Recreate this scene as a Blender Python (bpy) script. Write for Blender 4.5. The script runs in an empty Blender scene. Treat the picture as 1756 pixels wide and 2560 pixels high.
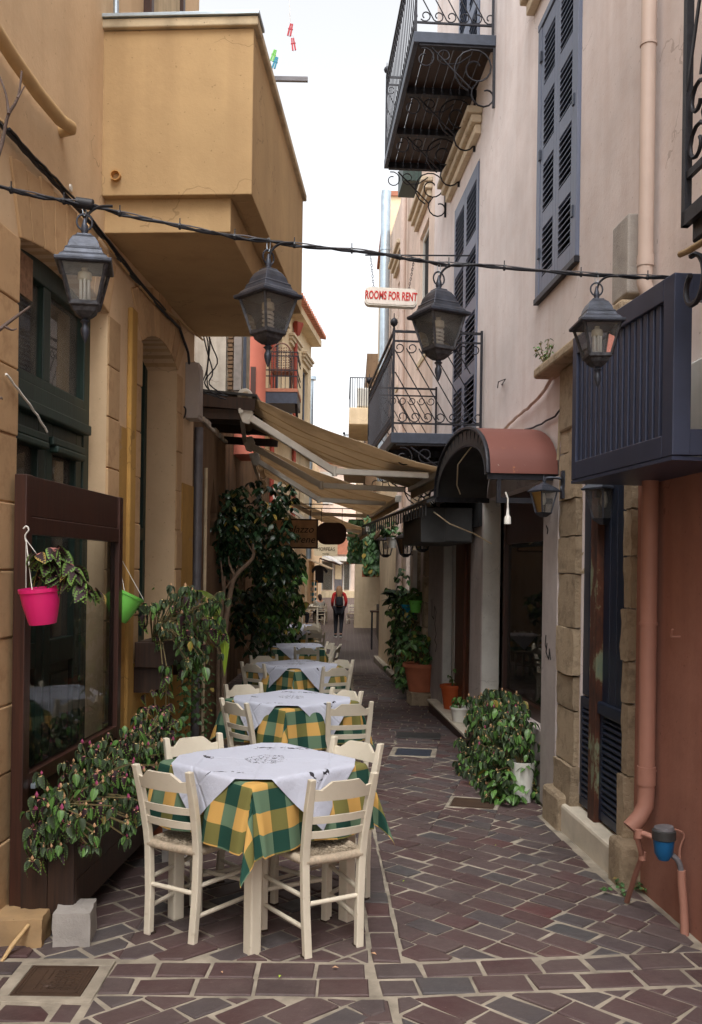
import bpy, bmesh, math, random
from mathutils import Matrix, Vector, Euler
from mathutils.geometry import tessellate_polygon
random.seed(7)
R_ = random.Random(11)
PI = math.pi
rad = math.radians
scene = bpy.context.scene
COL = scene.collection

# ------------------------------------------------------------------ camera, sky, sun, exposure
F_PX, ROLL, CAM_H, V0 = 2330.0, rad(.8), 1.70, 1419.0
cam_d = bpy.data.cameras.new('camera')
cam = bpy.data.objects.new('camera', cam_d)
COL.objects.link(cam)
cam.location = (0, 0, CAM_H)
cam.rotation_euler = (rad(90), -ROLL, 0)
cam_d.sensor_fit = 'VERTICAL'
cam_d.sensor_height = 36.0
cam_d.lens = F_PX / 2560 * 36
cam_d.shift_y = (V0 - 1280) / 2560
cam_d.clip_start = .05
cam_d.clip_end = 1000
scene.camera = cam
scene.render.resolution_x, scene.render.resolution_y = 702, 1024

SUN_EL, SUN_AZ = rad(60), rad(182)          # high soft sun behind the viewer, veiled by cloud
world = bpy.data.worlds.new('World')
scene.world = world
world.use_nodes = True
wn = world.node_tree
sky = wn.nodes.new('ShaderNodeTexSky')
sky.sky_type = 'NISHITA'
sky.sun_disc = False
sky.sun_elevation = SUN_EL
sky.sun_rotation = SUN_AZ
sky.air_density = 1.0
sky.dust_density = 4.0
sky.ozone_density = 1.0
hs = wn.nodes.new('ShaderNodeHueSaturation')
hs.inputs['Saturation'].default_value = .12
bg = wn.nodes['Background']
bg.inputs['Strength'].default_value = .15
wn.links.new(sky.outputs[0], hs.inputs['Color'])
wn.links.new(hs.outputs[0], bg.inputs['Color'])
sun_d = bpy.data.lights.new('sun', 'SUN')
sun_d.energy = .5
sun_d.angle = rad(35)
sun_d.color = (1, .975, .94)
sun = bpy.data.objects.new('sun', sun_d)
COL.objects.link(sun)
sd = Vector((math.sin(SUN_AZ) * math.cos(SUN_EL), math.cos(SUN_AZ) * math.cos(SUN_EL), math.sin(SUN_EL)))
sun.rotation_euler = sd.to_track_quat('Z', 'Y').to_euler()
sun.location = (0, -5, 20)
vs = scene.view_settings
vs.view_transform = 'Standard'
vs.look = 'None'
vs.exposure = 1.32
vs.gamma = 1
vs.use_curve_mapping = False
scene.cycles.max_bounces = 7
scene.cycles.diffuse_bounces = 4
scene.cycles.glossy_bounces = 3
scene.cycles.transparent_max_bounces = 12

# ------------------------------------------------------------------ survey helpers (photo -> metres)
SL = .018
_c, _s = math.cos(ROLL), math.sin(ROLL)
def ray(u, v):
    X, Y = u - 878, V0 - v
    return ((X * _c - Y * _s) / F_PX, (X * _s + Y * _c) / F_PX)
def gz(y):
    if y < 42: return -SL * y
    return min(-.756 + (y - 42) * .032, -.244)
def G(u, v, dz=0.):
    a, b = ray(u, v)
    t = (CAM_H - dz) / -(b + SL)
    return Vector((a * t, t, gz(t) + dz))
def D(u, v, d):
    a, b = ray(u, v)
    return Vector((a * d, d, CAM_H + b * d))

class Fr:
    """a facade line in plan; side=+1: street lies towards +x"""
    def __init__(s, x0, y0, sl, side):
        s.x0, s.y0, s.sl, s.side = x0, y0, sl, side
        n = math.hypot(1, sl)
        s.n = Vector((side / n, -side * sl / n, 0))
        s.t = Vector((sl / n, 1 / n, 0))
    def pt(s, y, z, o=0.):
        return Vector((s.x0 + s.sl * (y - s.y0), y, z)) + s.n * o
    def hit(s, u, v):
        a, b = ray(u, v)
        t = (s.x0 - s.sl * s.y0) / (a - s.sl)
        return t, CAM_H + b * t          # y, z on the facade
    def y(s, u, v=1419): return s.hit(u, v)[0]

# ------------------------------------------------------------------ mesh builder
class MB:
    def __init__(s): s.v, s.f, s.uv = [], [], None
    def add(s, vs_, fs):
        b = len(s.v); s.v += [tuple(p) for p in vs_]
        s.f += [tuple(i + b for i in f) for f in fs]
        return s
    def hexa(s, p):          # 8 corners: bottom ring 0-3, top ring 4-7
        return s.add(p, [(3, 2, 1, 0), (4, 5, 6, 7), (0, 1, 5, 4), (1, 2, 6, 5), (2, 3, 7, 6), (3, 0, 4, 7)])
    def box(s, c, sz, rot=None, taper=1.):
        c = Vector(c); x, y, z = sz[0] / 2, sz[1] / 2, sz[2] / 2
        P = [Vector((a * x, b * y, -z)) for a, b in ((-1, -1), (1, -1), (1, 1), (-1, 1))]
        P += [Vector((a * x * taper, b * y * taper, z)) for a, b in ((-1, -1), (1, -1), (1, 1), (-1, 1))]
        if rot is not None: P = [rot @ p for p in P]
        return s.hexa([c + p for p in P])
    def beam(s, a, b, w, h, up=(0, 0, 1)):
        a, b = Vector(a), Vector(b); d = (b - a).normalized(); u = Vector(up)
        sx = d.cross(u)
        if sx.length < 1e-4: sx = d.cross(Vector((0, 1, 0)))
        sx.normalize(); u = sx.cross(d).normalized()
        sx *= w / 2; u *= h / 2
        return s.hexa([a - sx - u, a + sx - u, b + sx - u, b - sx - u, a - sx + u, a + sx + u, b + sx + u, b - sx + u])
    def fbox(s, fr, y0, y1, z0, z1, o0, o1):
        a = [fr.pt(y0, z0, o0), fr.pt(y1, z0, o0), fr.pt(y1, z0, o1), fr.pt(y0, z0, o1)]
        b = [fr.pt(y0, z1, o0), fr.pt(y1, z1, o0), fr.pt(y1, z1, o1), fr.pt(y0, z1, o1)]
        return s.hexa(a + b)
    def tube(s, pts, r, n=6, closed=False, cap=True):
        pts = [Vector(p) for p in pts]; m = len(pts)
        rs = r if isinstance(r, (list, tuple)) else [r] * m
        b = len(s.v); prev = None
        for i, p in enumerate(pts):
            if closed: d = pts[(i + 1) % m] - pts[i - 1]
            else: d = pts[min(i + 1, m - 1)] - pts[max(i - 1, 0)]
            if d.length < 1e-9: d = Vector((0, 0, 1))
            d.normalize()
            if prev is None:
                q = d.orthogonal().normalized()
            else:
                q = prev - d * prev.dot(d)
                q = q.normalized() if q.length > 1e-6 else d.orthogonal().normalized()
            prev = q; w = d.cross(q)
            for k in range(n):
                a = 2 * PI * k / n
                s.v.append(tuple(p + (q * math.cos(a) + w * math.sin(a)) * rs[i]))
        for i in range(m if closed else m - 1):
            j = (i + 1) % m
            for k in range(n):
                l = (k + 1) % n
                s.f.append((b + i * n + k, b + i * n + l, b + j * n + l, b + j * n + k))
        if cap and not closed:
            s.f.append(tuple(b + k for k in reversed(range(n))))
            s.f.append(tuple(b + (m - 1) * n + k for k in range(n)))
        return s
    def lathe(s, prof, c=(0, 0, 0), n=16, rot=None, close=True):
        c = Vector(c); b = len(s.v); m = len(prof)
        for r, z in prof:
            for k in range(n):
                a = 2 * PI * k / n
                p = Vector((r * math.cos(a), r * math.sin(a), z))
                if rot is not None: p = rot @ p
                s.v.append(tuple(c + p))
        for i in range(m - 1):
            for k in range(n):
                l = (k + 1) % n
                s.f.append((b + i * n + k, b + i * n + l, b + (i + 1) * n + l, b + (i + 1) * n + k))
        if close:
            s.f.append(tuple(b + k for k in reversed(range(n))))
            s.f.append(tuple(b + (m - 1) * n + k for k in range(n)))
        return s
    def prism(s, poly, fn0, fn1):
        """extrude a 2-D polygon between two mapping functions"""
        n = len(poly); P = [fn0(*p) for p in poly] + [fn1(*p) for p in poly]
        tris = tessellate_polygon([[Vector((p[0], p[1], 0)) for p in poly]])
        fs = [tuple(t) for t in tris] + [tuple(i + n for i in reversed(t)) for t in tris]
        fs += [(i, (i + 1) % n, (i + 1) % n + n, i + n) for i in range(n)]
        return s.add(P, fs)
    def xf(s, M):
        s.v = [tuple(M @ Vector(p)) for p in s.v]; return s

def mesh_of(mb, name, mat=None, smooth=0):
    me = bpy.data.meshes.new(name)
    me.from_pydata(mb.v, [], mb.f)
    if mat: me.materials.append(mat)
    bm = bmesh.new(); bm.from_mesh(me)
    bmesh.ops.recalc_face_normals(bm, faces=bm.faces)
    bm.to_mesh(me); bm.free()
    if mb.uv:
        l = me.uv_layers.new(name='UVMap')
        for lp in me.loops: l.data[lp.index].uv = mb.uv[lp.vertex_index]
    if smooth:
        me.shade_smooth()
        if smooth < 180: me.set_sharp_from_angle(angle=rad(smooth))
    return me
def link(name, me, parent=None):
    o = bpy.data.objects.new(name, me); COL.objects.link(o)
    if parent is not None:
        o.parent = parent
        if parent.type == 'EMPTY' and 'world' in parent: o.matrix_parent_inverse = Matrix.Translation(-parent.location)
        elif parent.parent is not None and 'world' in parent.parent: pass
    return o
def part(name, mb, mat, parent=None, smooth=0, bevel=0):
    o = link(name, mesh_of(mb, name, mat, smooth), parent)
    if bevel:
        b = o.modifiers.new('bevel', 'BEVEL'); b.width = bevel; b.segments = 2; b.limit_method = 'ANGLE'; b.angle_limit = rad(40)
    return o
def tag(o, label=None, cat=None, group=None, kind=None):
    if label: o['label'] = label
    if cat: o['category'] = cat
    if group: o['group'] = group
    if kind: o['kind'] = kind
    return o
def thing(name, label, cat, loc=(0, 0, 0), group=None, world_space=True):
    """an Empty at the thing's base; with world_space its parts are given in world coordinates"""
    o = bpy.data.objects.new(name, None); COL.objects.link(o)
    o.location = loc; o.empty_display_size = .1
    if world_space: o['world'] = 1
    return tag(o, label, cat, group)
def copy_tree(o, parent=None):
    c = o.copy(); COL.objects.link(c); c.parent = parent
    for ch in o.children: copy_tree(ch, c)
    return c

# ------------------------------------------------------------------ materials
def srgb(r, g, b):
    f = lambda x: ((x / 255) / 12.92 if x / 255 <= .04045 else ((x / 255 + .055) / 1.055) ** 2.4)
    return (f(r), f(g), f(b), 1)
class NT:
    def __init__(s, name):
        s.m = bpy.data.materials.new(name); s.m.use_nodes = True
        s.t = s.m.node_tree; s.b = s.t.nodes['Principled BSDF']
        s.pos = None
    def n(s, typ, **kw):
        x = s.t.nodes.new(typ)
        for k, v in kw.items():
            if k.startswith('i_'): x.inputs[k[2:].replace('_', ' ')].default_value = v
            else: setattr(x, k, v)
        return x
    def l(s, a, b): s.t.links.new(a, b)
    def P(s):
        if s.pos is None: s.pos = s.n('ShaderNodeNewGeometry').outputs['Position']
        return s.pos
    def noise(s, scale, detail=4, rough=.55, stretch=None, src=None):
        v = src or s.P()
        if stretch:
            m = s.n('ShaderNodeMapping'); m.inputs['Scale'].default_value = stretch
            s.l(v, m.inputs['Vector']); v = m.outputs[0]
        x = s.n('ShaderNodeTexNoise'); x.inputs['Scale'].default_value = scale
        x.inputs['Detail'].default_value = detail; x.inputs['Roughness'].default_value = rough
        s.l(v, x.inputs['Vector']); return x.outputs['Fac']
    def ramp(s, fac, stops):
        r = s.n('ShaderNodeValToRGB'); e = r.color_ramp.elements
        while len(e) < len(stops): e.new(.5)
        for i, (p, c) in enumerate(stops):
            e[i].position = p; e[i].color = c if len(c) == 4 else (*c, 1)
        s.l(fac, r.inputs[0]); return r.outputs[0]
    def mix(s, fac, a, b, mode='MIX'):
        m = s.n('ShaderNodeMix', data_type='RGBA', blend_type=mode)
        for sock, val in ((m.inputs[0], fac), (m.inputs[6], a), (m.inputs[7], b)):
            if hasattr(val, 'links'): s.l(val, sock)
            else: sock.default_value = val
        return m.outputs[2]
    def math(s, op, a, b=0.):
        m = s.n('ShaderNodeMath', operation=op)
        for sock, val in ((m.inputs[0], a), (m.inputs[1], b)):
            if hasattr(val, 'links'): s.l(val, sock)
            else: sock.default_value = val
        return m.outputs[0]
    def bump(s, h, strength=.3, dist=.01):
        b = s.n('ShaderNodeBump'); b.inputs['Strength'].default_value = strength; b.inputs['Distance'].default_value = dist
        s.l(h, b.inputs['Height']); s.l(b.outputs[0], s.b.inputs['Normal'])
    def set(s, **kw):
        for k, v in kw.items():
            i = s.b.inputs[k.replace('_', ' ')]
            if hasattr(v, 'links'): s.l(v, i)
            else: i.default_value = v
        return s
W = (1, 1, 1, 1); K = (0, 0, 0, 1)
def scale_c(c, k): return (min(c[0] * k, 1), min(c[1] * k, 1), min(c[2] * k, 1), 1)
def plain(name, col, rough=.6, metal=0, var=.25, scale=8, bump=.15, bscale=60, spec=.4, dist=.004):
    t = NT(name)
    f = t.noise(scale, 5)
    c = t.ramp(f, [(.25, scale_c(col, 1 - var)), (.75, scale_c(col, 1 + var))])
    t.set(Base_Color=c, Roughness=rough, Metallic=metal)
    t.b.inputs['Specular IOR Level'].default_value = spec
    if bump: t.bump(t.noise(bscale, 6, .65), bump, dist)
    return t.m
def plaster(name, col, dirt, dirt_amt=.55, fleck=None, rough=.9, chips=None):
    """painted render: blotches, rain streaks, hairline relief, optional flaked patches"""
    t = NT(name)
    big = t.noise(.9, 3, .6)
    c = t.mix(t.ramp(big, [(.35, K), (.7, W)]), scale_c(col, .86), scale_c(col, 1.1))
    mid = t.noise(6, 4, .7)
    c = t.mix(t.ramp(mid, [(.45, K), (.8, (.35, .35, .35, 1))]), c, scale_c(dirt, 1.1))
    st = t.noise(3.2, 3, .6, stretch=(1, 1, .09))
    sfac = t.ramp(st, [(.5, K), (.78, (dirt_amt, dirt_amt, dirt_amt, 1))])
    c = t.mix(sfac, c, dirt)
    vo = t.n('ShaderNodeTexVoronoi', feature='DISTANCE_TO_EDGE'); vo.inputs['Scale'].default_value = .9
    wob = t.n('ShaderNodeVectorMath', operation='ADD'); nz_ = t.n('ShaderNodeTexNoise'); nz_.inputs['Scale'].default_value = 3.5; nz_.inputs['Detail'].default_value = 3
    t.l(t.P(), nz_.inputs['Vector']); sc_ = t.n('ShaderNodeVectorMath', operation='SCALE'); sc_.inputs['Scale'].default_value = .5
    t.l(nz_.outputs['Color'], sc_.inputs[0]); t.l(t.P(), wob.inputs[0]); t.l(sc_.outputs[0], wob.inputs[1]); t.l(wob.outputs[0], vo.inputs['Vector'])
    crack = t.math('MULTIPLY', t.math('LESS_THAN', vo.outputs['Distance'], .0035), t.math('GREATER_THAN', t.noise(1.1, 1), .57))
    c = t.mix(t.math('MULTIPLY', crack, .4), c, scale_c(dirt, .55))
    sp_ = t.ramp(t.noise(38, 2, .6), [(.7, K), (.73, (.5, .5, .5, 1))])
    c = t.mix(sp_, c, scale_c(dirt, .6))
    h = t.math('SUBTRACT', t.noise(30, 4, .7), t.math('MULTIPLY', crack, .6))
    h = t.math('ADD', h, t.math('MULTIPLY', t.noise(4, 2, .5), 1.5))
    if chips:
        cn = t.noise(2.3, 5, .62)
        cf = t.ramp(cn, [(.655, K), (.672, W)])
        c = t.mix(cf, c, chips)
        h = t.math('SUBTRACT', h, t.math('MULTIPLY', cf, 1.2))
    t.set(Base_Color=c, Roughness=rough)
    t.b.inputs['Specular IOR Level'].default_value = .2
    t.bump(h, .35, .006)
    return t.m
def stone(name, col, dark, rough=.9, big=3., bump=.6, dist=.012):
    t = NT(name)
    ob = t.n('ShaderNodeObjectInfo').outputs['Random']
    c = t.mix(t.noise(big, 6, .65), scale_c(col, .8), scale_c(col, 1.2))
    c = t.mix(t.ramp(t.noise(9, 7, .7), [(.5, K), (.75, (.7, .7, .7, 1))]), c, dark)
    k = t.math('ADD', t.math('MULTIPLY', ob, .3), .85)
    hv = t.n('ShaderNodeHueSaturation'); t.l(c, hv.inputs['Color']); t.l(k, hv.inputs['Value'])
    t.set(Base_Color=hv.outputs[0], Roughness=rough)
    t.b.inputs['Specular IOR Level'].default_value = .2
    t.bump(t.noise(26, 8, .75), bump, dist)
    return t.m
def wood(name, col, dark, rough=.6, axis=(30, 30, 1.2)):
    t = NT(name)
    g = t.noise(2, 6, .6, stretch=axis)
    c = t.mix(t.ramp(g, [(.3, K), (.7, W)]), dark, col)
    t.set(Base_Color=c, Roughness=rough)
    t.bump(g, .2, .003)
    return t.m
def pane_glass(name, tint=(.9, .95, .95, 1), dirt=.12, refl=1.5):
    """thin window pane: mirror reflection by Fresnel, otherwise clear, a little dusty"""
    t = NT(name); nt = t.t
    gl = t.n('ShaderNodeBsdfGlossy'); gl.inputs['Roughness'].default_value = .02
    tr = t.n('ShaderNodeBsdfTransparent'); tr.inputs['Color'].default_value = tint
    df = t.n('ShaderNodeBsdfDiffuse'); df.inputs['Color'].default_value = (.55, .55, .5, 1)
    fr = t.n('ShaderNodeFresnel'); fr.inputs['IOR'].default_value = refl
    m1 = t.n('ShaderNodeMixShader'); t.l(fr.outputs[0], m1.inputs[0]); t.l(tr.outputs[0], m1.inputs[1]); t.l(gl.outputs[0], m1.inputs[2])
    m2 = t.n('ShaderNodeMixShader')
    d = t.ramp(t.noise(5, 6, .7), [(.4, (dirt * .3,) * 3), (.8, (dirt,) * 3)])
    t.l(d, m2.inputs[0]); t.l(m1.outputs[0], m2.inputs[1]); t.l(df.outputs[0], m2.inputs[2])
    t.l(m2.outputs[0], nt.nodes['Material Output'].inputs['Surface'])
    return t.m
def leaf_mat(name, col, heart=None, rough=.45, rim=None, back=None):
    t = NT(name)
    u = t.n('ShaderNodeUVMap').outputs[0]
    sx = t.n('ShaderNodeSeparateXYZ'); t.l(u, sx.inputs[0])
    ax = t.math('ABSOLUTE', sx.outputs[0])
    n = t.noise(14, 3)
    oi = t.n('ShaderNodeObjectInfo').outputs['Random']
    isl = t.n('ShaderNodeNewGeometry').outputs['Random Per Island']
    rr = t.math('FRACT', t.math('ADD', oi, isl))
    c = t.mix(rr, scale_c(col, .55), scale_c(col, 1.45))
    c = t.mix(t.math('GREATER_THAN', rr, .95), c, srgb(150, 128, 62))
    if heart:
        w = t.math('MULTIPLY', t.math('SUBTRACT', 1.0, sx.outputs[1]), .42)
        w = t.math('ADD', w, t.math('MULTIPLY', t.math('SUBTRACT', n, .5), .35))
        veins = t.math('MULTIPLY', t.math('SINE', t.math('ADD', t.math('MULTIPLY', sx.outputs[1], 38), t.math('MULTIPLY', ax, -20))), .07)
        fac = t.math('LESS_THAN', ax, t.math('ADD', w, veins))
        c = t.mix(fac, c, heart)
        y0 = t.math('LESS_THAN', sx.outputs[1], .13)
        if rim: c = t.mix(t.math('MULTIPLY', y0, t.math('GREATER_THAN', rr, .35)), c, rim)
    else:
        c = t.mix(t.math('LESS_THAN', ax, .03), c, scale_c(col, 1.9))
    t.set(Base_Color=c, Roughness=rough)
    t.b.inputs['Specular IOR Level'].default_value = .35
    return t.m

MT = {}
MT['ochre'] = plaster('ochre render', srgb(206, 158, 98), srgb(150, 108, 66), .35)
MT['tan'] = plaster('tan render', srgb(218, 190, 154), srgb(178, 148, 114), .45)
MT['balcony_ochre'] = plaster('balcony ochre render', srgb(190, 160, 118), srgb(156, 128, 94), .5)
MT['deep_ochre'] = plaster('deep ochre paint', srgb(186, 146, 82), srgb(120, 92, 58), .5, chips=srgb(170, 140, 105))
MT['capping'] = plaster('cream capping', srgb(208, 190, 158), srgb(90, 80, 70), .6)
MT['block'] = stone('dressed sandstone', srgb(190, 158, 120), srgb(150, 116, 82), bump=.35, dist=.006)
MT['rough_stone'] = stone('rough tooled stone', srgb(182, 162, 136), srgb(92, 78, 64), bump=1., dist=.035)
MT['cornice'] = stone('pale cornice stone', srgb(198, 182, 158), srgb(140, 120, 98), bump=.4, dist=.006)
MT['pink'] = plaster('pink render', srgb(224, 213, 209), srgb(190, 168, 158), .45, chips=None)
MT['red'] = plaster('brick red render', srgb(158, 112, 97), srgb(116, 78, 66), .4)
MT['grey_lilac'] = plaster('grey lilac render', srgb(182, 172, 168), srgb(120, 112, 108), .4)
MT['white_jamb'] = plaster('off white jamb', srgb(205, 203, 196), srgb(150, 145, 138), .3)
MT['cream'] = plaster('cream render', srgb(220, 200, 168), srgb(170, 145, 114), .4)
MT['pale'] = plaster('pale pink cream render', srgb(222, 202, 188), srgb(170, 145, 125), .45)
MT['weather'] = plaster('weathered lime wall', srgb(196, 186, 172), srgb(90, 78, 66), .8, chips=srgb(110, 92, 74))
MT['dark_wall'] = plaster('dark brown wall', srgb(120, 96, 74), srgb(50, 40, 34), .8, chips=srgb(90, 70, 54))  # dark brown base with random darker streaks and patches
MT['salmon'] = plaster('salmon render', srgb(196, 118, 100), srgb(170, 90, 75), .3)
MT['mortar'] = plain('mortar', srgb(150, 141, 127), .95, var=.42, scale=7, bump=.5, bscale=90, spec=.1)
MT['green_paint'] = wood('dark green paint', srgb(36, 62, 54), srgb(20, 36, 32), .5)
MT['navy_paint'] = wood('navy paint', srgb(30, 42, 64), srgb(20, 30, 48), .45)
MT['slate_blue'] = wood('slate blue shutter paint', srgb(104, 112, 132), srgb(88, 96, 116), .5)
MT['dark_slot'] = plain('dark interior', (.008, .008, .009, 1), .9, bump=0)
MT['brown_frame'] = wood('dark brown lacquer', srgb(72, 42, 32), srgb(46, 27, 22), .4)
MT['brown_plank'] = wood('brown planks', srgb(62, 40, 28), srgb(36, 24, 18), .55)
MT['door_wood'] = wood('stained door wood', srgb(116, 62, 32), srgb(62, 32, 20), .5)
MT['shutter_brown'] = plain('brown roller shutter', srgb(58, 46, 40), .6, var=.3)
MT['iron'] = plain('black iron', srgb(38, 38, 44), .5, .4, var=.4, scale=30, bump=.3, bscale=140)
MT['iron_slate'] = plain('slate grey iron', srgb(62, 68, 80), .5, .3, var=.25, scale=12, bump=.25, bscale=120)
MT['cage'] = plain('navy powder coat', srgb(56, 62, 82), .42, .2, var=.12, scale=6, bump=.08, bscale=200)
MT['cable'] = plain('black cable', srgb(30, 32, 38), .5, bump=0)
MT['lantern'] = plain('lantern black metal', srgb(60, 64, 74), .4, .4, var=.5, scale=24, bump=.4, bscale=90)
MT['lantern_worn'] = plain('worn lantern frame', srgb(66, 66, 70), .6, .4, var=.7, scale=60, bump=.5, bscale=150)
MT['glass'] = pane_glass('lantern glass', (.95, .97, .96, 1), .3)
def m_lglass():
    t = NT('dusty lantern glass')
    tr = t.n('ShaderNodeBsdfTransparent'); tr.inputs['Color'].default_value = (.97, .98, .98, 1)
    tl = t.n('ShaderNodeBsdfTranslucent'); tl.inputs['Color'].default_value = (.8, .82, .82, 1)
    df = t.n('ShaderNodeBsdfDiffuse'); df.inputs['Color'].default_value = (.75, .77, .77, 1)
    gl = t.n('ShaderNodeBsdfGlossy'); gl.inputs['Roughness'].default_value = .04
    a = t.n('ShaderNodeMixShader'); a.inputs[0].default_value = .5; t.l(tl.outputs[0], a.inputs[1]); t.l(df.outputs[0], a.inputs[2])
    b = t.n('ShaderNodeMixShader'); t.l(t.ramp(t.noise(14, 5, .7), [(.3, (.06,) * 3), (.75, (.26,) * 3)]), b.inputs[0]); t.l(tr.outputs[0], b.inputs[1]); t.l(a.outputs[0], b.inputs[2])
    fr = t.n('ShaderNodeFresnel'); fr.inputs['IOR'].default_value = 1.5
    c = t.n('ShaderNodeMixShader'); t.l(fr.outputs[0], c.inputs[0]); t.l(b.outputs[0], c.inputs[1]); t.l(gl.outputs[0], c.inputs[2])
    t.l(c.outputs[0], t.t.nodes['Material Output'].inputs['Surface']); return t.m
MT['glass'] = m_lglass()
MT['pane'] = pane_glass('window pane', (.88, .92, .9, 1), .05, 1.52)
MT['screen_pane'] = pane_glass('screen pane', (.95, .97, .96, 1), .02, 1.36)
MT['old_pane'] = pane_glass('old dusty pane', (.6, .6, .56, 1), .3, 1.5)
MT['bulb'] = plain('white bulb tube', srgb(236, 236, 230), .25, var=.03, bump=0)
MT['bulb_base'] = plain('bulb base', srgb(214, 208, 186), .5, var=.05, bump=0)
MT['chair'] = plain('cream chair paint', srgb(218, 206, 184), .45, var=.07, scale=14, bump=.12, bscale=70)
def m_chair():
    t = NT('worn cream chair paint')
    c = t.mix(t.noise(9, 5), srgb(204, 194, 174), srgb(226, 216, 196))
    c = t.mix(t.ramp(t.noise(26, 6, .7), [(.6, K), (.75, (.5, .5, .5, 1))]), c, srgb(176, 160, 134))
    ch = t.ramp(t.noise(17, 7, .75), [(.715, K), (.73, W)])
    c = t.mix(ch, c, srgb(92, 70, 52))
    t.set(Base_Color=c, Roughness=.5); t.bump(t.math('SUBTRACT', t.noise(50, 5), ch), .25, .004)
    return t.m
MT['chair'] = m_chair()
MT['rush'] = plain('woven rush cord', srgb(186, 170, 148), .85, var=.25, scale=60, bump=.8, bscale=260)
MT['awning'] = plain('beige awning canvas', srgb(206, 178, 140), .9, var=.12, scale=3, bump=.25, bscale=400)
def m_awning():
    t = NT('beige awning canvas')
    c = t.mix(t.noise(3, 5), srgb(184, 164, 138), srgb(218, 200, 174))
    c = t.mix(t.ramp(t.noise(1.3, 6, .7), [(.5, K), (.7, (.6, .6, .6, 1))]), c, srgb(146, 126, 102))
    t.set(Base_Color=c, Roughness=.95)
    tr = t.n('ShaderNodeBsdfTranslucent'); t.l(c, tr.inputs['Color'])
    mx = t.n('ShaderNodeMixShader'); mx.inputs[0].default_value = .5
    t.l(t.b.outputs[0], mx.inputs[1]); t.l(tr.outputs[0], mx.inputs[2])
    t.l(mx.outputs[0], t.t.nodes['Material Output'].inputs['Surface'])
    t.bump(t.noise(300, 3), .2, .002)
    return t.m
MT['awning'] = m_awning()
MT['alu'] = plain('white lacquered aluminium', srgb(214, 208, 196), .4, .1, var=.1, bump=.05)
MT['zinc'] = plain('galvanised pipe', srgb(176, 190, 200), .35, .7, var=.15)
MT['grey_pipe'] = plain('grey pipe', srgb(110, 108, 112), .5, .2, var=.25)
MT['pipe_pink'] = plain('painted pipe pink', srgb(192, 172, 160), .55, var=.1, scale=3)
MT['pipe_red'] = plain('painted pipe terracotta', srgb(158, 112, 96), .6, var=.15, scale=3, bump=.25)
MT['pipe_ochre'] = plain('painted pipe ochre', srgb(192, 160, 114), .6, var=.1)
MT['rust_sheet'] = None
MT['grey_box'] = plain('grey cabinet', srgb(170, 160, 152), .55, var=.08)
MT['concrete'] = plain('concrete', srgb(164, 158, 152), .9, var=.2, scale=7, bump=.6, bscale=70, dist=.008)
MT['ochre_block'] = plaster('ochre painted block', srgb(172, 142, 104), srgb(100, 90, 80), .7, chips=srgb(140, 138, 135))
MT['marble'] = plain('worn step stone', srgb(206, 196, 178), .7, var=.15, scale=6, bump=.4, bscale=60)
MT['cast_iron'] = None
MT['pink_plastic'] = plain('pink plastic', srgb(226, 40, 116), .4, var=.05, bump=0)
MT['green_plastic'] = plain('green plastic', srgb(116, 200, 84), .4, var=.05, bump=0)
MT['teal_plastic'] = plain('teal plastic', srgb(20, 140, 170), .4, var=.05, bump=0)
MT['terracotta'] = plain('terracotta', srgb(176, 104, 74), .8, var=.15, bump=.2)
MT['orange_plastic'] = plain('orange plastic pot', srgb(180, 84, 40), .55, var=.08, bump=0)
MT['white_plastic'] = plain('white plastic', srgb(226, 224, 216), .4, var=.05, bump=0)
MT['soil'] = plain('soil', srgb(58, 44, 34), .95, bump=.8)
MT['meter_blue'] = plain('water meter blue', srgb(24, 92, 142), .35, .2, var=.15)
MT['black_rubber'] = plain('black plastic', srgb(52, 52, 52), .5, bump=.05)
MT['rope'] = plain('rope', srgb(150, 128, 96), .9, bump=.8, bscale=200)
MT['bark'] = plain('bark', srgb(128, 108, 90), .9, var=.3, scale=20, bump=.6)
MT['twig'] = plain('dry twig', srgb(96, 82, 76), .9, var=.3, scale=20, bump=.6)
MT['tile'] = plain('terracotta roof tile', srgb(158, 104, 82), .85, var=.25, scale=10)
MT['coleus'] = leaf_mat('coleus leaf', srgb(96, 128, 58), srgb(48, 28, 34), .65, srgb(196, 130, 120))
MT['coleus_dark'] = leaf_mat('dark coleus leaf', srgb(80, 102, 64), srgb(54, 66, 46), .65, srgb(180, 160, 110))
MT['bud'] = plain('pink and yellow bud', srgb(214, 170, 130), .6, var=.3, scale=80, bump=0)
MT['pink_bud'] = plain('magenta bud', srgb(176, 84, 120), .6, var=.3, scale=80, bump=0)
MT['ficus'] = leaf_mat('ficus leaf', srgb(36, 58, 36), None, .3)
MT['bush'] = leaf_mat('bush leaf', srgb(76, 108, 52), None, .4)
MT['ivy'] = leaf_mat('ivy leaf', srgb(70, 104, 60), None, .4)
MT['strap'] = leaf_mat('strap leaf', srgb(116, 138, 40), None, .4)
MT['stem'] = plain('green brown stem', srgb(104, 92, 60), .8, bump=0)
MT['white_wire'] = plain('white wire', srgb(224, 222, 214), .5, bump=0)
MT['sign_white'] = plain('sign face', srgb(226, 216, 206), .45, var=.06, bump=0)
MT['sign_red'] = plain('red lettering', srgb(196, 40, 34), .5, bump=0)
MT['sign_cream'] = plain('sign cream board', srgb(206, 188, 156), .6, var=.1)
MT['sign_brown'] = plain('sign brown', srgb(70, 42, 30), .6)
MT['ink'] = plain('black lettering', srgb(26, 24, 24), .7, bump=0)
MT['skin'] = plain('skin', srgb(206, 156, 130), .55, var=.05, bump=0)
MT['hair_blond'] = plain('dark blond hair', srgb(142, 104, 72), .5, var=.3, scale=40)
MT['hair_dark'] = plain('dark brown hair', srgb(46, 32, 28), .5, var=.3, scale=40)
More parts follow.
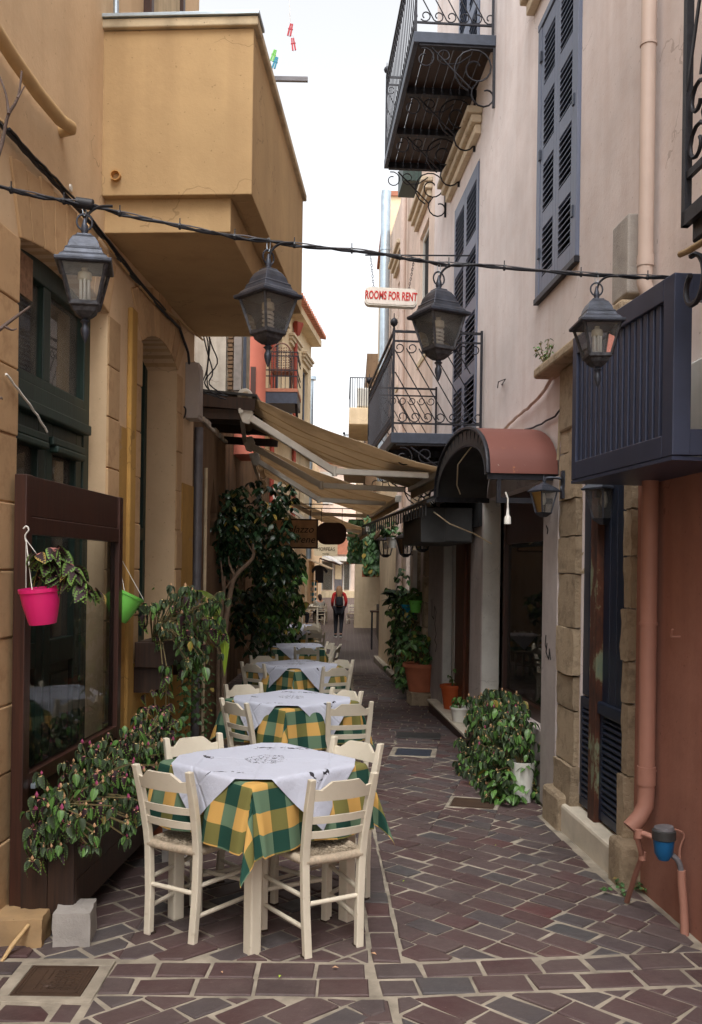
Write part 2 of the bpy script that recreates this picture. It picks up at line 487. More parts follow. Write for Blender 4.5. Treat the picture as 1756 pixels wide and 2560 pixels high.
MT['jacket_red'] = plain('red jacket', srgb(176, 34, 34), .75, var=.15, scale=14, bump=.3, bscale=30)
MT['black_cloth'] = plain('black cloth', srgb(30, 30, 36), .85, var=.2, bump=.2)
MT['grey_cloth'] = plain('grey knit', srgb(150, 146, 138), .9, var=.15)
MT['white_cloth_plain'] = plain('white cotton', srgb(220, 220, 222), .9, var=.05)
MT['sole'] = plain('shoe sole', srgb(220, 216, 210), .7, bump=0)

def m_rust():
    t = NT('rusty red sheet')
    c = t.mix(t.noise(2, 6), srgb(98, 54, 46), srgb(118, 68, 56))
    c = t.mix(t.ramp(t.noise(7, 8, .7), [(.62, K), (.7, W)]), c, srgb(176, 110, 60))
    c = t.mix(t.ramp(t.noise(18, 6, .7, src=None), [(.68, K), (.72, W)]), c, srgb(190, 180, 165))
    t.set(Base_Color=c, Roughness=.7); t.bump(t.noise(20, 6), .2, .004); return t.m
MT['rust_sheet'] = m_rust()
def m_flaked():
    t = NT('rusty post with flaked green paint')
    n = t.noise(5, 7, .7, stretch=(1, 1, .4))
    c = t.ramp(n, [(.35, srgb(44, 26, 20)), (.52, srgb(84, 46, 28)), (.57, srgb(120, 124, 98)), (.7, srgb(84, 112, 102))])
    t.set(Base_Color=c, Roughness=.85); t.bump(n, .6, .006); return t.m
MT['flaked'] = m_flaked()
def m_paver():
    t = NT('porphyry paving stone')
    oi = t.n('ShaderNodeObjectInfo').outputs['Random']
    isl = t.n('ShaderNodeNewGeometry').outputs['Random Per Island']
    rr = t.math('FRACT', t.math('ADD', oi, isl))
    c = t.ramp(rr, [(0, srgb(78, 55, 55)), (.25, srgb(84, 64, 64)), (.5, srgb(88, 73, 72)), (.7, srgb(80, 71, 72)), (.86, srgb(74, 74, 76)), (1, srgb(90, 58, 57))])
    c = t.mix(t.ramp(t.noise(4, 5), [(.3, K), (.75, (.55, .55, .55, 1))]), c, srgb(98, 87, 83))
    c = t.mix(t.ramp(t.noise(1.7, 6, .65), [(.5, K), (.72, (.6, .6, .6, 1))]), c, srgb(54, 46, 46))
    c = t.mix(t.ramp(t.noise(14, 8, .8), [(.58, K), (.72, (.5, .5, .5, 1))]), c, srgb(58, 49, 48))
    c = t.mix(t.ramp(t.noise(45, 7, .75), [(.6, K), (.75, (.4, .4, .4, 1))]), c, srgb(144, 132, 122))
    t.set(Base_Color=c, Roughness=t.ramp(t.noise(12, 4), [(.3, (.5,) * 3), (.7, (.75,) * 3)]))
    t.b.inputs['Specular IOR Level'].default_value = .35
    t.bump(t.noise(60, 8, .7), .5, .004); return t.m
MT['paver'] = m_paver()
def m_farpave():
    t = NT('far paving')
    m = t.n('ShaderNodeMapping'); m.inputs['Rotation'].default_value = (0, 0, 0)
    t.l(t.P(), m.inputs['Vector'])
    b = t.n('ShaderNodeTexBrick'); t.l(m.outputs[0], b.inputs['Vector'])
    b.inputs['Scale'].default_value = 1; b.inputs['Brick Width'].default_value = .24; b.inputs['Row Height'].default_value = .16
    b.inputs['Mortar Size'].default_value = .008
    b.inputs['Color1'].default_value = srgb(74, 60, 58); b.inputs['Color2'].default_value = srgb(84, 70, 67); b.inputs['Mortar'].default_value = srgb(118, 108, 98)
    t.set(Base_Color=b.outputs[0], Roughness=.6); t.bump(t.noise(40, 6), .4, .004); return t.m
MT['far_pave'] = m_farpave()
def m_check():
    t = NT('yellow and green checked cloth')
    u = t.n('ShaderNodeUVMap').outputs[0]
    s = t.n('ShaderNodeSeparateXYZ'); t.l(u, s.inputs[0])
    def stripe(a): return t.math('GREATER_THAN', t.math('FRACT', t.math('MULTIPLY', a, 1 / .19)), .5)
    a, b = stripe(s.outputs[0]), stripe(s.outputs[1])
    r1 = t.mix(a, srgb(198, 156, 88), srgb(116, 112, 64))
    r2 = t.mix(a, srgb(98, 122, 98), srgb(36, 70, 60))
    c = t.mix(b, r1, r2)
    fine = t.n('ShaderNodeTexNoise'); fine.inputs['Scale'].default_value = 300; t.l(u, fine.inputs['Vector'])
    c = t.mix(.12, c, fine.outputs['Fac'], 'OVERLAY')
    t.set(Base_Color=c, Roughness=.9)
    t.b.inputs['Specular IOR Level'].default_value = .15
    t.bump(fine.outputs['Fac'], .2, .002); return t.m
MT['check'] = m_check()
def m_white():
    t = NT('white cloth with dark embroidery')
    u = t.n('ShaderNodeUVMap').outputs[0]
    L = t.n('ShaderNodeVectorMath', operation='LENGTH'); t.l(u, L.inputs[0]); d = L.outputs['Value']
    s = t.n('ShaderNodeSeparateXYZ'); t.l(u, s.inputs[0])
    cx = t.math('MAXIMUM', t.math('ABSOLUTE', s.outputs[0]), t.math('ABSOLUTE', s.outputs[1]))
    n1 = t.noise(26, 3, .5, src=u); n2 = t.noise(16, 3, .6, src=u); n3 = t.noise(5, 2, .5, src=u)
    line = t.math('LESS_THAN', t.math('ABSOLUTE', t.math('SUBTRACT', n1, .5)), .018)
    centre = t.math('LESS_THAN', d, t.math('ADD', .06, t.math('MULTIPLY', n2, .09)))
    ring = t.math('LESS_THAN', t.math('ABSOLUTE', t.math('SUBTRACT', cx, t.math('ADD', .3, t.math('MULTIPLY', t.math('SUBTRACT', n2, .5), .12)))), .022)
    gate = t.math('GREATER_THAN', n3, .5)
    lf = t.math('MAXIMUM', t.math('MULTIPLY', centre, line), t.math('MULTIPLY', t.math('MULTIPLY', ring, gate), t.math('GREATER_THAN', n1, .52)))
    c = t.mix(lf, srgb(190, 193, 207), srgb(54, 52, 58))
    t.set(Base_Color=c, Roughness=.85); t.b.inputs['Specular IOR Level'].default_value = .2
    fx = t.math('ABSOLUTE', t.math('SUBTRACT', t.math('FRACT', t.math('ADD', t.math('MULTIPLY', s.outputs[0], 3.1), .5)), .5))
    fy = t.math('ABSOLUTE', t.math('SUBTRACT', t.math('FRACT', t.math('ADD', t.math('MULTIPLY', s.outputs[1], 3.1), .5)), .5))
    cr = t.math('MINIMUM', t.math('MULTIPLY', t.math('MINIMUM', fx, fy), 25), 1)
    t.bump(t.math('ADD', t.math('MULTIPLY', cr, .25), t.math('ADD', t.noise(7, 5, .6, src=u), t.math('MULTIPLY', t.noise(3, 2, .5, src=u), 1.5))), .6, .02); return t.m
MT['white_cloth'] = m_white()
def m_cast():
    t = NT('rusty cast iron cover')
    c = t.mix(t.noise(12, 6), srgb(58, 44, 36), srgb(88, 66, 50))
    t.set(Base_Color=c, Roughness=.65, Metallic=.2); t.bump(t.noise(60, 6), .5, .004); return t.m
MT['cast_iron'] = m_cast()

# ------------------------------------------------------------------ ground and paving
def ground_sheet(x0, x1, ys, dz):
    m = MB(); V = []; Fc = []
    for y in ys: V += [(x0, y, gz(y) + dz), (x1, y, gz(y) + dz)]
    for i in range(len(ys) - 1): Fc.append((2 * i, 2 * i + 1, 2 * i + 3, 2 * i + 2))
    return m.add(V, Fc)
ground = part('ground', ground_sheet(-60, 60, [-60, 0, 10, 20, 30, 42, 50, 58, 75, 300], -.006), MT['mortar'])
tag(ground, kind='structure')
pavement = part('pavement', ground_sheet(-2.3, 2.2, [-1.5, 0, 5, 10, 17.99], 0), MT['mortar'])
tag(pavement, kind='structure')
far_lane = part('far_lane', ground_sheet(-2.6, 3., [18, 24, 30, 36, 42, 50, 58, 75], .004), MT['far_pave'])
tag(far_lane, kind='structure')

def clip_poly(poly, lines):
    """keep the side where a*x+b*y+c >= 0"""
    for a, b, c in lines:
        out = []
        for i in range(len(poly)):
            p, q = poly[i], poly[(i + 1) % len(poly)]
            dp, dq = a * p[0] + b * p[1] + c, a * q[0] + b * q[1] + c
            if dp >= 0: out.append(p)
            if (dp >= 0) != (dq >= 0):
                t = dp / (dp - dq); out.append((p[0] + (q[0] - p[0]) * t, p[1] + (q[1] - p[1]) * t))
        poly = out
        if len(poly) < 3: return []
    return poly
def shrink(poly, d):
    ar = sum(poly[i - 1][0] * poly[i][1] - poly[i][0] * poly[i - 1][1] for i in range(len(poly)))
    if ar < 0: poly = poly[::-1]
    n = len(poly); out = poly
    for i in range(n):
        p, q = poly[i], poly[(i + 1) % n]
        L = math.hypot(q[0] - p[0], q[1] - p[1])
        if L < 1e-6: continue
        a, b = -(q[1] - p[1]) / L, (q[0] - p[0]) / L
        out = clip_poly(out, [(a, b, -(a * p[0] + b * p[1]) - d)])
        if len(out) < 3: return []
    return out
def area(p): return abs(sum(p[i - 1][0] * p[i][1] - p[i][0] * p[i - 1][1] for i in range(len(p)))) / 2
def dedupe(p, e=.006):
    o = []
    for q in p:
        if not o or math.hypot(q[0] - o[-1][0], q[1] - o[-1][1]) > e: o.append(q)
    if len(o) > 2 and math.hypot(o[0][0] - o[-1][0], o[0][1] - o[-1][1]) < e: o.pop()
    return o
STONES = []
def add_stone(poly, joint=.008):
    p = shrink(dedupe(poly), joint * R_.uniform(.8, 1.25))
    if len(p) < 3: return
    p = dedupe(p, .012)
    if len(p) < 3 or area(p) < .0022: return
    p = [(x + R_.uniform(-.005, .005), y + R_.uniform(-.005, .005)) for x, y in p]
    STONES.append(p)
def hline(x0, y0, x1, y1):
    """half plane to the left of the directed line"""
    a, b = -(y1 - y0), (x1 - x0); L = math.hypot(a, b); a /= L; b /= L
    return (a, b, -(a * x0 + b * y0))
def field(ang, pl, pw, lines, bbox, org=(0, 0)):
    ca, sa = math.cos(ang), math.sin(ang)
    x0, y0, x1, y1 = bbox
    cs = [((x - org[0]) * ca + (y - org[1]) * sa, -(x - org[0]) * sa + (y - org[1]) * ca) for x, y in ((x0, y0), (x1, y0), (x1, y1), (x0, y1))]
    w0, w1 = min(c[1] for c in cs), max(c[1] for c in cs); l0, l1 = min(c[0] for c in cs), max(c[0] for c in cs)
    for j in range(int(w0 / pw) - 1, int(w1 / pw) + 2):
        s = l0 - R_.uniform(0, pl)
        while s < l1:
            ln = pl * R_.uniform(.82, 1.2)
            q = [(s, j * pw), (s + ln, j * pw), (s + ln, (j + 1) * pw), (s, (j + 1) * pw)]
            s += ln
            P = [(org[0] + a * ca - b * sa, org[1] + a * sa + b * ca) for a, b in q]
            P = clip_poly(P, lines)
            if len(P) >= 3: add_stone(P, .008 if org[1] < 1 else .0055)
def row(p0, p1, w, ln, lines=(), jit=.15):
    """a course of stones from p0 to p1, lying to the left of that line"""
    d = Vector((p1[0] - p0[0], p1[1] - p0[1])); L = d.length; d.normalize(); nn = Vector((-d.y, d.x))
    s = -R_.uniform(0, ln * .4)
    while s < L:
        l = ln * R_.uniform(1 - jit, 1 + jit); e = min(s + l, L); s0 = max(s, 0)
        a, b = Vector(p0) + d * s0, Vector(p0) + d * e
        P = clip_poly([tuple(a), tuple(b), tuple(b + nn * w), tuple(a + nn * w)], lines)
        if len(P) >= 3 and e - s0 > .03: add_stone(P, .009)
        s += l
BR = .12                                                     # right hand band drifts up to the right
def xa(y): return .108 - .033 * (y - 4.4)                     # border strip left edge
def xb(y): return .252 - .033 * (y - 4.4)
right_band_top = lambda x: 4.165 + max(0, x - .13) * BR
# two straight courses across the lane
mh = [(-1.41, 3.745), (-1.04, 3.745), (-1.04, 4.145), (-1.41, 4.145)]
row((-1.03, 3.993), (.115, 4.005), .165, .245)
row((-1.03, 3.822), (.135, 3.835), .165, .235)
row((.135, 4.005), (2.1, 4.005 + 1.965 * BR), .165, .24)
row((.15, 3.835), (2.1, 3.835 + 1.95 * BR), .165, .235)
row((-1.9, 3.56), (-1.04, 3.575), .165, .2)
row((-1.9, 3.995), (-1.42, 3.995), .15, .2); row((-1.9, 3.83), (-1.42, 3.83), .16, .22)
# border strip along the lane
row((xb(4.19), 4.185), (xb(10), 10), xb(5) - xa(5), .2)
row((.315, 2.0), (.185, 3.815), .13, .2)
# diagonal fields
A45 = rad(45)
field(rad(43), .235, .148, [hline(xa(4), 4, xa(30), 30), (0, 1, -4.18), (1, 0, 2.1), (0, -1, 9.5)], (-2.1, 4.1, .3, 9.6))
field(rad(-43), .222, .15, [hline(xb(30), 30, xb(4), 4), hline(.13, 4.18, 2.1, 4.18 + 1.97 * BR), (0, -1, 10), (-1, 0, 2.1)], (.1, 4.1, 2.1, 10.1))
field(rad(44), .24, .15, [(0, -1, 3.812), (-1, 0, .165), (1, 0, 1.03)], (-1.1, 1.8, .4, 3.9))
field(rad(-44), .24, .155, [hline(2.1, 3.822 + 1.95 * BR, .15, 3.822), hline(.205, 3.82, .335, 2.0)], (.1, 1.8, 2.1, 4.2))
field(rad(44), .24, .15, [(0, -1, 3.555), (-1, 0, -1.05)], (-2.1, 1.8, -1., 3.6))
# farther on the courses run straight across
field(rad(4), .24, .16, [(0, 1, -9.52), (0, -1, 18.0), (-1, 0, -.06), (1, 0, 2.2)], (-2.2, 9.5, .2, 18), (0, 9.5))
field(rad(-4), .24, .16, [(0, 1, -10.02), (0, -1, 18.0), (1, 0, -.06), (-1, 0, 1.9)], (0, 9.9, 2, 18), (0, 9.9))
def stone_mesh(mb, p, h=.0075):
    top = shrink(p, .006)
    if len(top) < 3: top = p
    n, k = len(p), len(top)
    ar = sum(p[i - 1][0] * p[i][1] - p[i][0] * p[i - 1][1] for i in range(n))
    if ar < 0: p = p[::-1]
    h += R_.uniform(-.005, .004); tx, ty = R_.uniform(-.035, .035), R_.uniform(-.035, .035)
    c = Vector((sum(q[0] for q in p) / n, sum(q[1] for q in p) / n))
    zt = lambda q: gz(q[1]) + h + (q[0] - c.x) * tx + (q[1] - c.y) * ty
    if len(top) == n:
        V = [(x, y, gz(y) - .02) for x, y in p] + [(x, y, zt((x, y)) - .005) for x, y in p] + [(x, y, zt((x, y))) for x, y in top]
        fs = [tuple(range(2 * n, 3 * n))]
        # match top ring start to the outer ring
        j0 = min(range(n), key=lambda j: (top[j][0] - p[0][0]) ** 2 + (top[j][1] - p[0][1]) ** 2)
        tr = top[j0:] + top[:j0]
        V[2 * n:] = [(x, y, zt((x, y))) for x, y in tr]
        for i in range(n):
            j = (i + 1) % n
            fs += [(i, j, n + j, n + i), (n + i, n + j, 2 * n + j, 2 * n + i)]
    else:
        V = [(x, y, gz(y) - .02) for x, y in p] + [(x, y, zt((x, y))) for x, y in p]
        fs = [tuple(range(n, 2 * n))] + [(i, (i + 1) % n, n + (i + 1) % n, n + i) for i in range(n)]
    mb.add(V, fs)
def in_view(p):
    y = sum(q[1] for q in p) / len(p); x = sum(q[0] for q in p) / len(p)
    if y < 1: return False
    u = 878 + x / y * F_PX; v = V0 + (CAM_H - gz(y)) / y * F_PX
    return -60 < u < 1816 and v < 2600
COVERS = [(-1.225, 3.945, .205, .205, 0.), (.98, 7.27, .2, .18, rad(-14)), (.66, 9.45, .23, .23, rad(-8))]
def cut_cover(polys, cx, cy, w, d, ang):
    ca, sa = math.cos(ang), math.sin(ang); out = []
    E4 = [(ca, sa, w), (-ca, -sa, w), (-sa, ca, d), (sa, -ca, d)]        # outward normals and distances
    for p in polys:
        if all(math.hypot(q[0] - cx, q[1] - cy) > .8 for q in p): out.append(p); continue
        inside = []
        for a_, b_, k in E4:
            piece = clip_poly(p, inside + [(a_, b_, -(a_ * cx + b_ * cy) - k)])
            if len(piece) >= 3 and area(piece) > .0015: out.append(dedupe(piece))
            inside.append((-a_, -b_, (a_ * cx + b_ * cy) + k))
    return [p for p in out if len(p) >= 3]
for cv in COVERS: STONES = cut_cover(STONES, *cv)
def cut_walls(p):
    y = sum(q[1] for q in p) / len(p)
    k = .16 if 5.25 < y < 7.0 else .05
    L_ = [(-1, -.065, 1.68 + .065 * 5.1 - k)]
    if y < 8.5: L_.append((1, -.0605, 1.646 + .0605 * 4.59 - .03))
    q = clip_poly(p, L_)
    return dedupe(q) if len(q) >= 3 else []
STONES = [q for q in map(cut_walls, STONES) if len(q) >= 3 and area(q) > .0015]
vis = [p for p in STONES if in_view(p)]
vis.sort(key=lambda p: -area(p) / (sum(q[1] for q in p) / len(p)) ** 3)
for p in vis[:300]:
    m = MB(); stone_mesh(m, p); part('paving_stone', m, MT['paver'], pavement)
m = MB()
for p in vis[300:] + [p for p in STONES if not in_view(p)]: stone_mesh(m, p)
tag(part('paving_stones', m, MT['paver'], pavement), kind='stuff')

# manhole covers
def cover(name, cx, cy, w, d, label, mat, grid=True, rim=.055, ang=0.):
    t = thing(name, label, 'cover', (cx, cy, gz(cy)))
    Rz = Matrix.Rotation(ang, 4, 'Z'); Mx = Matrix.Translation((cx, cy, gz(cy))) @ Rz
    m = MB()
    for a, b, sx, sy in ((0, d / 2 + rim / 2, w + 2 * rim, rim), (0, -d / 2 - rim / 2, w + 2 * rim, rim), (w / 2 + rim / 2, 0, rim, d), (-w / 2 - rim / 2, 0, rim, d)):
        m.box((a, b, .002), (sx, sy, .014))
    part('surround', m.xf(Mx), MT['mortar'], t, bevel=.003)
    m = MB(); m.box((0, 0, 0), (w - .008, d - .008, .016)); part('plate', m.xf(Mx), mat, t, bevel=.002)
    m = MB()
    for k in (.44, .40):
        a, b = w * k, d * k
        for p, q in (((-a, -b), (a, -b)), ((a, -b), (a, b)), ((a, b), (-a, b)), ((-a, b), (-a, -b))): m.beam((*p, .009), (*q, .009), .005, .004)
    if grid:
        for i in range(-3, 4):
            m.beam((i * w * .095 + .02, -d * .3, .009), (i * w * .095 + .02, d * .33, .009), .006, .004)
            m.beam((-w * .05, i * d * .09, .009), (w * .34, i * d * .09, .009), .006, .004)
        m.lathe([(.001, .008), (.03, .012), (.034, .008)], (-.02, -.03, 0), 16)
    part('raised_pattern', m.xf(Mx), mat, t)
    return t
cover('manhole_cover', -1.225, 3.945, .295, .295, 'rusty square cast iron cover with grid pattern, bottom left corner', MT['cast_iron'])
g1 = G(1275, 1998)
cover('access_cover', .98, 7.27, .34, .3, 'plain brown metal cover in paving below the right hand bush', MT['cast_iron'], False, .03, rad(-14))
cover('drain_cover', .66, 9.45, .36, .36, 'dark slate coloured cover in paving beside the shop doorstep', MT['iron_slate'], False, .05, rad(-8))
m = MB(); m.box((0, 0, .006), (.5, .34, .012)); m.xf(Matrix.Translation((.78, 10.45, gz(10.45) + .008)) @ Matrix.Rotation(rad(-6), 4, 'Z'))
tag(part('doormat', m, MT['black_rubber'], bevel=.004), 'thin black doormat lying on paving at the shop doorstep', 'doormat')
for i, (u, v, k) in enumerate(((838, 2428, 1), (700, 2450, .8), (935, 2393, 1.1), (1010, 2210, .7), (555, 2440, .6), (1240, 2120, .6))):
    p = G(u, v); m = MB(); a = i * 1.3
    V = [(-.014, 0, .002), (0, -.008, .008), (.016, 0, .003), (0, .008, .008)]
    m.add([(p.x + k * (x * math.cos(a) - y * math.sin(a)), p.y + k * (x * math.sin(a) + y * math.cos(a)), p.z + .013 + z) for x, y, z in V], [(0, 1, 3), (1, 2, 3)])
    tag(part('fallen_leaf', m, MT['strap' if i % 2 else 'bud']), 'small dry fallen leaf on ' + ('the two straight courses below the nearest right chair', 'the lowest paving row, middle of the picture', 'the border strip right of the nearest table', 'the diagonal paving beside the border strip', 'the paving in front of the nearest left chair', 'the diagonal paving halfway to the stone doorstep')[i], 'leaf', 'fallen leaves on the paving')

# ------------------------------------------------------------------ facades
def facade(fr, y0, y1, z0, z1, holes=(), reveal=.15, thick=.5, mb=None, back=True):
    m = mb or MB()
    outer = [(y0, z0), (y1, z0), (y1, z1), (y0, z1)]
    loops = [outer] + [h[0] if isinstance(h, tuple) else h for h in holes]
    tris = tessellate_polygon([[Vector((p[0], p[1], 0)) for p in l] for l in loops])
    flat = [p for l in loops for p in l]
    b = len(m.v); m.v += [tuple(fr.pt(p[0], p[1])) for p in flat]
    m.f += [tuple(b + i for i in t) for t in tris]
    i0 = len(outer)
    for h in holes:
        l, dep = (h if isinstance(h, tuple) else (h, reveal)); n = len(l)
        c = len(m.v); m.v += [tuple(fr.pt(p[0], p[1], -dep)) for p in l]
        for i in range(n):
            j = (i + 1) % n
            m.f.append((b + i0 + i, b + i0 + j, c + j, c + i))
        i0 += n
    # sides, top and back
    c = len(m.v); m.v += [tuple(fr.pt(p[0], p[1], -thick)) for p in outer]
    for i in range(4):
        j = (i + 1) % 4; m.f.append((b + i, b + j, c + j, c + i))
    if back: m.f.append((c, c + 1, c + 2, c + 3))
    return m
def rect(y0, y1, z0, z1): return [(y0, z0), (y1, z0), (y1, z1), (y0, z1)]
def arch(y0, y1, z0, zs, rise, n=10):
    P = [(y0, z0), (y1, z0), (y1, zs)]
    w = (y1 - y0) / 2; c = (y0 + y1) / 2; Rr = (w * w + rise * rise) / (2 * rise); a0 = math.asin(w / Rr)
    for i in range(1, n):
        a = a0 - 2 * a0 * i / n
        P.append((c + Rr * math.sin(a), zs + rise - Rr * (1 - math.cos(a))))
    return P + [(y0, zs)]
def core(fr, y0, y1, z0, z1, back=4., o=-.5):  # solid body behind a facade, added so that no light leaks through
    return MB().fbox(fr, y0, y1, z0, z1, -back, o)
def block(fr, parent, y0, y1, z0, z1, o0, o1, mat, g=.004, jit=.004, name='stone_block', bev=.006):
    m = MB().fbox(fr, y0 + g, y1 - g, z0 + g, z1 - g, o0, o1 + R_.uniform(-jit, jit))
    return part(name, m, mat, parent, bevel=bev)
def voussoirs(fr, parent, y0, y1, zs, rise, n, h, o0, o1, mat):
    w = (y1 - y0) / 2; c = (y0 + y1) / 2; Rr = (w * w + rise * rise) / (2 * rise); a0 = math.asin(w / Rr)
    zc = zs + rise - Rr
    # the joints fan out from a point well below, wider than the intrados angle
    for i in range(n):
        a, b = -a0 + 2 * a0 * i / n, -a0 + 2 * a0 * (i + 1) / n
        ee = .006 / Rr
        def pt(ang, r): return (c + r * math.sin(ang) + (r - Rr) * math.sin(ang) * .8, zc + r * math.cos(ang))
        hh = h * R_.uniform(.9, 1.06)
        poly = [pt(a + ee, Rr), pt(b - ee, Rr), pt(b - ee, Rr + hh), pt(a + ee, Rr + hh)]
        m = MB().prism(poly, lambda y, z: fr.pt(y, z, o0), lambda y, z: fr.pt(y, z, o1))
        part('arch_stone', m, mat, parent, bevel=.005)

# ---------------------------------------------------------------- left house
L = Fr(-1.646, 4.59, .0605, 1)
LH = thing('ochre_house', 'ochre plaster house with stone door surrounds and jutting box balcony on the left', 'house', (-2.2, 5, 0))
dA, dB = 4.556, 5.915
nA, nB = 6.66, 7.69
d1 = arch(dA, dB, .1, 3.29, .07); n1 = arch(nA, nB, 1.02, 3.30, .13)
part('wall', facade(L, -4.5, 8.3, -.3, 7.9, [(d1, .17), (n1, .25)], thick=.5), MT['tan'], LH)  # its unseen run behind the camera is added to shade the lower lane
part('core_wall', core(L, -4.48, 8.28, -.3, 7.88), MT['tan'], LH)
m = MB().fbox(L, 6.16, 8.3, -.3, 1.0, 0, .012).fbox(L, 6.16, 6.46, 1.0, 2.62, 0, .01).fbox(L, 7.9, 8.3, 1.0, 2.4, 0, .01)
part('painted_dado', m, MT['deep_ochre'], LH)
part('plaster_rib', MB().fbox(L, 6.33, 6.46, .2, 3.45, 0, .035), MT['deep_ochre'], LH, bevel=.01)
z = .04 - .325
k = 0
while z < 3.28:
    z1 = min(z + .325, 3.285)
    ys = [2.0, 2.75 + .1 * (k % 2), 3.35 + .12 * (k % 2), 3.95 + .15 * (k % 2), dA]
    for a, b in zip(ys[:-1], ys[1:]): block(L, LH, a, b, z, z1, -.17 if b == dA else -.05, .014, MT['block'])
    block(L, LH, dB, 6.155 + R_.uniform(-.01, .01), z, z1, -.17, .014, MT['block'])
    if z > .9:
        block(L, LH, 6.475, nA, z, z1, -.25, .012, MT['block'])
        block(L, LH, nB, 7.87 + R_.uniform(-.02, .02), z, z1, -.25, .012, MT['block'])
    z += .325; k += 1
voussoirs(L, LH, dA, dB, 3.29, .07, 9, .36, -.17, .014, MT['block'])
voussoirs(L, LH, nA, nB, 3.30, .13, 9, .34, -.25, .012, MT['block'])
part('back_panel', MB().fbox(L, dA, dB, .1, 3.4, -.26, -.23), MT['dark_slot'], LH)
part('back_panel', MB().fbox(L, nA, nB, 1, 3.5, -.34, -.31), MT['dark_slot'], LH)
# green double door with transom lights
GD = part('door_frame', MB().fbox(L, dA, dA + .09, .1, 3.36, -.2, -.11).fbox(L, dB - .1, dB, .1, 3.36, -.2, -.11).fbox(L, dA + .09, dB - .1, 3.24, 3.37, -.2, -.11), MT['green_paint'], LH, bevel=.006)
ym = (dA + dB) / 2
part('transom', MB().fbox(L, dA + .085, dB - .095, 2.5, 2.56, -.2, -.06).fbox(L, dA + .085, dB - .095, 2.56, 2.66, -.2, -.09).fbox(L, dA + .085, dB - .095, 2.66, 2.72, -.2, -.11), MT['green_paint'], GD, bevel=.008)
part('mullion', MB().fbox(L, ym - .05, ym + .05, 2.72, 3.3, -.19, -.12), MT['green_paint'], GD, bevel=.006)
for a, b in ((dA + .09, ym - .05), (ym + .05, dB - .1)):
    part('transom_pane', MB().fbox(L, a, b, 2.72, 3.26, -.165, -.16), MT['old_pane'], GD)
for a, b in ((dA + .09, ym - .004), (ym + .004, dB - .1)):
    lf_ = part('door_leaf', MB().fbox(L, a, a + .1, .12, 2.5, -.19, -.12).fbox(L, b - .1, b, .12, 2.5, -.19, -.12).fbox(L, a + .1, b - .1, 2.36, 2.5, -.19, -.12).fbox(L, a + .1, b - .1, 1.12, 1.26, -.19, -.12).fbox(L, a + .1, b - .1, .12, .4, -.19, -.12), MT['green_paint'], LH, bevel=.006)
    part('head_moulding', MB().fbox(L, a + .06, b - .06, 2.33, 2.37, -.15, -.07).fbox(L, a + .03, b - .03, 2.37, 2.42, -.15, -.085), MT['green_paint'], lf_, bevel=.01)
    part('pane', MB().fbox(L, a + .1, b - .1, 1.26, 2.36, -.165, -.16), MT['old_pane'], lf_)
    part('panel', MB().fbox(L, a + .1, b - .1, .4, 1.12, -.18, -.15).fbox(L, a + .15, b - .15, .46, 1.06, -.16, -.13), MT['green_paint'], lf_, bevel=.008)
# grey-brown sheet stands in for the reflection in the panes
part('curtain', MB().fbox(L, dA + .1, dB - .1, 1.2, 3.3, -.225, -.22), plain('curtain', srgb(150, 136, 118), .95, var=.1), LH)
for a, b in ((nA + .0, nA + .5), (nA + .505, nB)):
    sh = part('shutter', MB().fbox(L, a, a + .07, 1.02, 3.4, -.3, -.245).fbox(L, b - .07, b, 1.02, 3.4, -.3, -.245).fbox(L, a + .07, b - .07, 1.9, 2.0, -.3, -.245).fbox(L, a + .07, b - .07, 1.02, 1.12, -.3, -.245), MT['green_paint'], LH, bevel=.004)
    part('panel', MB().fbox(L, a + .07, b - .07, 1.12, 3.4, -.29, -.27), MT['green_paint'], sh)
a_ = L.pt(4.86, 3.2, -.1); nt_ = MB().fbox(L, 4.82, 4.98, 3.1, 3.32, -.108, -.102)
part('paper_notice', nt_, plain('old paper notice', srgb(150, 120, 96), .9, var=.4, scale=30), LH)
part('wall_plate', MB().lathe([(0, 0), (.022, 0), (.02, .008), (0, .01)], L.pt(*L.hit(176, 470), .0), 12, Matrix.Rotation(rad(90), 3, 'Y')), MT['white_plastic'], LH, 40)
# box balcony
bx0, by0, by1 = -.64, 5.77, 8.46
def bpt(x_off, y, z): return Vector((L.x0 + L.sl * (y - L.y0) + x_off, y, z))
wB = .935
def bbox_(m, y0, y1, o0, o1, z0, z1): return m.fbox(L, y0, y1, z0, z1, o0, o1)
BAL = part('balcony', bbox_(bbox_(bbox_(MB(), by0, by0 + .12, -.02, wB, 3.98, 5.0), by0 + .12, by1, wB - .12, wB, 3.98, 5.0), by1 - .12, by1, -.02, wB - .12, 3.98, 5.0), MT['balcony_ochre'], LH, bevel=.006)
part('slab', bbox_(MB(), by0 + .12, by1 - .12, -.02, wB - .12, 3.99, 4.1), MT['balcony_ochre'], BAL)
part('lower_slab', bbox_(MB(), by0 + .06, by1 - .02, -.02, wB - .14, 3.77, 3.985), MT['balcony_ochre'], BAL, bevel=.006)
part('capping', bbox_(bbox_(MB(), by0 - .03, by0 + .16, -.02, wB + .03, 5.003, 5.06), by0 + .16, by1 + .03, wB - .16, wB + .03, 5.003, 5.06), MT['capping'], BAL, bevel=.008)
part('metal_rail', bbox_(MB(), by0 - .045, by0 + .17, -.02, wB + .04, 5.063, 5.085), MT['zinc'], BAL, bevel=.003)
mp = MB(); q = D(290, 440, by0 - .02)
mp.lathe([(.025, 0), (.03, .0), (.032, .05), (.026, .05), (.02, .0)], (q.x, by0 + .01, q.z), 12, Matrix.Rotation(rad(90), 3, 'X'), close=False)
part('drain_spout', mp, MT['ochre'], BAL, 40)
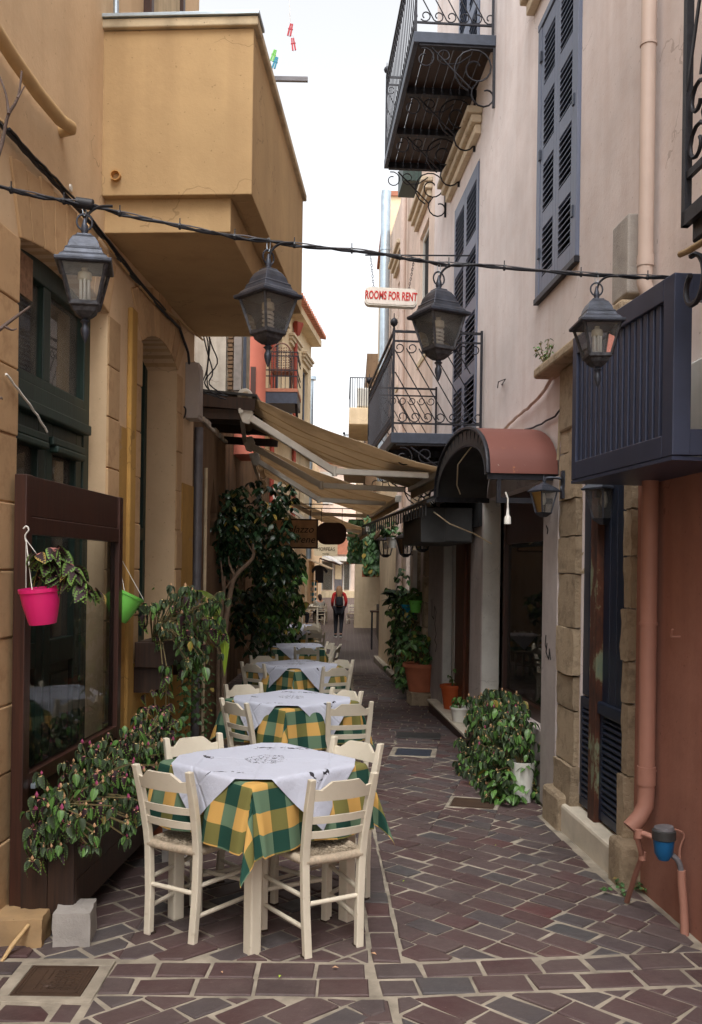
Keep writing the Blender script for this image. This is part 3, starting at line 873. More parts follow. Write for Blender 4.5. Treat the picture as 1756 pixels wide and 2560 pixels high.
part('drain_hole', MB().lathe([(.001, 0), (.022, 0.002)], (q.x, by0 - .002, q.z), 12, Matrix.Rotation(rad(90), 3, 'X')), MT['dark_slot'], BAL)
# things on the balcony above the parapet: a folded blind frame and door
m = MB().fbox(L, 6.6, 6.66, 4.1, 7.2, 0, .06).fbox(L, 7.5, 7.56, 4.1, 7.2, 0, .06).fbox(L, 6.66, 7.5, 7.1, 7.2, 0, .06)
BD = part('balcony_door', m, MT['brown_frame'], LH)
part('leaf', MB().fbox(L, 6.66, 7.5, 4.1, 7.1, 0, .03), MT['capping'], BD)
part('rail_post', MB().tube([(q.x - .03, by0 + .05, 5.08), (q.x - .05, by0 + .05, 6.6)], .018, 8), MT['zinc'], BAL, 60)
# drying rod and pegs beyond the parapet
p0, p1 = D(690, 197, 7.6), D(770, 199, 7.6)
tag(part('drying_rod', MB().beam(p0 - Vector((.3, 0, 0)), p1, .03, .035), MT['grey_pipe']), 'grey drying rack rod jutting out past the ochre balcony against sky', 'rod')
def peg(u, v, d, col, i, a):
    p = D(u, v, d); Rm = Matrix.Translation(p) @ Matrix.Rotation(a, 4, 'Y')
    m = MB()
    for s_ in (-1, 1):
        m.hexa([Vector(x) for x in ((s_ * .004, -.005, -.045), (s_ * .016, -.005, -.04), (s_ * .016, .005, -.04), (s_ * .004, .005, -.045), (s_ * .001, -.005, .05), (s_ * .012, -.005, .05), (s_ * .012, .005, .05), (s_ * .001, .005, .05))])
    m.beam((-.018, 0, .01), (.018, 0, .01), .012, .006)
    return part('clothes_peg', m.xf(Rm), col)
red_p = plain('red plastic', srgb(190, 46, 60), .45, bump=0)
tag(peg(726, 76, 7., red_p, 0, .2), 'upper red clothes peg hanging in the sky beside the balcony', 'clothes peg', 'clothes pegs')
tag(peg(734, 112, 7., red_p, 1, -.15), 'lower red clothes peg hanging in the sky beside the balcony', 'clothes peg', 'clothes pegs')
ln = [D(722, -40, 7.), D(726, 56, 7.), D(734, 92, 7.)]
tag(part('washing_line', MB().tube(ln, .003, 4), MT['white_wire']), 'thin washing line carrying two red pegs beside the balcony', 'line')
for i, (u, v, c) in enumerate(((684, 140, 'green_plastic'), (688, 158, 'teal_plastic'))):
    tag(peg(u, v, 7.4, MT[c], i, .3), ('green' if i == 0 else 'teal') + ' clothes peg at the outer edge of the balcony parapet', 'clothes peg', 'clothes pegs')
# wall pipe, cables
def wpts(fr, px, o): return [fr.pt(*fr.hit(u, v), o) for u, v in px]
pp = wpts(L, [(-60, 60), (0, 150), (60, 232), (118, 300)], .07)
e = L.pt(*L.hit(148, 322), .07); e2 = L.pt(*L.hit(152, 330), -.02)
part('overflow_pipe', MB().tube(pp + [e - Vector((0, .02, .0)), e, e2], .034, 12), MT['pipe_ochre'], LH, 60)
def cable(fr, px, r, o=.02, name='wall_cable', mat='cable', parent=None):
    P = wpts(fr, px, o); Q = []
    for i in range(len(P) - 1):
        for k in range(4): Q.append(P[i].lerp(P[i + 1], k / 4) + Vector((0, 0, .004 * math.sin(i * 4 + k * 2.1))))
    Q.append(P[-1])
    return part(name, MB().tube(Q, r, 6), MT[mat], parent, 60)
cable(L, [(-40, 285), (0, 325), (60, 392), (120, 455), (190, 530), (250, 600), (320, 690), (400, 780), (440, 820), (462, 880), (470, 960), (466, 1010), (480, 1035)], .012, .03, parent=LH)
cable(L, [(-40, 275), (0, 315), (60, 380), (110, 436), (170, 505), (230, 575), (300, 668), (380, 760), (440, 800), (500, 850)], .009, .028, mat='pipe_ochre', parent=LH)
cable(L, [(0, 322), (60, 388), (120, 448), (190, 522), (260, 608), (330, 700), (400, 775)], .007, .045, parent=LH)
cable(L, [(0, 935), (40, 985), (80, 1040), (104, 1080)], .006, .03, 'loose_wire', 'white_wire', LH)
# ---------------------------------------------------------------- windbreak screen with planter on the left
SC = thing('windbreak_screen', 'dark brown framed glass windbreak standing against the ochre house', 'screen', (-1.6, 5.2, gz(5.2)))
s0, s1 = 4.47, 5.99
g0 = gz(5)
part('post', MB().fbox(L, s0, s0 + .075, .02, 2.127, .035, .095), MT['brown_frame'], SC, bevel=.004)
part('post', MB().fbox(L, s1 - .07, s1, .02, 2.127, .035, .095), MT['brown_frame'], SC, bevel=.004)
part('head_panel', MB().fbox(L, s0 + .075, s1 - .07, 1.93, 2.127, .05, .08), MT['brown_frame'], SC, bevel=.003)
part('rail', MB().fbox(L, s0 + .075, s1 - .07, 1.84, 1.927, .04, .09), MT['brown_frame'], SC, bevel=.004)
part('rail', MB().fbox(L, s0 + .075, s1 - .07, .6, .675, .04, .095), MT['brown_frame'], SC, bevel=.004)
part('glass_pane', MB().add([L.pt(s0 + .07, .67, .066), L.pt(s1 - .065, .67, .066), L.pt(s1 - .065, 1.845, .066), L.pt(s0 + .07, 1.845, .066)], [(0, 1, 2, 3)]), MT['screen_pane'], SC)
part('lower_panel', MB().fbox(L, s0 + .075, s1 - .07, .03, .598, .05, .08), MT['brown_plank'], SC)
part('latch', MB().fbox(L, s0 + .08, s0 + .2, .6, .625, .1, .125), MT['zinc'], SC, bevel=.003)
PL = thing('planter_box', 'long dark brown wooden planter box on castors below the windbreak', 'planter', (-1.43, 5.2, gz(5.2)))
pz0, pz1 = .03, .5
o0, o1 = .1, .36
for i in range(2):
    part('plank', MB().fbox(L, 4.45, 4.475, pz0, pz1, o0 + i * .13 + .001, o0 + (i + 1) * .13 - .001), MT['brown_plank'], PL, bevel=.002)
for i in range(3):
    part('plank', MB().fbox(L, 4.476, 6.05, pz0 + i * .157 + .001, pz0 + (i + 1) * .157 - .001, o1 - .025, o1), MT['brown_plank'], PL, bevel=.002)
part('back_board', MB().fbox(L, 4.476, 6.05, pz0, pz1, o0, o0 + .02), MT['brown_plank'], PL)
part('end_board', MB().fbox(L, 6.03, 6.05, pz0, pz1, o0 + .02, o1 - .025), MT['brown_plank'], PL)
part('soil', MB().fbox(L, 4.476, 6.03, pz0, pz1 - .05, o0 + .02, o1 - .025), MT['soil'], PL)
for yy, oo in ((4.56, o1 - .05), (4.56, o0 + .05), (5.9, o1 - .05)):
    c = L.pt(yy, gz(yy) + .07, oo)
    w_ = part('castor', MB().lathe([(.0, -.012), (.03, -.012), (.033, 0), (.03, .012), (.0, .012)], c - Vector((0, .02, .0)), 14, Matrix.Rotation(rad(90), 3, 'Y')), MT['black_rubber'], PL, 50)
    part('fork', MB().box(c + Vector((.018, -.01, .025)), (.006, .03, .07)).box(c + Vector((-.018, -.01, .025)), (.006, .03, .07)), MT['zinc'], w_)
def rough_block(name, c, sz, mat, label, cat, rotz=0., amt=.008):
    bm = bmesh.new(); bmesh.ops.create_cube(bm, size=1)
    bmesh.ops.subdivide_edges(bm, edges=bm.edges, cuts=4, use_grid_fill=True)
    for v in bm.verts:
        n = Vector(v.co); e_ = sum(abs(abs(k) - .5) < .01 for k in n)
        v.co = Vector((n.x * sz[0], n.y * sz[1], n.z * sz[2]))
        if e_ >= 2: v.co *= 1 - R_.uniform(.005, .02)
        v.co += Vector((R_.uniform(-amt, amt), R_.uniform(-amt, amt), R_.uniform(-amt, amt) if n.z > -.49 else 0)) * .75
    me = bpy.data.meshes.new(name); bm.to_mesh(me); bm.free(); me.materials.append(mat)
    me.shade_smooth(); me.set_sharp_from_angle(angle=rad(35))
    o = link(name, me); o.location = c; o.rotation_euler = (0, 0, rotz)
    if label: tag(o, label, cat)
    return o
rough_block('stone_block', (-1.53, 4.4, gz(4.4) + .06), (.24, .2, .145), MT['ochre_block'], 'ochre painted block with flaking paint at the foot of the windbreak', 'block', .05)
rough_block('concrete_block', (-1.285, 4.42, gz(4.42) + .075), (.17, .21, .165), MT['concrete'], 'grey concrete block under the near end of the planter', 'block', .12, .005)
rough_block('concrete_block', (-1.03, 5.75, gz(5.75) + .11), (.2, .2, .23), MT['concrete'], 'pale concrete block under the far end of the planter', 'block', .1, .005)
tag(part('stray_stick', MB().tube([D(4, 2405, 4.15), D(30, 2365, 4.2), D(72, 2312, 4.3)], [.008, .011, .009], 7), MT['pipe_ochre'], None, 60), 'paint flecked stick leaning at the foot of the left wall', 'stick')

# ---------------------------------------------------------------- right house
RW = Fr(1.68, 5.1, -.065, -1)
RH = thing('pink_house', 'tall pink plaster house with grey blue louvred shutters on the right', 'house', (2.2, 8, gz(8)))
yd0, yd1 = 5.52, 6.43
w1y0, w1y1, w1z0, w1z1 = 6.64, 7.62, 3.93, 6.12
sh0, sh1 = 7.26, 9.73
do0, do1 = 10.34, 12.2
holes = [(rect(yd0, yd1, .06, 2.55), .14), (rect(w1y0, w1y1, w1z0, w1z1), .12), (rect(sh0, sh1, .42, 2.42), .18), (rect(do0, do1, -.1, 2.5), .14),
         (rect(10.2, 11.7, 3.12, 6.2), .12), (rect(10.3, 11.6, 7.3, 9.6), .12)]
part('wall', facade(RW, -4.5, 13.45, -.5, 10.6, holes, thick=.8), MT['pink'], RH)  # stretch behind the camera is unseen, added to darken the lane's lower part
part('core_wall', core(RW, -4.48, 13.4, -.5, 10.5, 4.5, -.8), MT['pink'], RH)
part('red_dado', MB().fbox(RW, -4.5, 5.375, -.3, 2.5, 0, .012), MT['red'], RH)  # also clads the unseen wall stretch added behind the camera
part('grey_dado', facade(Fr(1.668, 5.1, -.065, -1), 6.85, 13.45, -.4, 2.62, [(rect(sh0, sh1, .42, 2.42), .01), (rect(do0, do1, -.35, 2.5), .01)], thick=.011, back=False), MT['grey_lilac'], RH)
part('window_reveal', MB().fbox(RW, sh1 - .004, sh1 - .001, .42, 2.42, -.18, .0), MT['white_jamb'], RH)
part('door_reveal', MB().fbox(RW, do1 - .006, do1 - .002, -.2, 2.5, -.14, .0), MT['white_jamb'], RH)
part('pilaster', MB().fbox(RW, 6.85, 7.255, -.1, 2.4, .013, .05), MT['grey_lilac'], RH, bevel=.008)
# rough stone surround of the navy door
for (a, b) in ((5.385, yd0), (yd1, 6.84)):
    z = .1 if a < 6 else .05
    k = 0
    while z < 2.7:
        h = R_.uniform(.24, .42)
        ex = .0 if k else .03
        oo = .045 + ex + R_.uniform(-.012, .012)
        bm = bmesh.new()
        m = MB().fbox(RW, a + R_.uniform(0, .02), b - R_.uniform(0, .015), z + .005, z + h - .005, -.14, oo)
        vs_ = [bm.verts.new(v) for v in m.v]
        for f in m.f: bm.faces.new([vs_[i] for i in f])
        bmesh.ops.subdivide_edges(bm, edges=bm.edges, cuts=3, use_grid_fill=True)
        for v in bm.verts: v.co += Vector((R_.uniform(-.006, .006), R_.uniform(-.006, .006), R_.uniform(-.006, .006)))
        bmesh.ops.recalc_face_normals(bm, faces=bm.faces)
        me = bpy.data.meshes.new('stone_block'); bm.to_mesh(me); bm.free(); me.materials.append(MT['rough_stone']); me.shade_smooth(); me.set_sharp_from_angle(angle=rad(30))
        link('stone_block', me, RH)
        z += h; k += 1
part('lintel', MB().fbox(RW, 5.385, 6.84, 2.7, 3.165, -.14, .06), MT['rough_stone'], RH, bevel=.02)
part('lintel_cap', MB().fbox(RW, 5.3, 7.2, 3.17, 3.25, -.02, .16), MT['rough_stone'], RH, bevel=.02)
stp = part('doorstep', MB().fbox(RW, 5.34, 6.9, -.3, .075, -.14, .1), MT['marble'], RH, bevel=.02)
for a, b, h in ((5.26, 5.5, .16), (6.5, 6.92, .13)):
    block(RW, RH, a, b, -.25, h, -.02, .125, MT['rough_stone'], .003, .004, bev=.03)
# navy louvred door
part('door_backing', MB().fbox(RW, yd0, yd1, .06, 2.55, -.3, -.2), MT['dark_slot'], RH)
def louvre_leaf(fr, parent, y0, y1, z0, z1, oz, rail, panels, mat, name='shutter', pitch=.05, th=.012, dep=.035, tilt=.6):
    m = MB().fbox(fr, y0, y0 + rail, z0, z1, oz, oz + .035).fbox(fr, y1 - rail, y1, z0, z1, oz, oz + .035)
    edges = [z0] + [p for ab in panels for p in ab] + [z1]
    for i in range(0, len(edges), 2): m.fbox(fr, y0 + rail, y1 - rail, edges[i], edges[i + 1], oz, oz + .035)
    leaf = part(name, m, mat, parent, bevel=.003)
    me = None
    for a, b in panels:
        n = int((b - a) / pitch)
        for i in range(n):
            zc = a + (i + .5) * (b - a) / n
            if me is None:
                c0 = fr.pt((y0 + y1) / 2, 0, oz + .018); ww = (y1 - y0) / 2 - rail
                t, n_ = fr.t * ww, fr.n * dep / 2; up = Vector((0, 0, 1))
                A = [-t - n_ + up * dep * tilt / 2, t - n_ + up * dep * tilt / 2, t + n_ - up * dep * tilt / 2, -t + n_ - up * dep * tilt / 2]
                me = mesh_of(MB().hexa([p for p in A] + [p + up * th for p in A]), 'slat', mat)
            o = link('slat', me, leaf); o.location = fr.pt((y0 + y1) / 2, zc, oz + .018)
    return leaf
def plank_leaf(fr, parent, y0, y1, z0, z1, oz, mat, n):
    w = (y1 - y0) / n
    lf = part('door_leaf', MB().fbox(fr, y0, y1, z0, z1, oz - .02, oz), mat, parent)
    for i in range(n): part('board', MB().fbox(fr, y0 + i * w + .004, y0 + (i + 1) * w - .004, z0 + .004, z1 - .004, oz + .001, oz + .018), mat, lf, bevel=.004)
    return lf
louvre_leaf(RW, RH, yd0 + .005, 6.02, .1, .84, -.035, .045, [(.16, .77)], MT['navy_paint'], 'louvred_door_panel', .04)
plank_leaf(RW, RH, yd0 + .005, 6.02, .85, 2.54, -.03, MT['navy_paint'], 4)
louvre_leaf(RW, RH, 6.155, yd1 - .005, .1, .84, -.035, .045, [(.16, .77)], MT['navy_paint'], 'louvred_door_panel', .04)
plank_leaf(RW, RH, 6.155, yd1 - .005, .85, 2.54, -.03, MT['navy_paint'], 2)
part('door_rail', MB().fbox(RW, yd0 + .005, 6.02, .78, .86, -.02, .02), MT['navy_paint'], RH, bevel=.01)
part('rusty_post', MB().fbox(RW, 6.02, 6.155, .07, 2.55, -.06, .03), MT['flaked'], RH, bevel=.004)
# upper shuttered window
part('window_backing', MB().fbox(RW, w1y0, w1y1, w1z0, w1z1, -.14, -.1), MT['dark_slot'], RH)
wf = part('window_frame', MB().fbox(RW, w1y0 - .05, w1y0 + .03, w1z0, w1z1, -.1, .03).fbox(RW, w1y1 - .04, w1y1 + .06, w1z0 - .02, w1z1, -.1, .03).fbox(RW, w1y0 - .05, w1y1 + .06, w1z1, w1z1 + .06, -.1, .035), MT['slate_blue'], RH, bevel=.005)
yc = (w1y0 + w1y1) / 2
def panels3(z0, z1, n=4, g=.13):
    h = (z1 - z0 - g * (n + 1)) / n
    return [(z0 + g + i * (h + g), z0 + g + i * (h + g) + h) for i in range(n)]
for a, b in ((w1y0 + .03, yc - .003), (yc + .003, w1y1 - .04)):
    lf = louvre_leaf(RW, RH, a, b, w1z0 + .01, w1z1 - .01, -.012, .075, panels3(w1z0, w1z1, 4), MT['slate_blue'], 'shutter', .047, .007, .04, .9)
    for zz in (w1z0 + .3, w1z0 + 1.1, w1z0 + 1.9):
        yy = a if a < yc - .1 else b
        part('hinge', MB().fbox(RW, yy - .02, yy + .02, zz, zz + .08, .02, .04), MT['iron_slate'], lf)
part('window_sill', MB().fbox(RW, w1y0 - .06, w1y1 + .07, w1z0 - .05, w1z0 - .004, -.1, .04), MT['iron'], RH, bevel=.004)
def cornice(fr, y0, y1, z, parent):
    c = part('cornice', MB().fbox(fr, y0, y1, z, z + .1, 0, .07), MT['cornice'], parent, bevel=.01)
    part('moulding', MB().fbox(fr, y0 - .04, y1 + .04, z + .103, z + .19, 0, .12), MT['cornice'], c, bevel=.015)
    part('moulding', MB().fbox(fr, y0 - .07, y1 + .07, z + .193, z + .27, 0, .17), MT['cornice'], c, bevel=.015)
cornice(RW, 6.4, 7.95, 6.42, RH)
cornice(RW, 10.15, 12.1, 6.45, RH)
# balcony door with one open shutter
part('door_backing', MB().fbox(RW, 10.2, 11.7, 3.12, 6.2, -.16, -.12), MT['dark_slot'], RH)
for a, b in ((10.22, 10.95), (10.955, 11.68)):
    louvre_leaf(RW, RH, a, b, 3.14, 6.18, -.02, .08, panels3(3.14, 6.18, 4, .16), MT['slate_blue'], 'shutter', .06, .008, .045, .9)
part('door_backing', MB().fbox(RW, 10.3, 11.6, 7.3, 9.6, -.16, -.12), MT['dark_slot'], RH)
for a, b in ((10.32, 10.94), (10.96, 11.58)):
    louvre_leaf(RW, RH, a, b, 7.32, 9.58, -.02, .08, panels3(7.32, 9.58, 3, .16), MT['slate_blue'], 'shutter', .07, .008, .045, .9)
# shop window with roller shutter behind glass
for i in range(26):
    z = .44 + i * .076
    m = MB().fbox(RW, sh0, sh1 - .01, z, z + .073, -.25, -.215)
    part('shutter_slat', m, MT['shutter_brown'], RH, bevel=.012)
wfm = part('shop_window_frame', MB().fbox(RW, sh0, sh0 + .06, .42, 2.42, -.17, -.1).fbox(RW, sh0 + .06, 9.25, .42, .53, -.17, -.09).fbox(RW, 9.2, 9.25, .53, 2.42, -.17, -.1).fbox(RW, sh0 + .06, 9.2, 1.95, 2.42, -.17, -.12), MT['brown_frame'], RH, bevel=.004)
part('pane', MB().fbox(RW, sh0 + .06, 9.2, .53, 1.95, -.14, -.136), MT['pane'], wfm)
# doorway
part('door_backing', MB().fbox(RW, do0, do1, -.3, 2.5, -.3, -.2), MT['door_wood'], RH)
dl = part('door_leaf', MB().fbox(RW, do0 + .05, do0 + .95, -.14, 2.1, -.2, -.13), MT['door_wood'], RH, bevel=.006)
for a, b in ((-.05, .55), (.7, 1.95)):
    part('panel', MB().fbox(RW, do0 + .17, do0 + .83, a, b, -.13, -.115), MT['door_wood'], dl, bevel=.01)
part('door_leaf', MB().fbox(RW, do0 + .97, do1 - .3, -.14, 2.3, -.2, -.1), MT['door_wood'], RH, bevel=.006)
part('door_post', MB().fbox(RW, do1 - .3, do1 - .14, -.14, 2.45, -.2, -.09), MT['white_jamb'], RH, bevel=.004)
part('door_post', MB().fbox(RW, do1 - .14, do1 - .07, -.14, 2.45, -.2, -.1), MT['iron'], RH)
part('conduit', MB().tube([RW.pt(do0 + .02, -.15, -.06), RW.pt(do0 + .02, 2.4, -.06)], .018, 8), MT['grey_pipe'], RH, 60)
part('doorstep', MB().fbox(RW, 9.85, 12.6, -.4, -.09, -.4, .12), MT['brown_frame'], RH, bevel=.01)
part('step_tread', MB().fbox(RW, 9.83, 12.62, -.088, -.06, -.4, .14), MT['marble'], RH, bevel=.006)
part('fascia', MB().fbox(RW, 9.75, 12.3, 2.15, 2.55, .014, .05), MT['dark_slot'], RH)
# down pipes
def pipe(name, pts, r, mat, parent, collars=(), n=14):
    o = part(name, MB().tube(pts, r, n), mat, parent, 60)
    for p, h in collars: part('collar', MB().tube([Vector(p) - Vector((0, 0, h)), Vector(p) + Vector((0, 0, h))], r * 1.12, n), mat, o, 60)
    return o
xa1 = RW.pt(5.16, 0, .07)
pu = pipe('down_pipe', [Vector((xa1.x, 5.16, 9.5)), Vector((xa1.x, 5.16, 3.42)), Vector((xa1.x - .005, 5.16, 3.3)), Vector((xa1.x + .02, 5.16, 3.22)), Vector((xa1.x + .07, 5.16, 3.15))], .042, MT['pipe_pink'], RH, [((xa1.x, 5.16, 4.62), .008), ((xa1.x, 5.16, 3.42), .03)])
xb1 = RW.pt(5.03, 0, .075)
pl_ = pipe('down_pipe', [Vector((xb1.x, 5.03, 2.7)), Vector((xb1.x, 5.03, .52)), Vector((xb1.x - .002, 5.03, .44)), Vector((xb1.x - .035, 5.02, .38)), Vector((xb1.x - .09, 5.01, .32))], .045, MT['pipe_red'], RH, [((xb1.x, 5.03, 1.42), .008), ((xb1.x, 5.03, .6), .05)])
for i in range(2): part('wall_hook', MB().tube([RW.pt(5.05 - i * .28, .62 + i * .75, .012), RW.pt(5.05 - i * .28, .62 + i * .75, .06), RW.pt(5.02 - i * .28, .66 + i * .75, .065)], .006, 6), MT['pipe_red'], RH)
for nm, fr_o, pts in (('graffiti', .053, [(1383, 1588), (1381, 1612), (1384, 1622), (1386, 1608), (1383, 1630), (1390, 1648), (1392, 1622), (1395, 1650)]), ('graffiti', .014, [(1083, 1498), (1083, 1540), (1088, 1548), (1090, 1515), (1094, 1530), (1090, 1560), (1094, 1585), (1090, 1600), (1095, 1612), (1092, 1630)]), ('graffiti', .053, [(1384, 1315), (1388, 1325), (1386, 1335)])):
    P = [RW.pt(*RW.hit(u, v), fr_o + .002) for u, v in pts]
    m = MB()
    for i in range(len(P) - 1): m.beam(P[i], P[i + 1], .012, .003, RW.n)
    part(nm, m, MT['ink'], RH)
# wires and conduit around the canopy
cable(RW, [(1430, 890), (1400, 930), (1365, 985), (1330, 1020), (1300, 1042), (1268, 1075)], .014, .03, 'conduit', 'pipe_pink', RH)
cable(RW, [(1425, 1000), (1395, 1040), (1350, 1065), (1310, 1078)], .008, .02, 'wall_cable', 'cable', RH)
cable(RW, [(1240, 1078), (1310, 1078), (1335, 1100), (1352, 1125), (1375, 1145), (1398, 1160)], .011, .04, 'conduit', 'capping', RH)
cable(RW, [(1428, 1020), (1410, 1040), (1408, 1100), (1405, 1150)], .01, .03, 'conduit', 'capping', RH)
# cable trunking box beside the upper pipe
a_, z_ = RW.hit(1560, 600)
part('junction_cover', MB().fbox(RW, 5.36, 5.62, 3.3, 3.76, .0, .1), MT['concrete'], RH, bevel=.01)
# flaked patches and hook on the pink wall
part('hook', MB().tube([RW.pt(*RW.hit(1255, 962), .0), RW.pt(*RW.hit(1275, 948), .04), RW.pt(*RW.hit(1262, 955), .06), RW.pt(*RW.hit(1252, 970), .03)], .005, 5), MT['iron'], RH)

# ---------------------------------------------------------------- wrought iron balconies on the right
def spiral(c, ax, ay, r0, r1, a0, turns, n=14):
    return [Vector(c) + (ax * math.cos(a0 + turns * 2 * PI * i / n) + ay * math.sin(a0 + turns * 2 * PI * i / n)) * (r0 + (r1 - r0) * i / n) for i in range(n + 1)]
def scroll_bar(p0, ax, ay, w, h, span):
    """one slanted bar with a curl at each end, in the plane ax (across), ay (up); p0 = lower left of its bay"""
    P = lambda x, y: p0 + ax * x + ay * y
    cr = w * .45
    top = spiral(P(cr, h - cr), ax, ay, cr * .4, cr, rad(-140), -1.1, 12)
    bot = spiral(P(span - cr, cr), ax, ay, cr, cr * .4, rad(215), 1.1, 12)
    return top + bot
def bracket(fr, y, z, proj, drop, r=.012, parent=None):
    """scrolled iron bracket: wall leg, diagonal S curve and curls"""
    W_ = lambda o, dz: fr.pt(y, z + dz, o)
    ax, ay = fr.n, Vector((0, 0, 1))
    m = MB()
    m.beam(W_(.015, .0), W_(.015, -drop), .025, .025)
    diag = [W_(proj * .78, -.02)] + [W_(proj * (.78 - .5 * t), -.02 - drop * .68 * t) for t in (.33, .66, 1)]
    m.tube(diag + spiral(W_(proj * .12, -drop * .8), ax, ay, .16, .05, rad(60), -.95, 12), r, 6)
    m.tube(spiral(W_(proj * .24, -drop * .35), ax, ay, .24, .05, rad(-70), 1.6, 24), r, 6)
    m.tube(spiral(W_(proj * .86, -.13), ax, ay, .11, .04, rad(70), 1.1, 14), r * .8, 6)
    m.tube([W_(proj * .3, -.08), W_(proj * .45, -.17)] + spiral(W_(proj * .62, -.1), ax, ay, .09, .03, rad(-120), 1.2, 14), r * .8, 6)
    return part('bracket', m, MT['iron'], parent, 60)
def iron_balcony(fr, y0, y1, z, proj, hgt, drop=.62, gaps=None):
    S = part('balcony', MB().fbox(fr, y0, y0 + .05, z - .11, z + .0, 0, proj).fbox(fr, y1 - .05, y1, z - .11, z, 0, proj).fbox(fr, y0 + .05, y1 - .05, z - .11, z, proj - .05, proj), MT['iron_slate'], RH, bevel=.006)
    n = 8; w = (proj - .05) / n
    for i in range(n):
        part('plank', MB().fbox(fr, y0 + .05, y1 - .05, z - .05 + R_.uniform(-.004, .004), z - .015, i * w + .004, (i + 1) * w - .004), MT['brown_plank'], S, bevel=.003)
    ys = [y0 + .05 + (y1 - y0 - .1) * i / 3 for i in range(4)]
    for yy in ys: part('joist', MB().fbox(fr, yy - .035, yy + .035, z - .13, z - .055, 0, proj - .06), MT['iron'], S)
    for yy in (y0 + .02, ys[1], ys[2], y1 - .02): bracket(fr, yy, z - .13, proj, drop, .009, S)
    # rails
    def rail(a, b, h, th): part('rail', MB().beam(a + Vector((0, 0, h)), b + Vector((0, 0, h)), th, th), MT['iron'], S)
    A, B, C_, E_ = fr.pt(y0 + .02, z, .03), fr.pt(y0 + .02, z, proj - .02), fr.pt(y1 - .02, z, proj - .02), fr.pt(y1 - .02, z, .03)
    for a, b in ((A, B), (B, C_), (C_, E_)):
        for h, th in ((.1, .018), (hgt - .1, .018), (hgt, .024)): rail(a, b, h, th)
    for p in (A, B, C_, E_): part('post', MB().beam(p, p + Vector((0, 0, hgt + .03)), .026, .026), MT['iron'], S)
    for p in (B, C_): part('ball_finial', MB().lathe([(.008, 0), (.012, .03), (.034, .05), (.042, .075), (.034, .1), (.006, .125), (.004, .17)], p + Vector((0, 0, hgt + .02)), 12), MT['iron'], S, 60)
    # slanted scroll bars
    up = Vector((0, 0, 1))
    def infill(a, b, pitch):
        d = b - a; Ln = d.length; d = d.normalized(); k = max(int(Ln / pitch), 1); bay = Ln / k; full = None
        span = bay * 4.2
        for i in range(-4, k):
            P = scroll_bar(Vector((0, 0, 0)), d, up, bay, hgt - .22, span); x0 = i * bay
            if x0 >= 0 and x0 + span + bay * .4 <= Ln:
                if full is None: full = mesh_of(MB().tube(P, .0065, 5), 'scroll_bar', MT['iron'], 60)
                me = full
            else:
                runs = [[]]
                for j in range(len(P) - 1):
                    for q in range(3):
                        w_ = P[j].lerp(P[j + 1], q / 3)
                        if 0 <= x0 + w_.dot(d) <= Ln: runs[-1].append(w_)
                        elif runs[-1]: runs.append([])
                m_ = MB()
                for r_ in runs:
                    if len(r_) > 4: m_.tube(r_, .0065, 5)
                if not m_.v: continue
                me = mesh_of(m_, 'scroll_bar', MT['iron'], 60)
            o = link('scroll_bar', me, S); o.location = a + d * x0 + up * .11
    infill(B, A, .118)
    infill(C_, B, .118); infill(C_, E_, .118)
    return S
LB = iron_balcony(RW, 9.8, 12.9, 3.12, .98, 1.06, .5)
UB = iron_balcony(RW, 9.45, 12.45, 7.12, .84, 1.1, .6)
# near right balcony of the next house, only its far end shows
NB = thing('iron_balcony', 'black wrought iron lattice balcony at the right edge of the picture', 'balcony', (1.45, 3.2, 3.1))
nf = Fr(1.36, 3.9, -.065, -1)
n0, n1_, nz0, nz1 = 2.2, 3.9, 3.2, 4.75
part('slab', MB().fbox(RW, n0, n1_ - .02, nz0 - .14, nz0 - .02, .0, .37), MT['iron'], NB, bevel=.01)
part('bottom_rail', MB().fbox(nf, n0, n1_, nz0 - .06, nz0, -.03, .0), MT['iron'], NB)
part('bottom_rail', MB().fbox(nf, n0, n1_, nz0 + .13, nz0 + .16, -.025, -.005), MT['iron'], NB)
part('top_rail', MB().fbox(nf, n0, n1_, nz1, nz1 + .04, -.03, .01), MT['iron'], NB)
part('corner_post', MB().fbox(nf, n1_ - .035, n1_, nz0 - .06, nz1, -.03, .0), MT['iron'], NB)
for i in range(14):
    for s_ in (-1, 1):
        yy = n1_ - .03 - i * .13; dz = .62
        ya = yy; yb = yy - .36
        za, zb = (nz0 + .5, nz1) if s_ > 0 else (nz1, nz0 + .5)
        part('lattice_bar', MB().beam(nf.pt(ya, za, -.012 + .006 * s_), nf.pt(yb, zb, -.012 + .006 * s_), .008, .02, nf.n.cross(Vector((0, 0, 1)))), MT['iron'], NB)
for i in range(5):
    c = nf.pt(n1_ - .12 - i * .19, nz0 + .36, -.012)
    part('scroll', MB().tube(spiral(c + Vector((0, 0, .06)), nf.t, Vector((0, 0, 1)), .03, .09, rad(200), 1.1, 12) + spiral(c - Vector((0, 0, .12)), nf.t, Vector((0, 0, 1)), .09, .03, rad(180), -1.1, 12), .009, 6), MT['iron'], NB, 60)
c = nf.pt(n1_ - .08, nz0 - .32, -.02)
part('bracket_scroll', MB().tube(spiral(c, nf.t, Vector((0, 0, 1)), .125, .05, rad(80), .95, 16), .012, 6), MT['iron'], NB, 60)
part('rope_tie', MB().tube([nf.pt(n1_, nz0 - .17, .0), nf.pt(n1_ - .1, nz0 - .19, .01), nf.pt(n1_ - .3, nz0 - .2, .0)], .014, 8), MT['rope'], NB, 60)
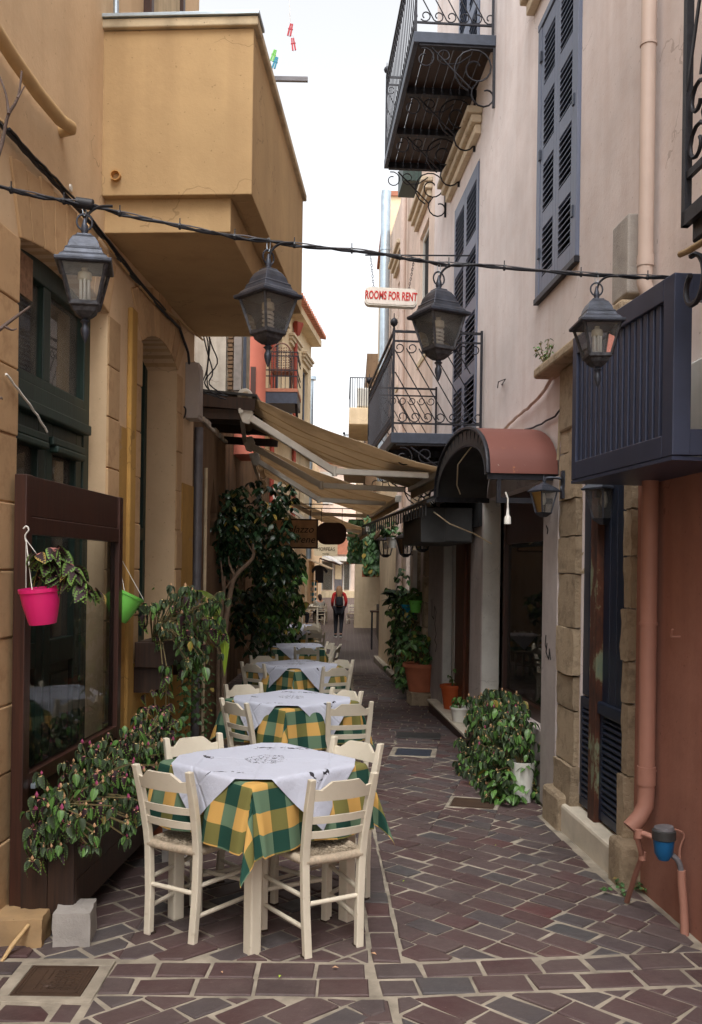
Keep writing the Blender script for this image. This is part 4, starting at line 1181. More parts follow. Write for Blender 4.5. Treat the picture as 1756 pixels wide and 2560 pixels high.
# navy slatted enclosure
NC = thing('slatted_enclosure', 'navy painted metal balcony enclosure with vertical slats on the right wall', 'enclosure', (1.6, 5.2, 2.3))
cf = Fr(1.395, 4.07, -.135, -1)
c0, c1, cz0, cz1 = 4.07, 5.26, 2.21, 3.01
def cbeam(y0, y1, z0, z1, o0=-.05, o1=.0, name='frame_bar'): part(name, MB().fbox(cf, y0, y1, z0, z1, o0, o1), MT['cage'], NC, bevel=.004)
cbeam(c0, c0 + .1, cz0, cz1); cbeam(c1 - .06, c1, cz0, cz1)
cbeam(c0 + .1, c1 - .06, cz1 - .1, cz1); cbeam(c0 + .1, c1 - .06, cz0, cz0 + .1)
nsl = 15
sm = None
for i in range(nsl):
    yy = c0 + .14 + (c1 - .06 - c0 - .14) * (i + .25) / nsl
    cbeam(yy, yy + .042, cz0 + .1, cz1 - .1, -.045, -.012, 'slat')
part('floor', MB().fbox(cf, c0, c1, cz0 - .02, cz0 - .003, -.5, .0), MT['cage'], NC)
q0 = cf.pt(c0, cz0, 0)
for dx in (.0, .42): part('frame_bar', MB().box((q0.x + .04 + dx, c0 + .03, (cz0 + cz1) / 2), (.08, .06, cz1 - cz0 - .004)), MT['cage'], NC, bevel=.004)
for zz in (cz0 + .06, cz1 - .06): part('frame_bar', MB().box((q0.x + .3, c0 + .03, zz), (.6, .05, .115)), MT['cage'], NC, bevel=.004)
part('equipment', MB().fbox(RW, 4.3, 4.8, cz0, cz0 + .5, .02, .1), MT['white_plastic'], NC, bevel=.01)

# rust red barrel canopy over the shop window
CN = thing('barrel_canopy', 'curved rust red sheet metal canopy above the shop window on the right', 'canopy', (1.3, 8, 2.4))
k0, k1, kz, kr = 6.98, 9.5, 2.42, .47
def arcp(t, o, dr=0.): return RW.pt((k0 + k1) / 2 - math.cos(PI * t) * ((k1 - k0) / 2 + dr), kz + (kr + dr) * math.sin(PI * t) ** .85 if 0 < t < 1 else kz, o)
N = 20
m = MB(); V = []
for i in range(N + 1):
    for o, dr in ((.02, 0), (.55, 0), (.02, .012), (.55, .012)): V.append(arcp(i / N, o, dr))
fs = []
for i in range(N):
    a, b = 4 * i, 4 * i + 4
    fs += [(a, a + 1, b + 1, b), (a + 2, b + 2, b + 3, a + 3), (a + 1, a + 3, b + 3, b + 1), (a, b, b + 2, a + 2)]
part('sheet', m.add(V, fs), MT['rust_sheet'], CN, 60)
part('black_underside', MB().add([arcp(i / N, o, -.006) for i in range(N + 1) for o in (.02, .54)], [(2 * i, 2 * i + 1, 2 * i + 3, 2 * i + 2) for i in range(N)]), MT['black_rubber'], CN, 60)  # separate black sheet turns the canopy's underside black
m = MB()
m.tube([arcp(i / N, .55, .01) for i in range(N + 1)], .018, 6)
m.tube([arcp(i / N, .54, -.14) for i in range(N + 1)], .008, 6)
for i in range(1, N): m.tube([arcp(i / N, .55, 0), arcp(i / N, .54, -.13)], .004, 4)
part('front_rim', m, MT['iron'], CN, 60)
m = MB(); V = []
for i in range(N + 1): V += [arcp(i / N, .545, 0), arcp(i / N, .545, -.13)]
part('front_valance', m.add(V, [(2 * i, 2 * i + 1, 2 * i + 3, 2 * i + 2) for i in range(N)]), MT['black_rubber'], CN)
for yy in (k0 + .02, k1 - .02): part('side_bar', MB().beam(RW.pt(yy, kz - .02, .0), RW.pt(yy, kz - .02, .55), .03, .05), MT['iron'], CN)
part('drop_bar', MB().beam(RW.pt(k0 + .03, kz - .02, .46), RW.pt(k0 + .03, kz - .22, .46), .03, .04), MT['iron'], CN)
part('arm', MB().beam(RW.pt(k0 + .03, kz - .2, .46), RW.pt(k0 + .03, kz - .2, .02), .025, .04), MT['iron'], CN)
b0 = RW.pt(k0 - .02, kz - .22, .42)
SK = thing('socket_plug', 'white cable socket dangling below the rust red canopy', 'socket', b0)
part('cord', MB().tube([b0 + Vector((0, 0, .08)), b0 + Vector((.02, 0, .03)), b0 + Vector((.02, 0, -.05))], .007, 6), MT['white_plastic'], SK, 60)
part('plug', MB().lathe([(.008, 0), (.012, -.05), (.024, -.07), (.026, -.12), (.0, -.12)], b0 + Vector((.02, 0, -.04)), 10), MT['white_plastic'], SK, 50)
tag(part('hanging_wire', MB().tube([arcp(.35, .5, -.1), arcp(.55, .52, -.25), arcp(.62, .5, -.42), arcp(.68, .45, -.5)], .006, 6), MT['capping'], None, 60), 'beige wire hanging loosely below the black canopy edge', 'wire')
tag(part('hanging_wire', MB().tube([RW.pt(9.9, 2.3, .5), RW.pt(9.5, 2.16, .4), RW.pt(9.2, 2.05, .2), RW.pt(9.1, 1.95, .05)], .006, 6), MT['capping'], None, 60), 'beige wire looping from black box to shop pier', 'wire')
# black awning and sign box farther along over the doorway
BA = thing('black_canopy', 'black flat canopy with fringe over the doorway past the barrel canopy', 'canopy', (1, 11, 2.4))
part('roof_sheet', MB().hexa([RW.pt(9.75, 2.66, .02), RW.pt(14.1, 2.66, .02), RW.pt(14.1, 2.3, .95), RW.pt(9.75, 2.38, .6), RW.pt(9.75, 2.69, .02), RW.pt(14.1, 2.69, .02), RW.pt(14.1, 2.33, .95), RW.pt(9.75, 2.41, .6)]), MT['black_rubber'], BA)
for i in range(30):
    yy = 9.8 + i * .145; oo = .6 + .35 * (yy - 9.75) / 4.35; zz = 2.38 - .08 * (yy - 9.75) / 4.35
    part('fringe_tab', MB().fbox(RW, yy, yy + .09, zz - .12, zz, oo - .01, oo), MT['black_rubber'], BA)
SB = thing('sign_box', 'black sign box with grey end panel over the shop doorway', 'sign', (1, 10, 2))
part('box', MB().fbox(RW, 10.02, 11.6, 1.98, 2.36, .06, .62), MT['black_rubber'], SB, bevel=.01)
part('end_panel', MB().fbox(RW, 10.0, 10.018, 2.0, 2.34, .08, .36), MT['black_rubber'], SB)

# ---------------------------------------------------------------- awnings across the lane
def awning(y0, y1, xl, xr, zl, zr, drift, label, arm_fold=.5, mb_gap=.0):
    A = thing('awning', label, 'awning', (xl, (y0 + y1) / 2, zl), 'retractable awnings over the lane')
    n = 16; V = []; fs = []; ny = 14
    P = lambda t, s: Vector((xl + (xr - xl) * t + drift * s * (y1 - y0), y0 + (y1 - y0) * s, zl + (zr - zl) * t - .10 * math.sin(PI * t) * (.6 + .4 * math.sin(PI * s)) + .012 * math.sin(s * 17 + t * 4) * math.sin(PI * t) + .008 * math.sin(t * 13 + s * 5)))
    for j in range(ny + 1):
        for i in range(n + 1): V.append(P(i / n, j / ny))
    k = len(V); V += [v + Vector((0, 0, .004)) for v in V]
    for j in range(ny):
        for i in range(n):
            a = j * (n + 1) + i
            fs += [(a, a + n + 1, a + n + 2, a + 1), (k + a, k + a + 1, k + a + n + 2, k + a + n + 1)]
    part('canvas', MB().add(V, fs), MT['awning'], A, 180)
    for sm_ in (.2, .4, .6, .8): part('seam', MB().tube([P(i / n, sm_) - Vector((0, 0, .003)) for i in range(n + 1)], .004, 4), MT['pipe_ochre'], A)
    f0, f1 = P(1, 0), P(1, 1)
    part('front_bar', MB().beam(f0 + Vector((.02, -.03, -.02)), f1 + Vector((.02, .03, -.02)), .06, .075), MT['alu'], A, bevel=.012)
    part('front_bar_cap', MB().box(f0 + Vector((.02, -.04, -.015)), (.09, .012, .1)), MT['alu'], A, bevel=.006)
    part('valance', MB().beam(f0 + Vector((.03, -.02, -.1)), f1 + Vector((.03, .02, -.1)), .004, .09), MT['awning'], A)
    r0, r1 = P(0, 0), P(0, 1)
    part('roller', MB().tube([r0 + Vector((-.03, -.02, .0)), r1 + Vector((-.03, .02, 0))], .05, 12), MT['awning'], A, 60)
    part('torsion_bar', MB().beam(r0 + Vector((-.08, -.04, -.15)), r1 + Vector((-.08, .04, -.15)), .045, .045), MT['alu'], A)
    for s in (0.02, .98):
        p = P(0, s) + Vector((-.04, -.05 if s < .5 else .05, 0))
        part('end_plate', MB().lathe([(.0, -.012), (.075, -.012), (.08, 0), (.075, .012), (.0, .012)], p, 16, Matrix.Rotation(rad(90), 3, 'X')), MT['alu'], A, 50)
        b = p + Vector((0, 0, -.17)); 
        part('arm_bracket', MB().prism([(-.08, .06), (.05, .08), (.09, 0), (.05, -.12), (-.02, -.1)], lambda x, z: b + Vector((x, -.018, z)), lambda x, z: b + Vector((x, .018, z))), MT['alu'], A, bevel=.008)
        e = P(.95, .12 if s < .5 else .88) + Vector((0, 0, -.07))
        yy = .06 if s < .5 else -.06
        el = b.lerp(e, .48) + Vector((.0, .18 if s < .5 else -.18, -.27))
        a1 = part('arm', MB().beam(b + Vector((.04, 0, -.04)), el, .045, .075), MT['alu'], A, bevel=.01)
        part('elbow', MB().tube([el + Vector((0, 0, -.05)), el + Vector((0, 0, .05))], .03, 10), MT['alu'], a1, 50)
        part('forearm', MB().beam(el, e, .04, .065), MT['alu'], A, bevel=.01)
    return A
awning(9.5, 11.7, -1.06, .93, 3.43, 2.72, -.10, 'nearest beige canvas awning, its near edge and folding arm in full view')
awning(13.3, 17.6, -1.36, .64, 3.42, 2.70, -.07, 'second beige canvas awning, lower and behind the nearest one')
awning(19., 22.4, -1.5, .3, 3.25, 2.5, -.04, 'third beige awning, mostly hidden behind the second one')
# ---------------------------------------------------------------- hanging lanterns
def square_loft(m, prof):
    b = len(m.v)
    for w, z in prof: m.v += [(-w, -w, z), (w, -w, z), (w, w, z), (-w, w, z)]
    for i in range(len(prof) - 1):
        for k in range(4):
            l = (k + 1) % 4; m.f.append((b + 4 * i + k, b + 4 * i + l, b + 4 * i + 4 + l, b + 4 * i + 4 + k))
    m.f.append((b, b + 3, b + 2, b + 1)); e = b + 4 * (len(prof) - 1); m.f.append((e, e + 1, e + 2, e + 3))
    return m
def lantern_parts(t, spiral_bulb):
    m = MB(); square_loft(m, [(.104, -.205), (.108, -.2), (.108, -.19), (.094, -.186), (.088, -.176), (.076, -.166), (.07, -.152), (.071, -.147), (.062, -.14), (.056, -.12), (.044, -.1), (.03, -.088), (.028, -.083), (.02, -.08)])
    rf = part('roof', m, MT['lantern'], t, bevel=.002)
    m = MB(); m.tube([(.03 * math.cos(a), 0, -.034 + .03 * math.sin(a)) for a in [2 * PI * i / 16 for i in range(16)]], .004, 6, True)
    part('ring', m, MT['lantern'], rf, 60)
    part('neck', MB().lathe([(.016, -.085), (.012, -.072), (.015, -.066), (.013, -.05), (.008, -.035), (.004, -.02)], (0, 0, 0), 10), MT['lantern'], rf, 60)
    wt, wb, zt, zb = .088, .052, -.2, -.342
    c4 = ((-1, -1), (1, -1), (1, 1), (-1, 1))
    m = MB()
    for a, b in c4: m.beam((a * wt, b * wt, zt), (a * wb, b * wb, zb), .011, .011, (a, b, 0))
    for i in range(4):
        a, b = c4[i], c4[(i + 1) % 4]
        m.beam((a[0] * wt, a[1] * wt, zt), (b[0] * wt, b[1] * wt, zt), .011, .014); m.beam((a[0] * wb, a[1] * wb, zb), (b[0] * wb, b[1] * wb, zb), .011, .014)
    fr_ = part('frame', m, MT['lantern_worn'], t)
    for i in range(4):
        a, b = c4[i], c4[(i + 1) % 4]
        part('glass_pane', MB().add([(a[0] * wt * .97, a[1] * wt * .97, zt), (b[0] * wt * .97, b[1] * wt * .97, zt), (b[0] * wb * .97, b[1] * wb * .97, zb), (a[0] * wb * .97, a[1] * wb * .97, zb)], [(0, 1, 2, 3)]), MT['glass'], t)
    m = MB(); square_loft(m, [(.02, -.39), (.03, -.382), (.042, -.37), (.047, -.356), (.057, -.35), (.058, -.343)])
    part('base_cup', m, MT['lantern_worn'], t, bevel=.002)
    part('finial', MB().lathe([(.018, -.388), (.011, -.395), (.02, -.403), (.012, -.41), (.01, -.418), (.016, -.43), (.016, -.445), (.008, -.47), (.002, -.482)], (0, 0, 0), 12), MT['lantern'], t, 60)
    bl = part('bulb_base', MB().lathe([(.012, -.195), (.012, -.215), (.026, -.222), (.028, -.246), (.024, -.25)], (0, 0, 0), 14), MT['bulb_base'], t, 50)
    m = MB()
    if spiral_bulb:
        m.tube([(.021 * math.cos(a), .021 * math.sin(a), -.252 - .07 * i / 60) for i, a in enumerate([2 * PI * 4 * k / 60 for k in range(61)])], .0065, 6)
    else:
        for a in range(3):
            ca, sa = math.cos(a * 2 * PI / 3), math.sin(a * 2 * PI / 3); tx, ty = -sa * .009, ca * .009
            m.tube([(ca * .015 + tx, sa * .015 + ty, -.25), (ca * .015 + tx, sa * .015 + ty, -.32), (ca * .015, sa * .015, -.33), (ca * .015 - tx, sa * .015 - ty, -.32), (ca * .015 - tx, sa * .015 - ty, -.25)], .006, 7)
    part('bulb_tubes', m, MT['bulb'], bl, 60)
wire_px = [(-120, 430, 3.05), (0, 468, 3.2), (110, 494, 3.31), (212, 512, 3.40), (330, 541, 3.49), (450, 566, 3.57), (560, 588, 3.65), (672, 604, 3.73), (800, 620, 3.82), (905, 629, 3.89), (1000, 643, 3.94), (1098, 660, 3.99), (1200, 664, 4.03), (1330, 676, 4.09), (1492, 688, 4.16), (1620, 693, 4.23), (1756, 695, 4.3), (1860, 694, 4.36)]
WP = [D(*p) for p in wire_px]
WC = thing('overhead_cable', 'bundle of black cables strung across the lane carrying four lanterns', 'cable', WP[0])
m = MB()
def jitter(P, a, ph): return [p + Vector((0, a * math.sin(i * 1.7 + ph), a * math.cos(i * 1.3 + ph))) for i, p in enumerate(P)]
def fine(P, k=4):
    Q = []
    for i in range(len(P) - 1):
        p0, p1, p2, p3 = P[max(i - 1, 0)], P[i], P[i + 1], P[min(i + 2, len(P) - 1)]
        for j in range(k):
            t = j / k
            Q.append(.5 * ((2 * p1) + (p2 - p0) * t + (2 * p0 - 5 * p1 + 4 * p2 - p3) * t * t + (3 * p1 - p0 - 3 * p2 + p3) * t ** 3))
    return Q + [P[-1]]
WQ = fine(WP)
part('cable_strand', MB().tube(jitter(WQ, .004, 0), .006, 6), MT['cable'], WC, 60)
part('cable_strand', MB().tube(jitter(WQ, .006, 2), .005, 6), MT['cable'], WC, 60)
part('cable_strand', MB().tube([p + Vector((0, 0, .008)) for p in jitter(WQ, .003, 4)], .003, 5), MT['grey_pipe'], WC, 60)
for i in range(5, len(WQ) - 3, 5):
    p = WQ[i]
    part('cable_tie', MB().tube([p + Vector((-.004, 0, 0)), p + Vector((.004, 0, 0))], .013, 8).box(p + Vector((0, 0, .02)), (.004, .004, .022)), MT['cable'], WC)
labs = ['black hanging lantern with tube bulb, leftmost on the overhead cable', 'black hanging lantern seen corner on against the ochre balcony', 'black hanging lantern in front of the lower iron balcony', 'black hanging lantern in front of the navy slatted enclosure']
proto = {}
for i, (idx, yaw, sp) in enumerate(((3, 12, 0), (7, 44, 1), (11, 28, 1), (14, 3, 0))):
    if sp not in proto:
        t = thing('hanging_lantern', labs[i], 'lantern', (0, 0, 0), 'lanterns on the overhead cable', False); lantern_parts(t, sp); proto[sp] = t
    else: t = copy_tree(proto[sp])
    tag(t, labs[i], 'lantern', 'lanterns on the overhead cable')
    t.location = WP[idx] - Vector((0, 0, .03)); t.rotation_euler = (rad(R_.uniform(-1.5, 1.5)), rad((-1, 0, 0, -1)[i]), rad(yaw))
    t.scale = (.92, .92, .98)
    p = WP[idx]
    part('hook', MB().tube([p + Vector((.007 * math.cos(a), 0, -.012 + .028 * math.sin(a))) for a in [2 * PI * k / 12 for k in range(12)]], .0016, 5, True), MT['zinc'], WC, 60)
    part('lamp_lead', MB().tube(fine([p + Vector((.1, .01, 0)), p + Vector((.05, .008, -.004)), p + Vector((.015, .004, -.03)), p + Vector((.002, .002, -.07))]), .005, 6), MT['cable'], WC, 60)
part('splice', MB().tube([WP[3] + Vector((-.03, .0, .008)), WP[3] + Vector((.03, 0, 0))], .02, 10), MT['cable'], WC, 60)

# ---------------------------------------------------------------- wall lanterns
def wall_lantern(pos, outdir, scale, label, six=False, back=False):
    """lantern on a wall bracket; pos = lantern top centre, outdir = from the lantern to the wall"""
    t = thing('wall_lantern', label, 'lantern', pos, 'wall lanterns')
    P = Vector(pos); o = Vector(outdir)
    m = MB(); square_loft(m, [(.1, -.09), (.104, -.085), (.104, -.078), (.08, -.055), (.05, -.03), (.03, -.02), (.012, -.005)])
    S = Matrix.Translation(P) @ Matrix.Rotation(rad(25), 4, 'Z') @ Matrix.Scale(scale, 4)
    part('roof', m.xf(S), MT['lantern'], t)
    m = MB(); wt, wb, zt, zb = .082, .048, -.09, -.27
    c4 = ((-1, -1), (1, -1), (1, 1), (-1, 1))
    for a, b in c4: m.beam((a * wt, b * wt, zt), (a * wb, b * wb, zb), .012, .012, (a, b, 0))
    square_loft(m, [(.02, -.31), (.05, -.28), (.055, -.27)]); part('frame', m.xf(S), MT['lantern'], t)
    for i in range(4):
        a, b = c4[i], c4[(i + 1) % 4]
        part('glass_pane', MB().add([(a[0] * wt * .97, a[1] * wt * .97, zt), (b[0] * wt * .97, b[1] * wt * .97, zt), (b[0] * wb * .97, b[1] * wb * .97, zb), (a[0] * wb * .97, a[1] * wb * .97, zb)], [(0, 1, 2, 3)]).xf(S), MT['glass'], t)
    part('bulb', MB().lathe([(.012, -.1), (.02, -.13), (.024, -.17), (.012, -.2), (0, -.205)], (0, 0, 0), 10).xf(S), MT['bulb'], t, 60)
    part('finial', MB().lathe([(.01, 0), (.016, .02), (.006, .04), (0, .07)], (0, 0, 0), 8).xf(S), MT['lantern'], t, 60)
    w = P + o
    part('arm', MB().tube(fine([P + Vector((0, 0, -.01)), P + o * .15 + Vector((0, 0, .03)) * scale, P + o * .6 + Vector((0, 0, .02)) * scale, w]), .012 * scale, 8), MT['lantern'], t, 60)
    ax = o.normalized()
    part('back_plate', MB().lathe([(.0, 0), (.035, 0), (.055, .008), (.05, .014), (.0, .02)], w, 12, ax.to_track_quat('Z', 'Y').to_matrix() @ Matrix.Diagonal((1, 1, -1))).lathe([(.0, 0), (.03, 0), (.03, .02), (0, .02)], w + Vector((0, 0, -.09 * scale)), 10, ax.to_track_quat('Z', 'Y').to_matrix() @ Matrix.Diagonal((1, 1, -1))).box(w - ax * .008 + Vector((0, 0, -.04)), (.02, .06, .2)), MT['lantern'], t, 50)
    return t
p = D(1360, 1205, 6.75); w_ = RW.pt(6.72, p.z + .02, .05)
wall_lantern(p, w_ - p, .82, 'black wall lantern on scrolled bracket beside the rust red canopy')
p = D(1512, 1190, 5.95); w_ = RW.pt(5.95, p.z, .07)
wall_lantern(p, w_ - p, 1.0, 'black wall lantern tucked under the navy slatted enclosure')
for (u, v, d, s_, lb) in ((1015, 1330, 14.3, 1.25, 'middle of three wall lanterns beyond the doorway, with flared roof'), (1057, 1315, 13.2, 1.2, 'wall lantern partly hidden by the black sign box'), (965, 1335, 16.6, 1.35, 'farthest wall lantern, hanging from a hooked bracket on the cream pier')):
    p = D(u, v, d); w_ = RW.pt(d + .05, p.z + .05, .02)
    wall_lantern(p, w_ - p, s_, lb)

# ---------------------------------------------------------------- signs
def text_mesh(body, size, shear=0., bold=0.):
    cu = bpy.data.curves.new('lettering', 'FONT'); cu.body = body; cu.size = size; cu.align_x = 'CENTER'; cu.align_y = 'CENTER'; cu.extrude = .002; cu.shear = shear; cu.offset = bold
    cu.resolution_u = 3
    o = bpy.data.objects.new('lettering', cu); COL.objects.link(o)
    dg = bpy.context.evaluated_depsgraph_get()
    me = bpy.data.meshes.new_from_object(o.evaluated_get(dg))
    bpy.data.objects.remove(o); bpy.data.curves.remove(cu)
    return me
def lettering(body, size, pos, mat, parent, sx=1., shear=0., yaw=0., bold=0.):
    me = text_mesh(body, size, shear, bold); me.materials.clear(); me.materials.append(mat)
    me.transform(Matrix.Translation(pos) @ Matrix.Rotation(yaw, 4, 'Z') @ Matrix.Rotation(rad(90), 4, 'X') @ Matrix.Diagonal((sx, 1, 1, 1)))
    me.name = 'lettering'
    return link('lettering', me, parent)
def rounded(w, h, r, n=6):
    P = []
    for cx, cy, a0 in ((w / 2 - r, h / 2 - r, 0), (-w / 2 + r, h / 2 - r, 90), (-w / 2 + r, -h / 2 + r, 180), (w / 2 - r, -h / 2 + r, 270)):
        for i in range(n + 1): P.append((cx + r * math.cos(rad(a0 + 90 * i / n)), cy + r * math.sin(rad(a0 + 90 * i / n))))
    return P
sd_ = 10.6
pc = D(978, 742, sd_)
RS = thing('rooms_sign', 'rounded white sign with red lettering ROOMS FOR RENT hanging on chains', 'sign', pc)
tilt = Matrix.Translation(pc) @ Matrix.Rotation(rad(2.2), 4, 'Y')
sw, shh = .6, .205
part('body', MB().prism(rounded(sw, shh, .06), lambda x, z: tilt @ Vector((x, 0, z)), lambda x, z: tilt @ Vector((x, .11, z))), MT['alu'], RS, 40)
part('face', MB().prism(rounded(sw - .03, shh - .03, .05), lambda x, z: tilt @ Vector((x, -.006, z)), lambda x, z: tilt @ Vector((x, .001, z))), MT['sign_white'], RS)
o = lettering('ROOMS FOR RENT', .128, (0, 0, 0), MT['sign_red'], RS, .55, bold=.004)
o.data.transform(tilt @ Matrix.Translation((0, -.008, .005)))
for u0, v0, dx in ((927, 640, -.2), (1035, 652, .2)):
    a = D(u0, v0, sd_ + .05); b = tilt @ Vector((dx, .05, shh / 2))
    for i in range(12):
        p = a.lerp(b, (i + .5) / 12); dd = (b - a).normalized() * .017
        side = Vector((.009, 0, 0)) if i % 2 else Vector((0, .009, 0))
        part('chain_link', MB().tube([p - dd * 1.2, p - dd * .6 + side, p + dd * .6 + side, p + dd * 1.2, p + dd * .6 - side, p - dd * .6 - side], .003, 4, True), MT['iron'], RS)
yy = sd_ + .05; aa = D(920, 640, yy); ww_ = RW.pt(yy, aa.z + .02, 0)
part('hanging_rod', MB().beam(aa - Vector((.03, 0, -.01)), ww_, .014, .014), MT['iron'], RS)
# timber signs farther along
def board(name, u0, v0, u1, v1, d, mat, label, rnd=None, hang=.25):
    a, b = D(u0, v0, d), D(u1, v1, d); c = (a + b) / 2; w, h = abs(b.x - a.x), abs(a.z - b.z)
    t = thing(name, label, 'sign', c)
    poly = rounded(w, h, rnd or .01)
    part('board', MB().prism(poly, lambda x, z: c + Vector((x, 0, z)), lambda x, z: c + Vector((x, .03, z))), mat, t)
    for s_ in (-.35, .35): part('hanger', MB().beam(c + Vector((s_ * w, .015, h / 2)), c + Vector((s_ * w, .015, h / 2 + hang)), .01, .01), MT['iron'], t)
    part('hanger_bar', MB().beam(c + Vector((-w, .015, h / 2 + hang)), c + Vector((w * .7, .015, h / 2 + hang)), .015, .015), MT['iron'], t)
    return t, c, w, h
t, c, w, h = board('tavern_sign', 668, 1296, 795, 1372, 15.6, MT['sign_brown'], 'brown wooden hanging sign with italic lettering beside the ficus')
part('panel', MB().box(c + Vector((0, -.004, 0)), (w - .05, .006, h - .05)), plain('sign tan', srgb(190, 150, 112), .7), t)
lettering('Palazzo', .17, c + Vector((.1, -.009, .07)), MT['ink'], t, 1.0, .3)
lettering('a Irene', .17, c + Vector((.14, -.009, -.1)), MT['ink'], t, 1.0, .3)
board('oval_sign', 793, 1306, 866, 1362, 16.4, MT['sign_brown'], 'blank dark brown sign board with rounded ends next to the lettered sign', .15)
t, c, w, h = board('hotel_sign', 786, 1356, 844, 1390, 24., MT['sign_cream'], 'cream hotel sign with black capitals hanging above the walking person')
lettering('MORFEAS', .13, c + Vector((0, -.006, .0)), MT['ink'], t, .85)
lettering('HOTEL', .055, c + Vector((0, -.006, -.12)), MT['ink'], t)

# ---------------------------------------------------------------- farther buildings, left side
def window(fr, parent, y0, y1, z0, z1, o=0., mat='slate_blue', sill=True, dark='dark_slot'):
    w = part('window', MB().fbox(fr, y0, y0 + .07, z0, z1, o, o + .05).fbox(fr, y1 - .07, y1, z0, z1, o, o + .05).fbox(fr, y0 + .07, y1 - .07, z1 - .07, z1, o, o + .05).fbox(fr, y0 + .07, y1 - .07, z0, z0 + .07, o, o + .05), MT[mat], parent)
    part('pane', MB().fbox(fr, y0 + .06, y1 - .06, z0 + .06, z1 - .06, o + .004, o + .02), MT[dark], w)
    if sill: part('sill', MB().fbox(fr, y0 - .1, y1 + .1, z0 - .08, z0 - .004, o, o + .12), MT['capping'], w)
    return w
L2 = Fr(-1.43, 8.4, .01, 1)
LW = thing('rough_wall', 'low dark plaster wall with pointed niche beyond the ochre house', 'wall', (-1.6, 9.3, gz(9)))
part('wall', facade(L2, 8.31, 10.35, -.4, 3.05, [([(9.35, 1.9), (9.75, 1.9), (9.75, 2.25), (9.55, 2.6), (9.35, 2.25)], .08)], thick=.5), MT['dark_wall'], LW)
part('niche_back', MB().fbox(L2, 9.3, 9.8, 1.85, 2.65, -.1, -.079), MT['dark_wall'], LW)
for i in range(9):
    y0 = 8.33 + i * .22
    block(L2, LW, y0, y0 + .22, 3.05, 3.07 + R_.uniform(0, .07), -.35, R_.uniform(.0, .03), MT['weather'], .004, .004, 'coping_stone', .008)
# electric cabinet, grey pipe, loose cables
eb = Fr(-1.43, 8.1, .0605, 1)
q = D(462, 975, 7.98)
EB = thing('meter_cabinet', 'grey electric meter cabinet on the wall under the ochre balcony', 'cabinet', q)
part('box', MB().box(q + Vector((.02, .1, 0)), (.2, .2, .48)), MT['grey_box'], EB, bevel=.01)
part('lid', MB().box(q + Vector((.123, .1, 0)), (.012, .17, .42)), MT['grey_box'], EB, bevel=.006)
part('cable_gland', MB().lathe([(.0, 0), (.018, 0), (.018, .02), (0, .02)], q + Vector((-.03, -.015, -.13)), 10, Matrix.Rotation(rad(90), 3, 'X')), MT['black_rubber'], EB, 50)
part('cable_tail', MB().tube(fine([q + Vector((-.03, -.02, -.13)), q + Vector((.02, -.05, -.17)), q + Vector((.0, -.04, -.25)), q + Vector((-.07, -.03, -.22)), q + Vector((-.09, -.02, -.05)), q + Vector((-.09, -.02, .2))]), .007, 6), MT['cable'], EB, 60)
gp = D(494, 1300, 8.45)
pipe('drain_pipe', [Vector((gp.x, 8.45, 2.95)), Vector((gp.x, 8.45, gz(8.45)))], .042, MT['grey_pipe'], LH, [((gp.x, 8.45, 2.5), .012), ((gp.x, 8.45, 1.2), .012)])
gp2 = D(514, 1300, 8.6)
pipe('conduit', [Vector((gp2.x, 8.6, 2.6)), Vector((gp2.x, 8.6, gz(8.6)))], .016, MT['capping'], LH, [((gp2.x, 8.6, 2.15), .02)])
cb = D(530, 860, 8.9)
for i in range(4):
    j_ = lambda a: Vector((R_.uniform(-a, a), R_.uniform(-a, a), R_.uniform(-a, a)))
    pts = [cb + Vector((-.14 + .02 * i, 0, .25)) + j_(.03), cb + Vector((-.08 + .03 * i, .02, .02)) + j_(.05), cb + Vector((-.02 + .02 * i, .03, -.22)) + j_(.06), cb + Vector((-.05, 0, -.42)) + j_(.05), cb + Vector((.12, .1, -.5)) + j_(.04)]
    part('loose_cable', MB().tube(fine(pts), .007, 5), MT['cable'], LW, 60)
# weathered old house behind
WH = thing('weathered_house', 'weathered grey and white old house end seen above the sheet roof on the left', 'house', (-2, 12, 0))
def face_wall(d, u0, u1, v0, v1, t=.3):
    a, b = D(u0, v1, d), D(u1, v0, d)
    return MB().hexa([Vector(p) for p in ((a.x, d, a.z), (b.x, d, a.z), (b.x, d + t, a.z), (a.x, d + t, a.z), (a.x, d, b.z), (b.x, d, b.z), (b.x, d + t, b.z), (a.x, d + t, b.z))])
part('wall', face_wall(12.0, 440, 568, 700, 1000, 2.5), MT['weather'], WH)
a, b = D(570, 975, 12.02), D(583, 740, 12.02)
nb = 22
for i in range(nb):
    z0 = a.z + (b.z - a.z) * i / nb; h = (b.z - a.z) / nb
    part('brick', MB().box(((a.x + b.x) / 2, 12.1, z0 + h / 2), (b.x - a.x + R_.uniform(0, .03), .16, h * .72)), MT['dark_wall'], WH)
part('mortar_core', face_wall(12.06, 566, 585, 700, 1000, 2.), MT['mortar'], WH)
part('plank_wall', face_wall(11.95, 584, 607, 720, 975, .08), plain('grey weathered timber', srgb(132, 124, 118), .9, var=.25, scale=14), WH)
part('rail', face_wall(11.9, 607, 618, 720, 975, .06), MT['iron_slate'], WH)
SR = thing('sheet_roof', 'dark sheet metal lean-to roof with timber beam behind the nearest awning', 'roof', (-1.4, 10, 3.3))
a = D(535, 972, 9.6); 
part('sheet', MB().hexa([Vector(p) for p in ((-1.95, 9.45, 3.5), (-.98, 9.45, 3.42), (-.98, 13.2, 3.52), (-1.95, 13.2, 3.62), (-1.95, 9.45, 3.525), (-.98, 9.45, 3.445), (-.98, 13.2, 3.545), (-1.95, 13.2, 3.645))]), MT['black_rubber'], SR)
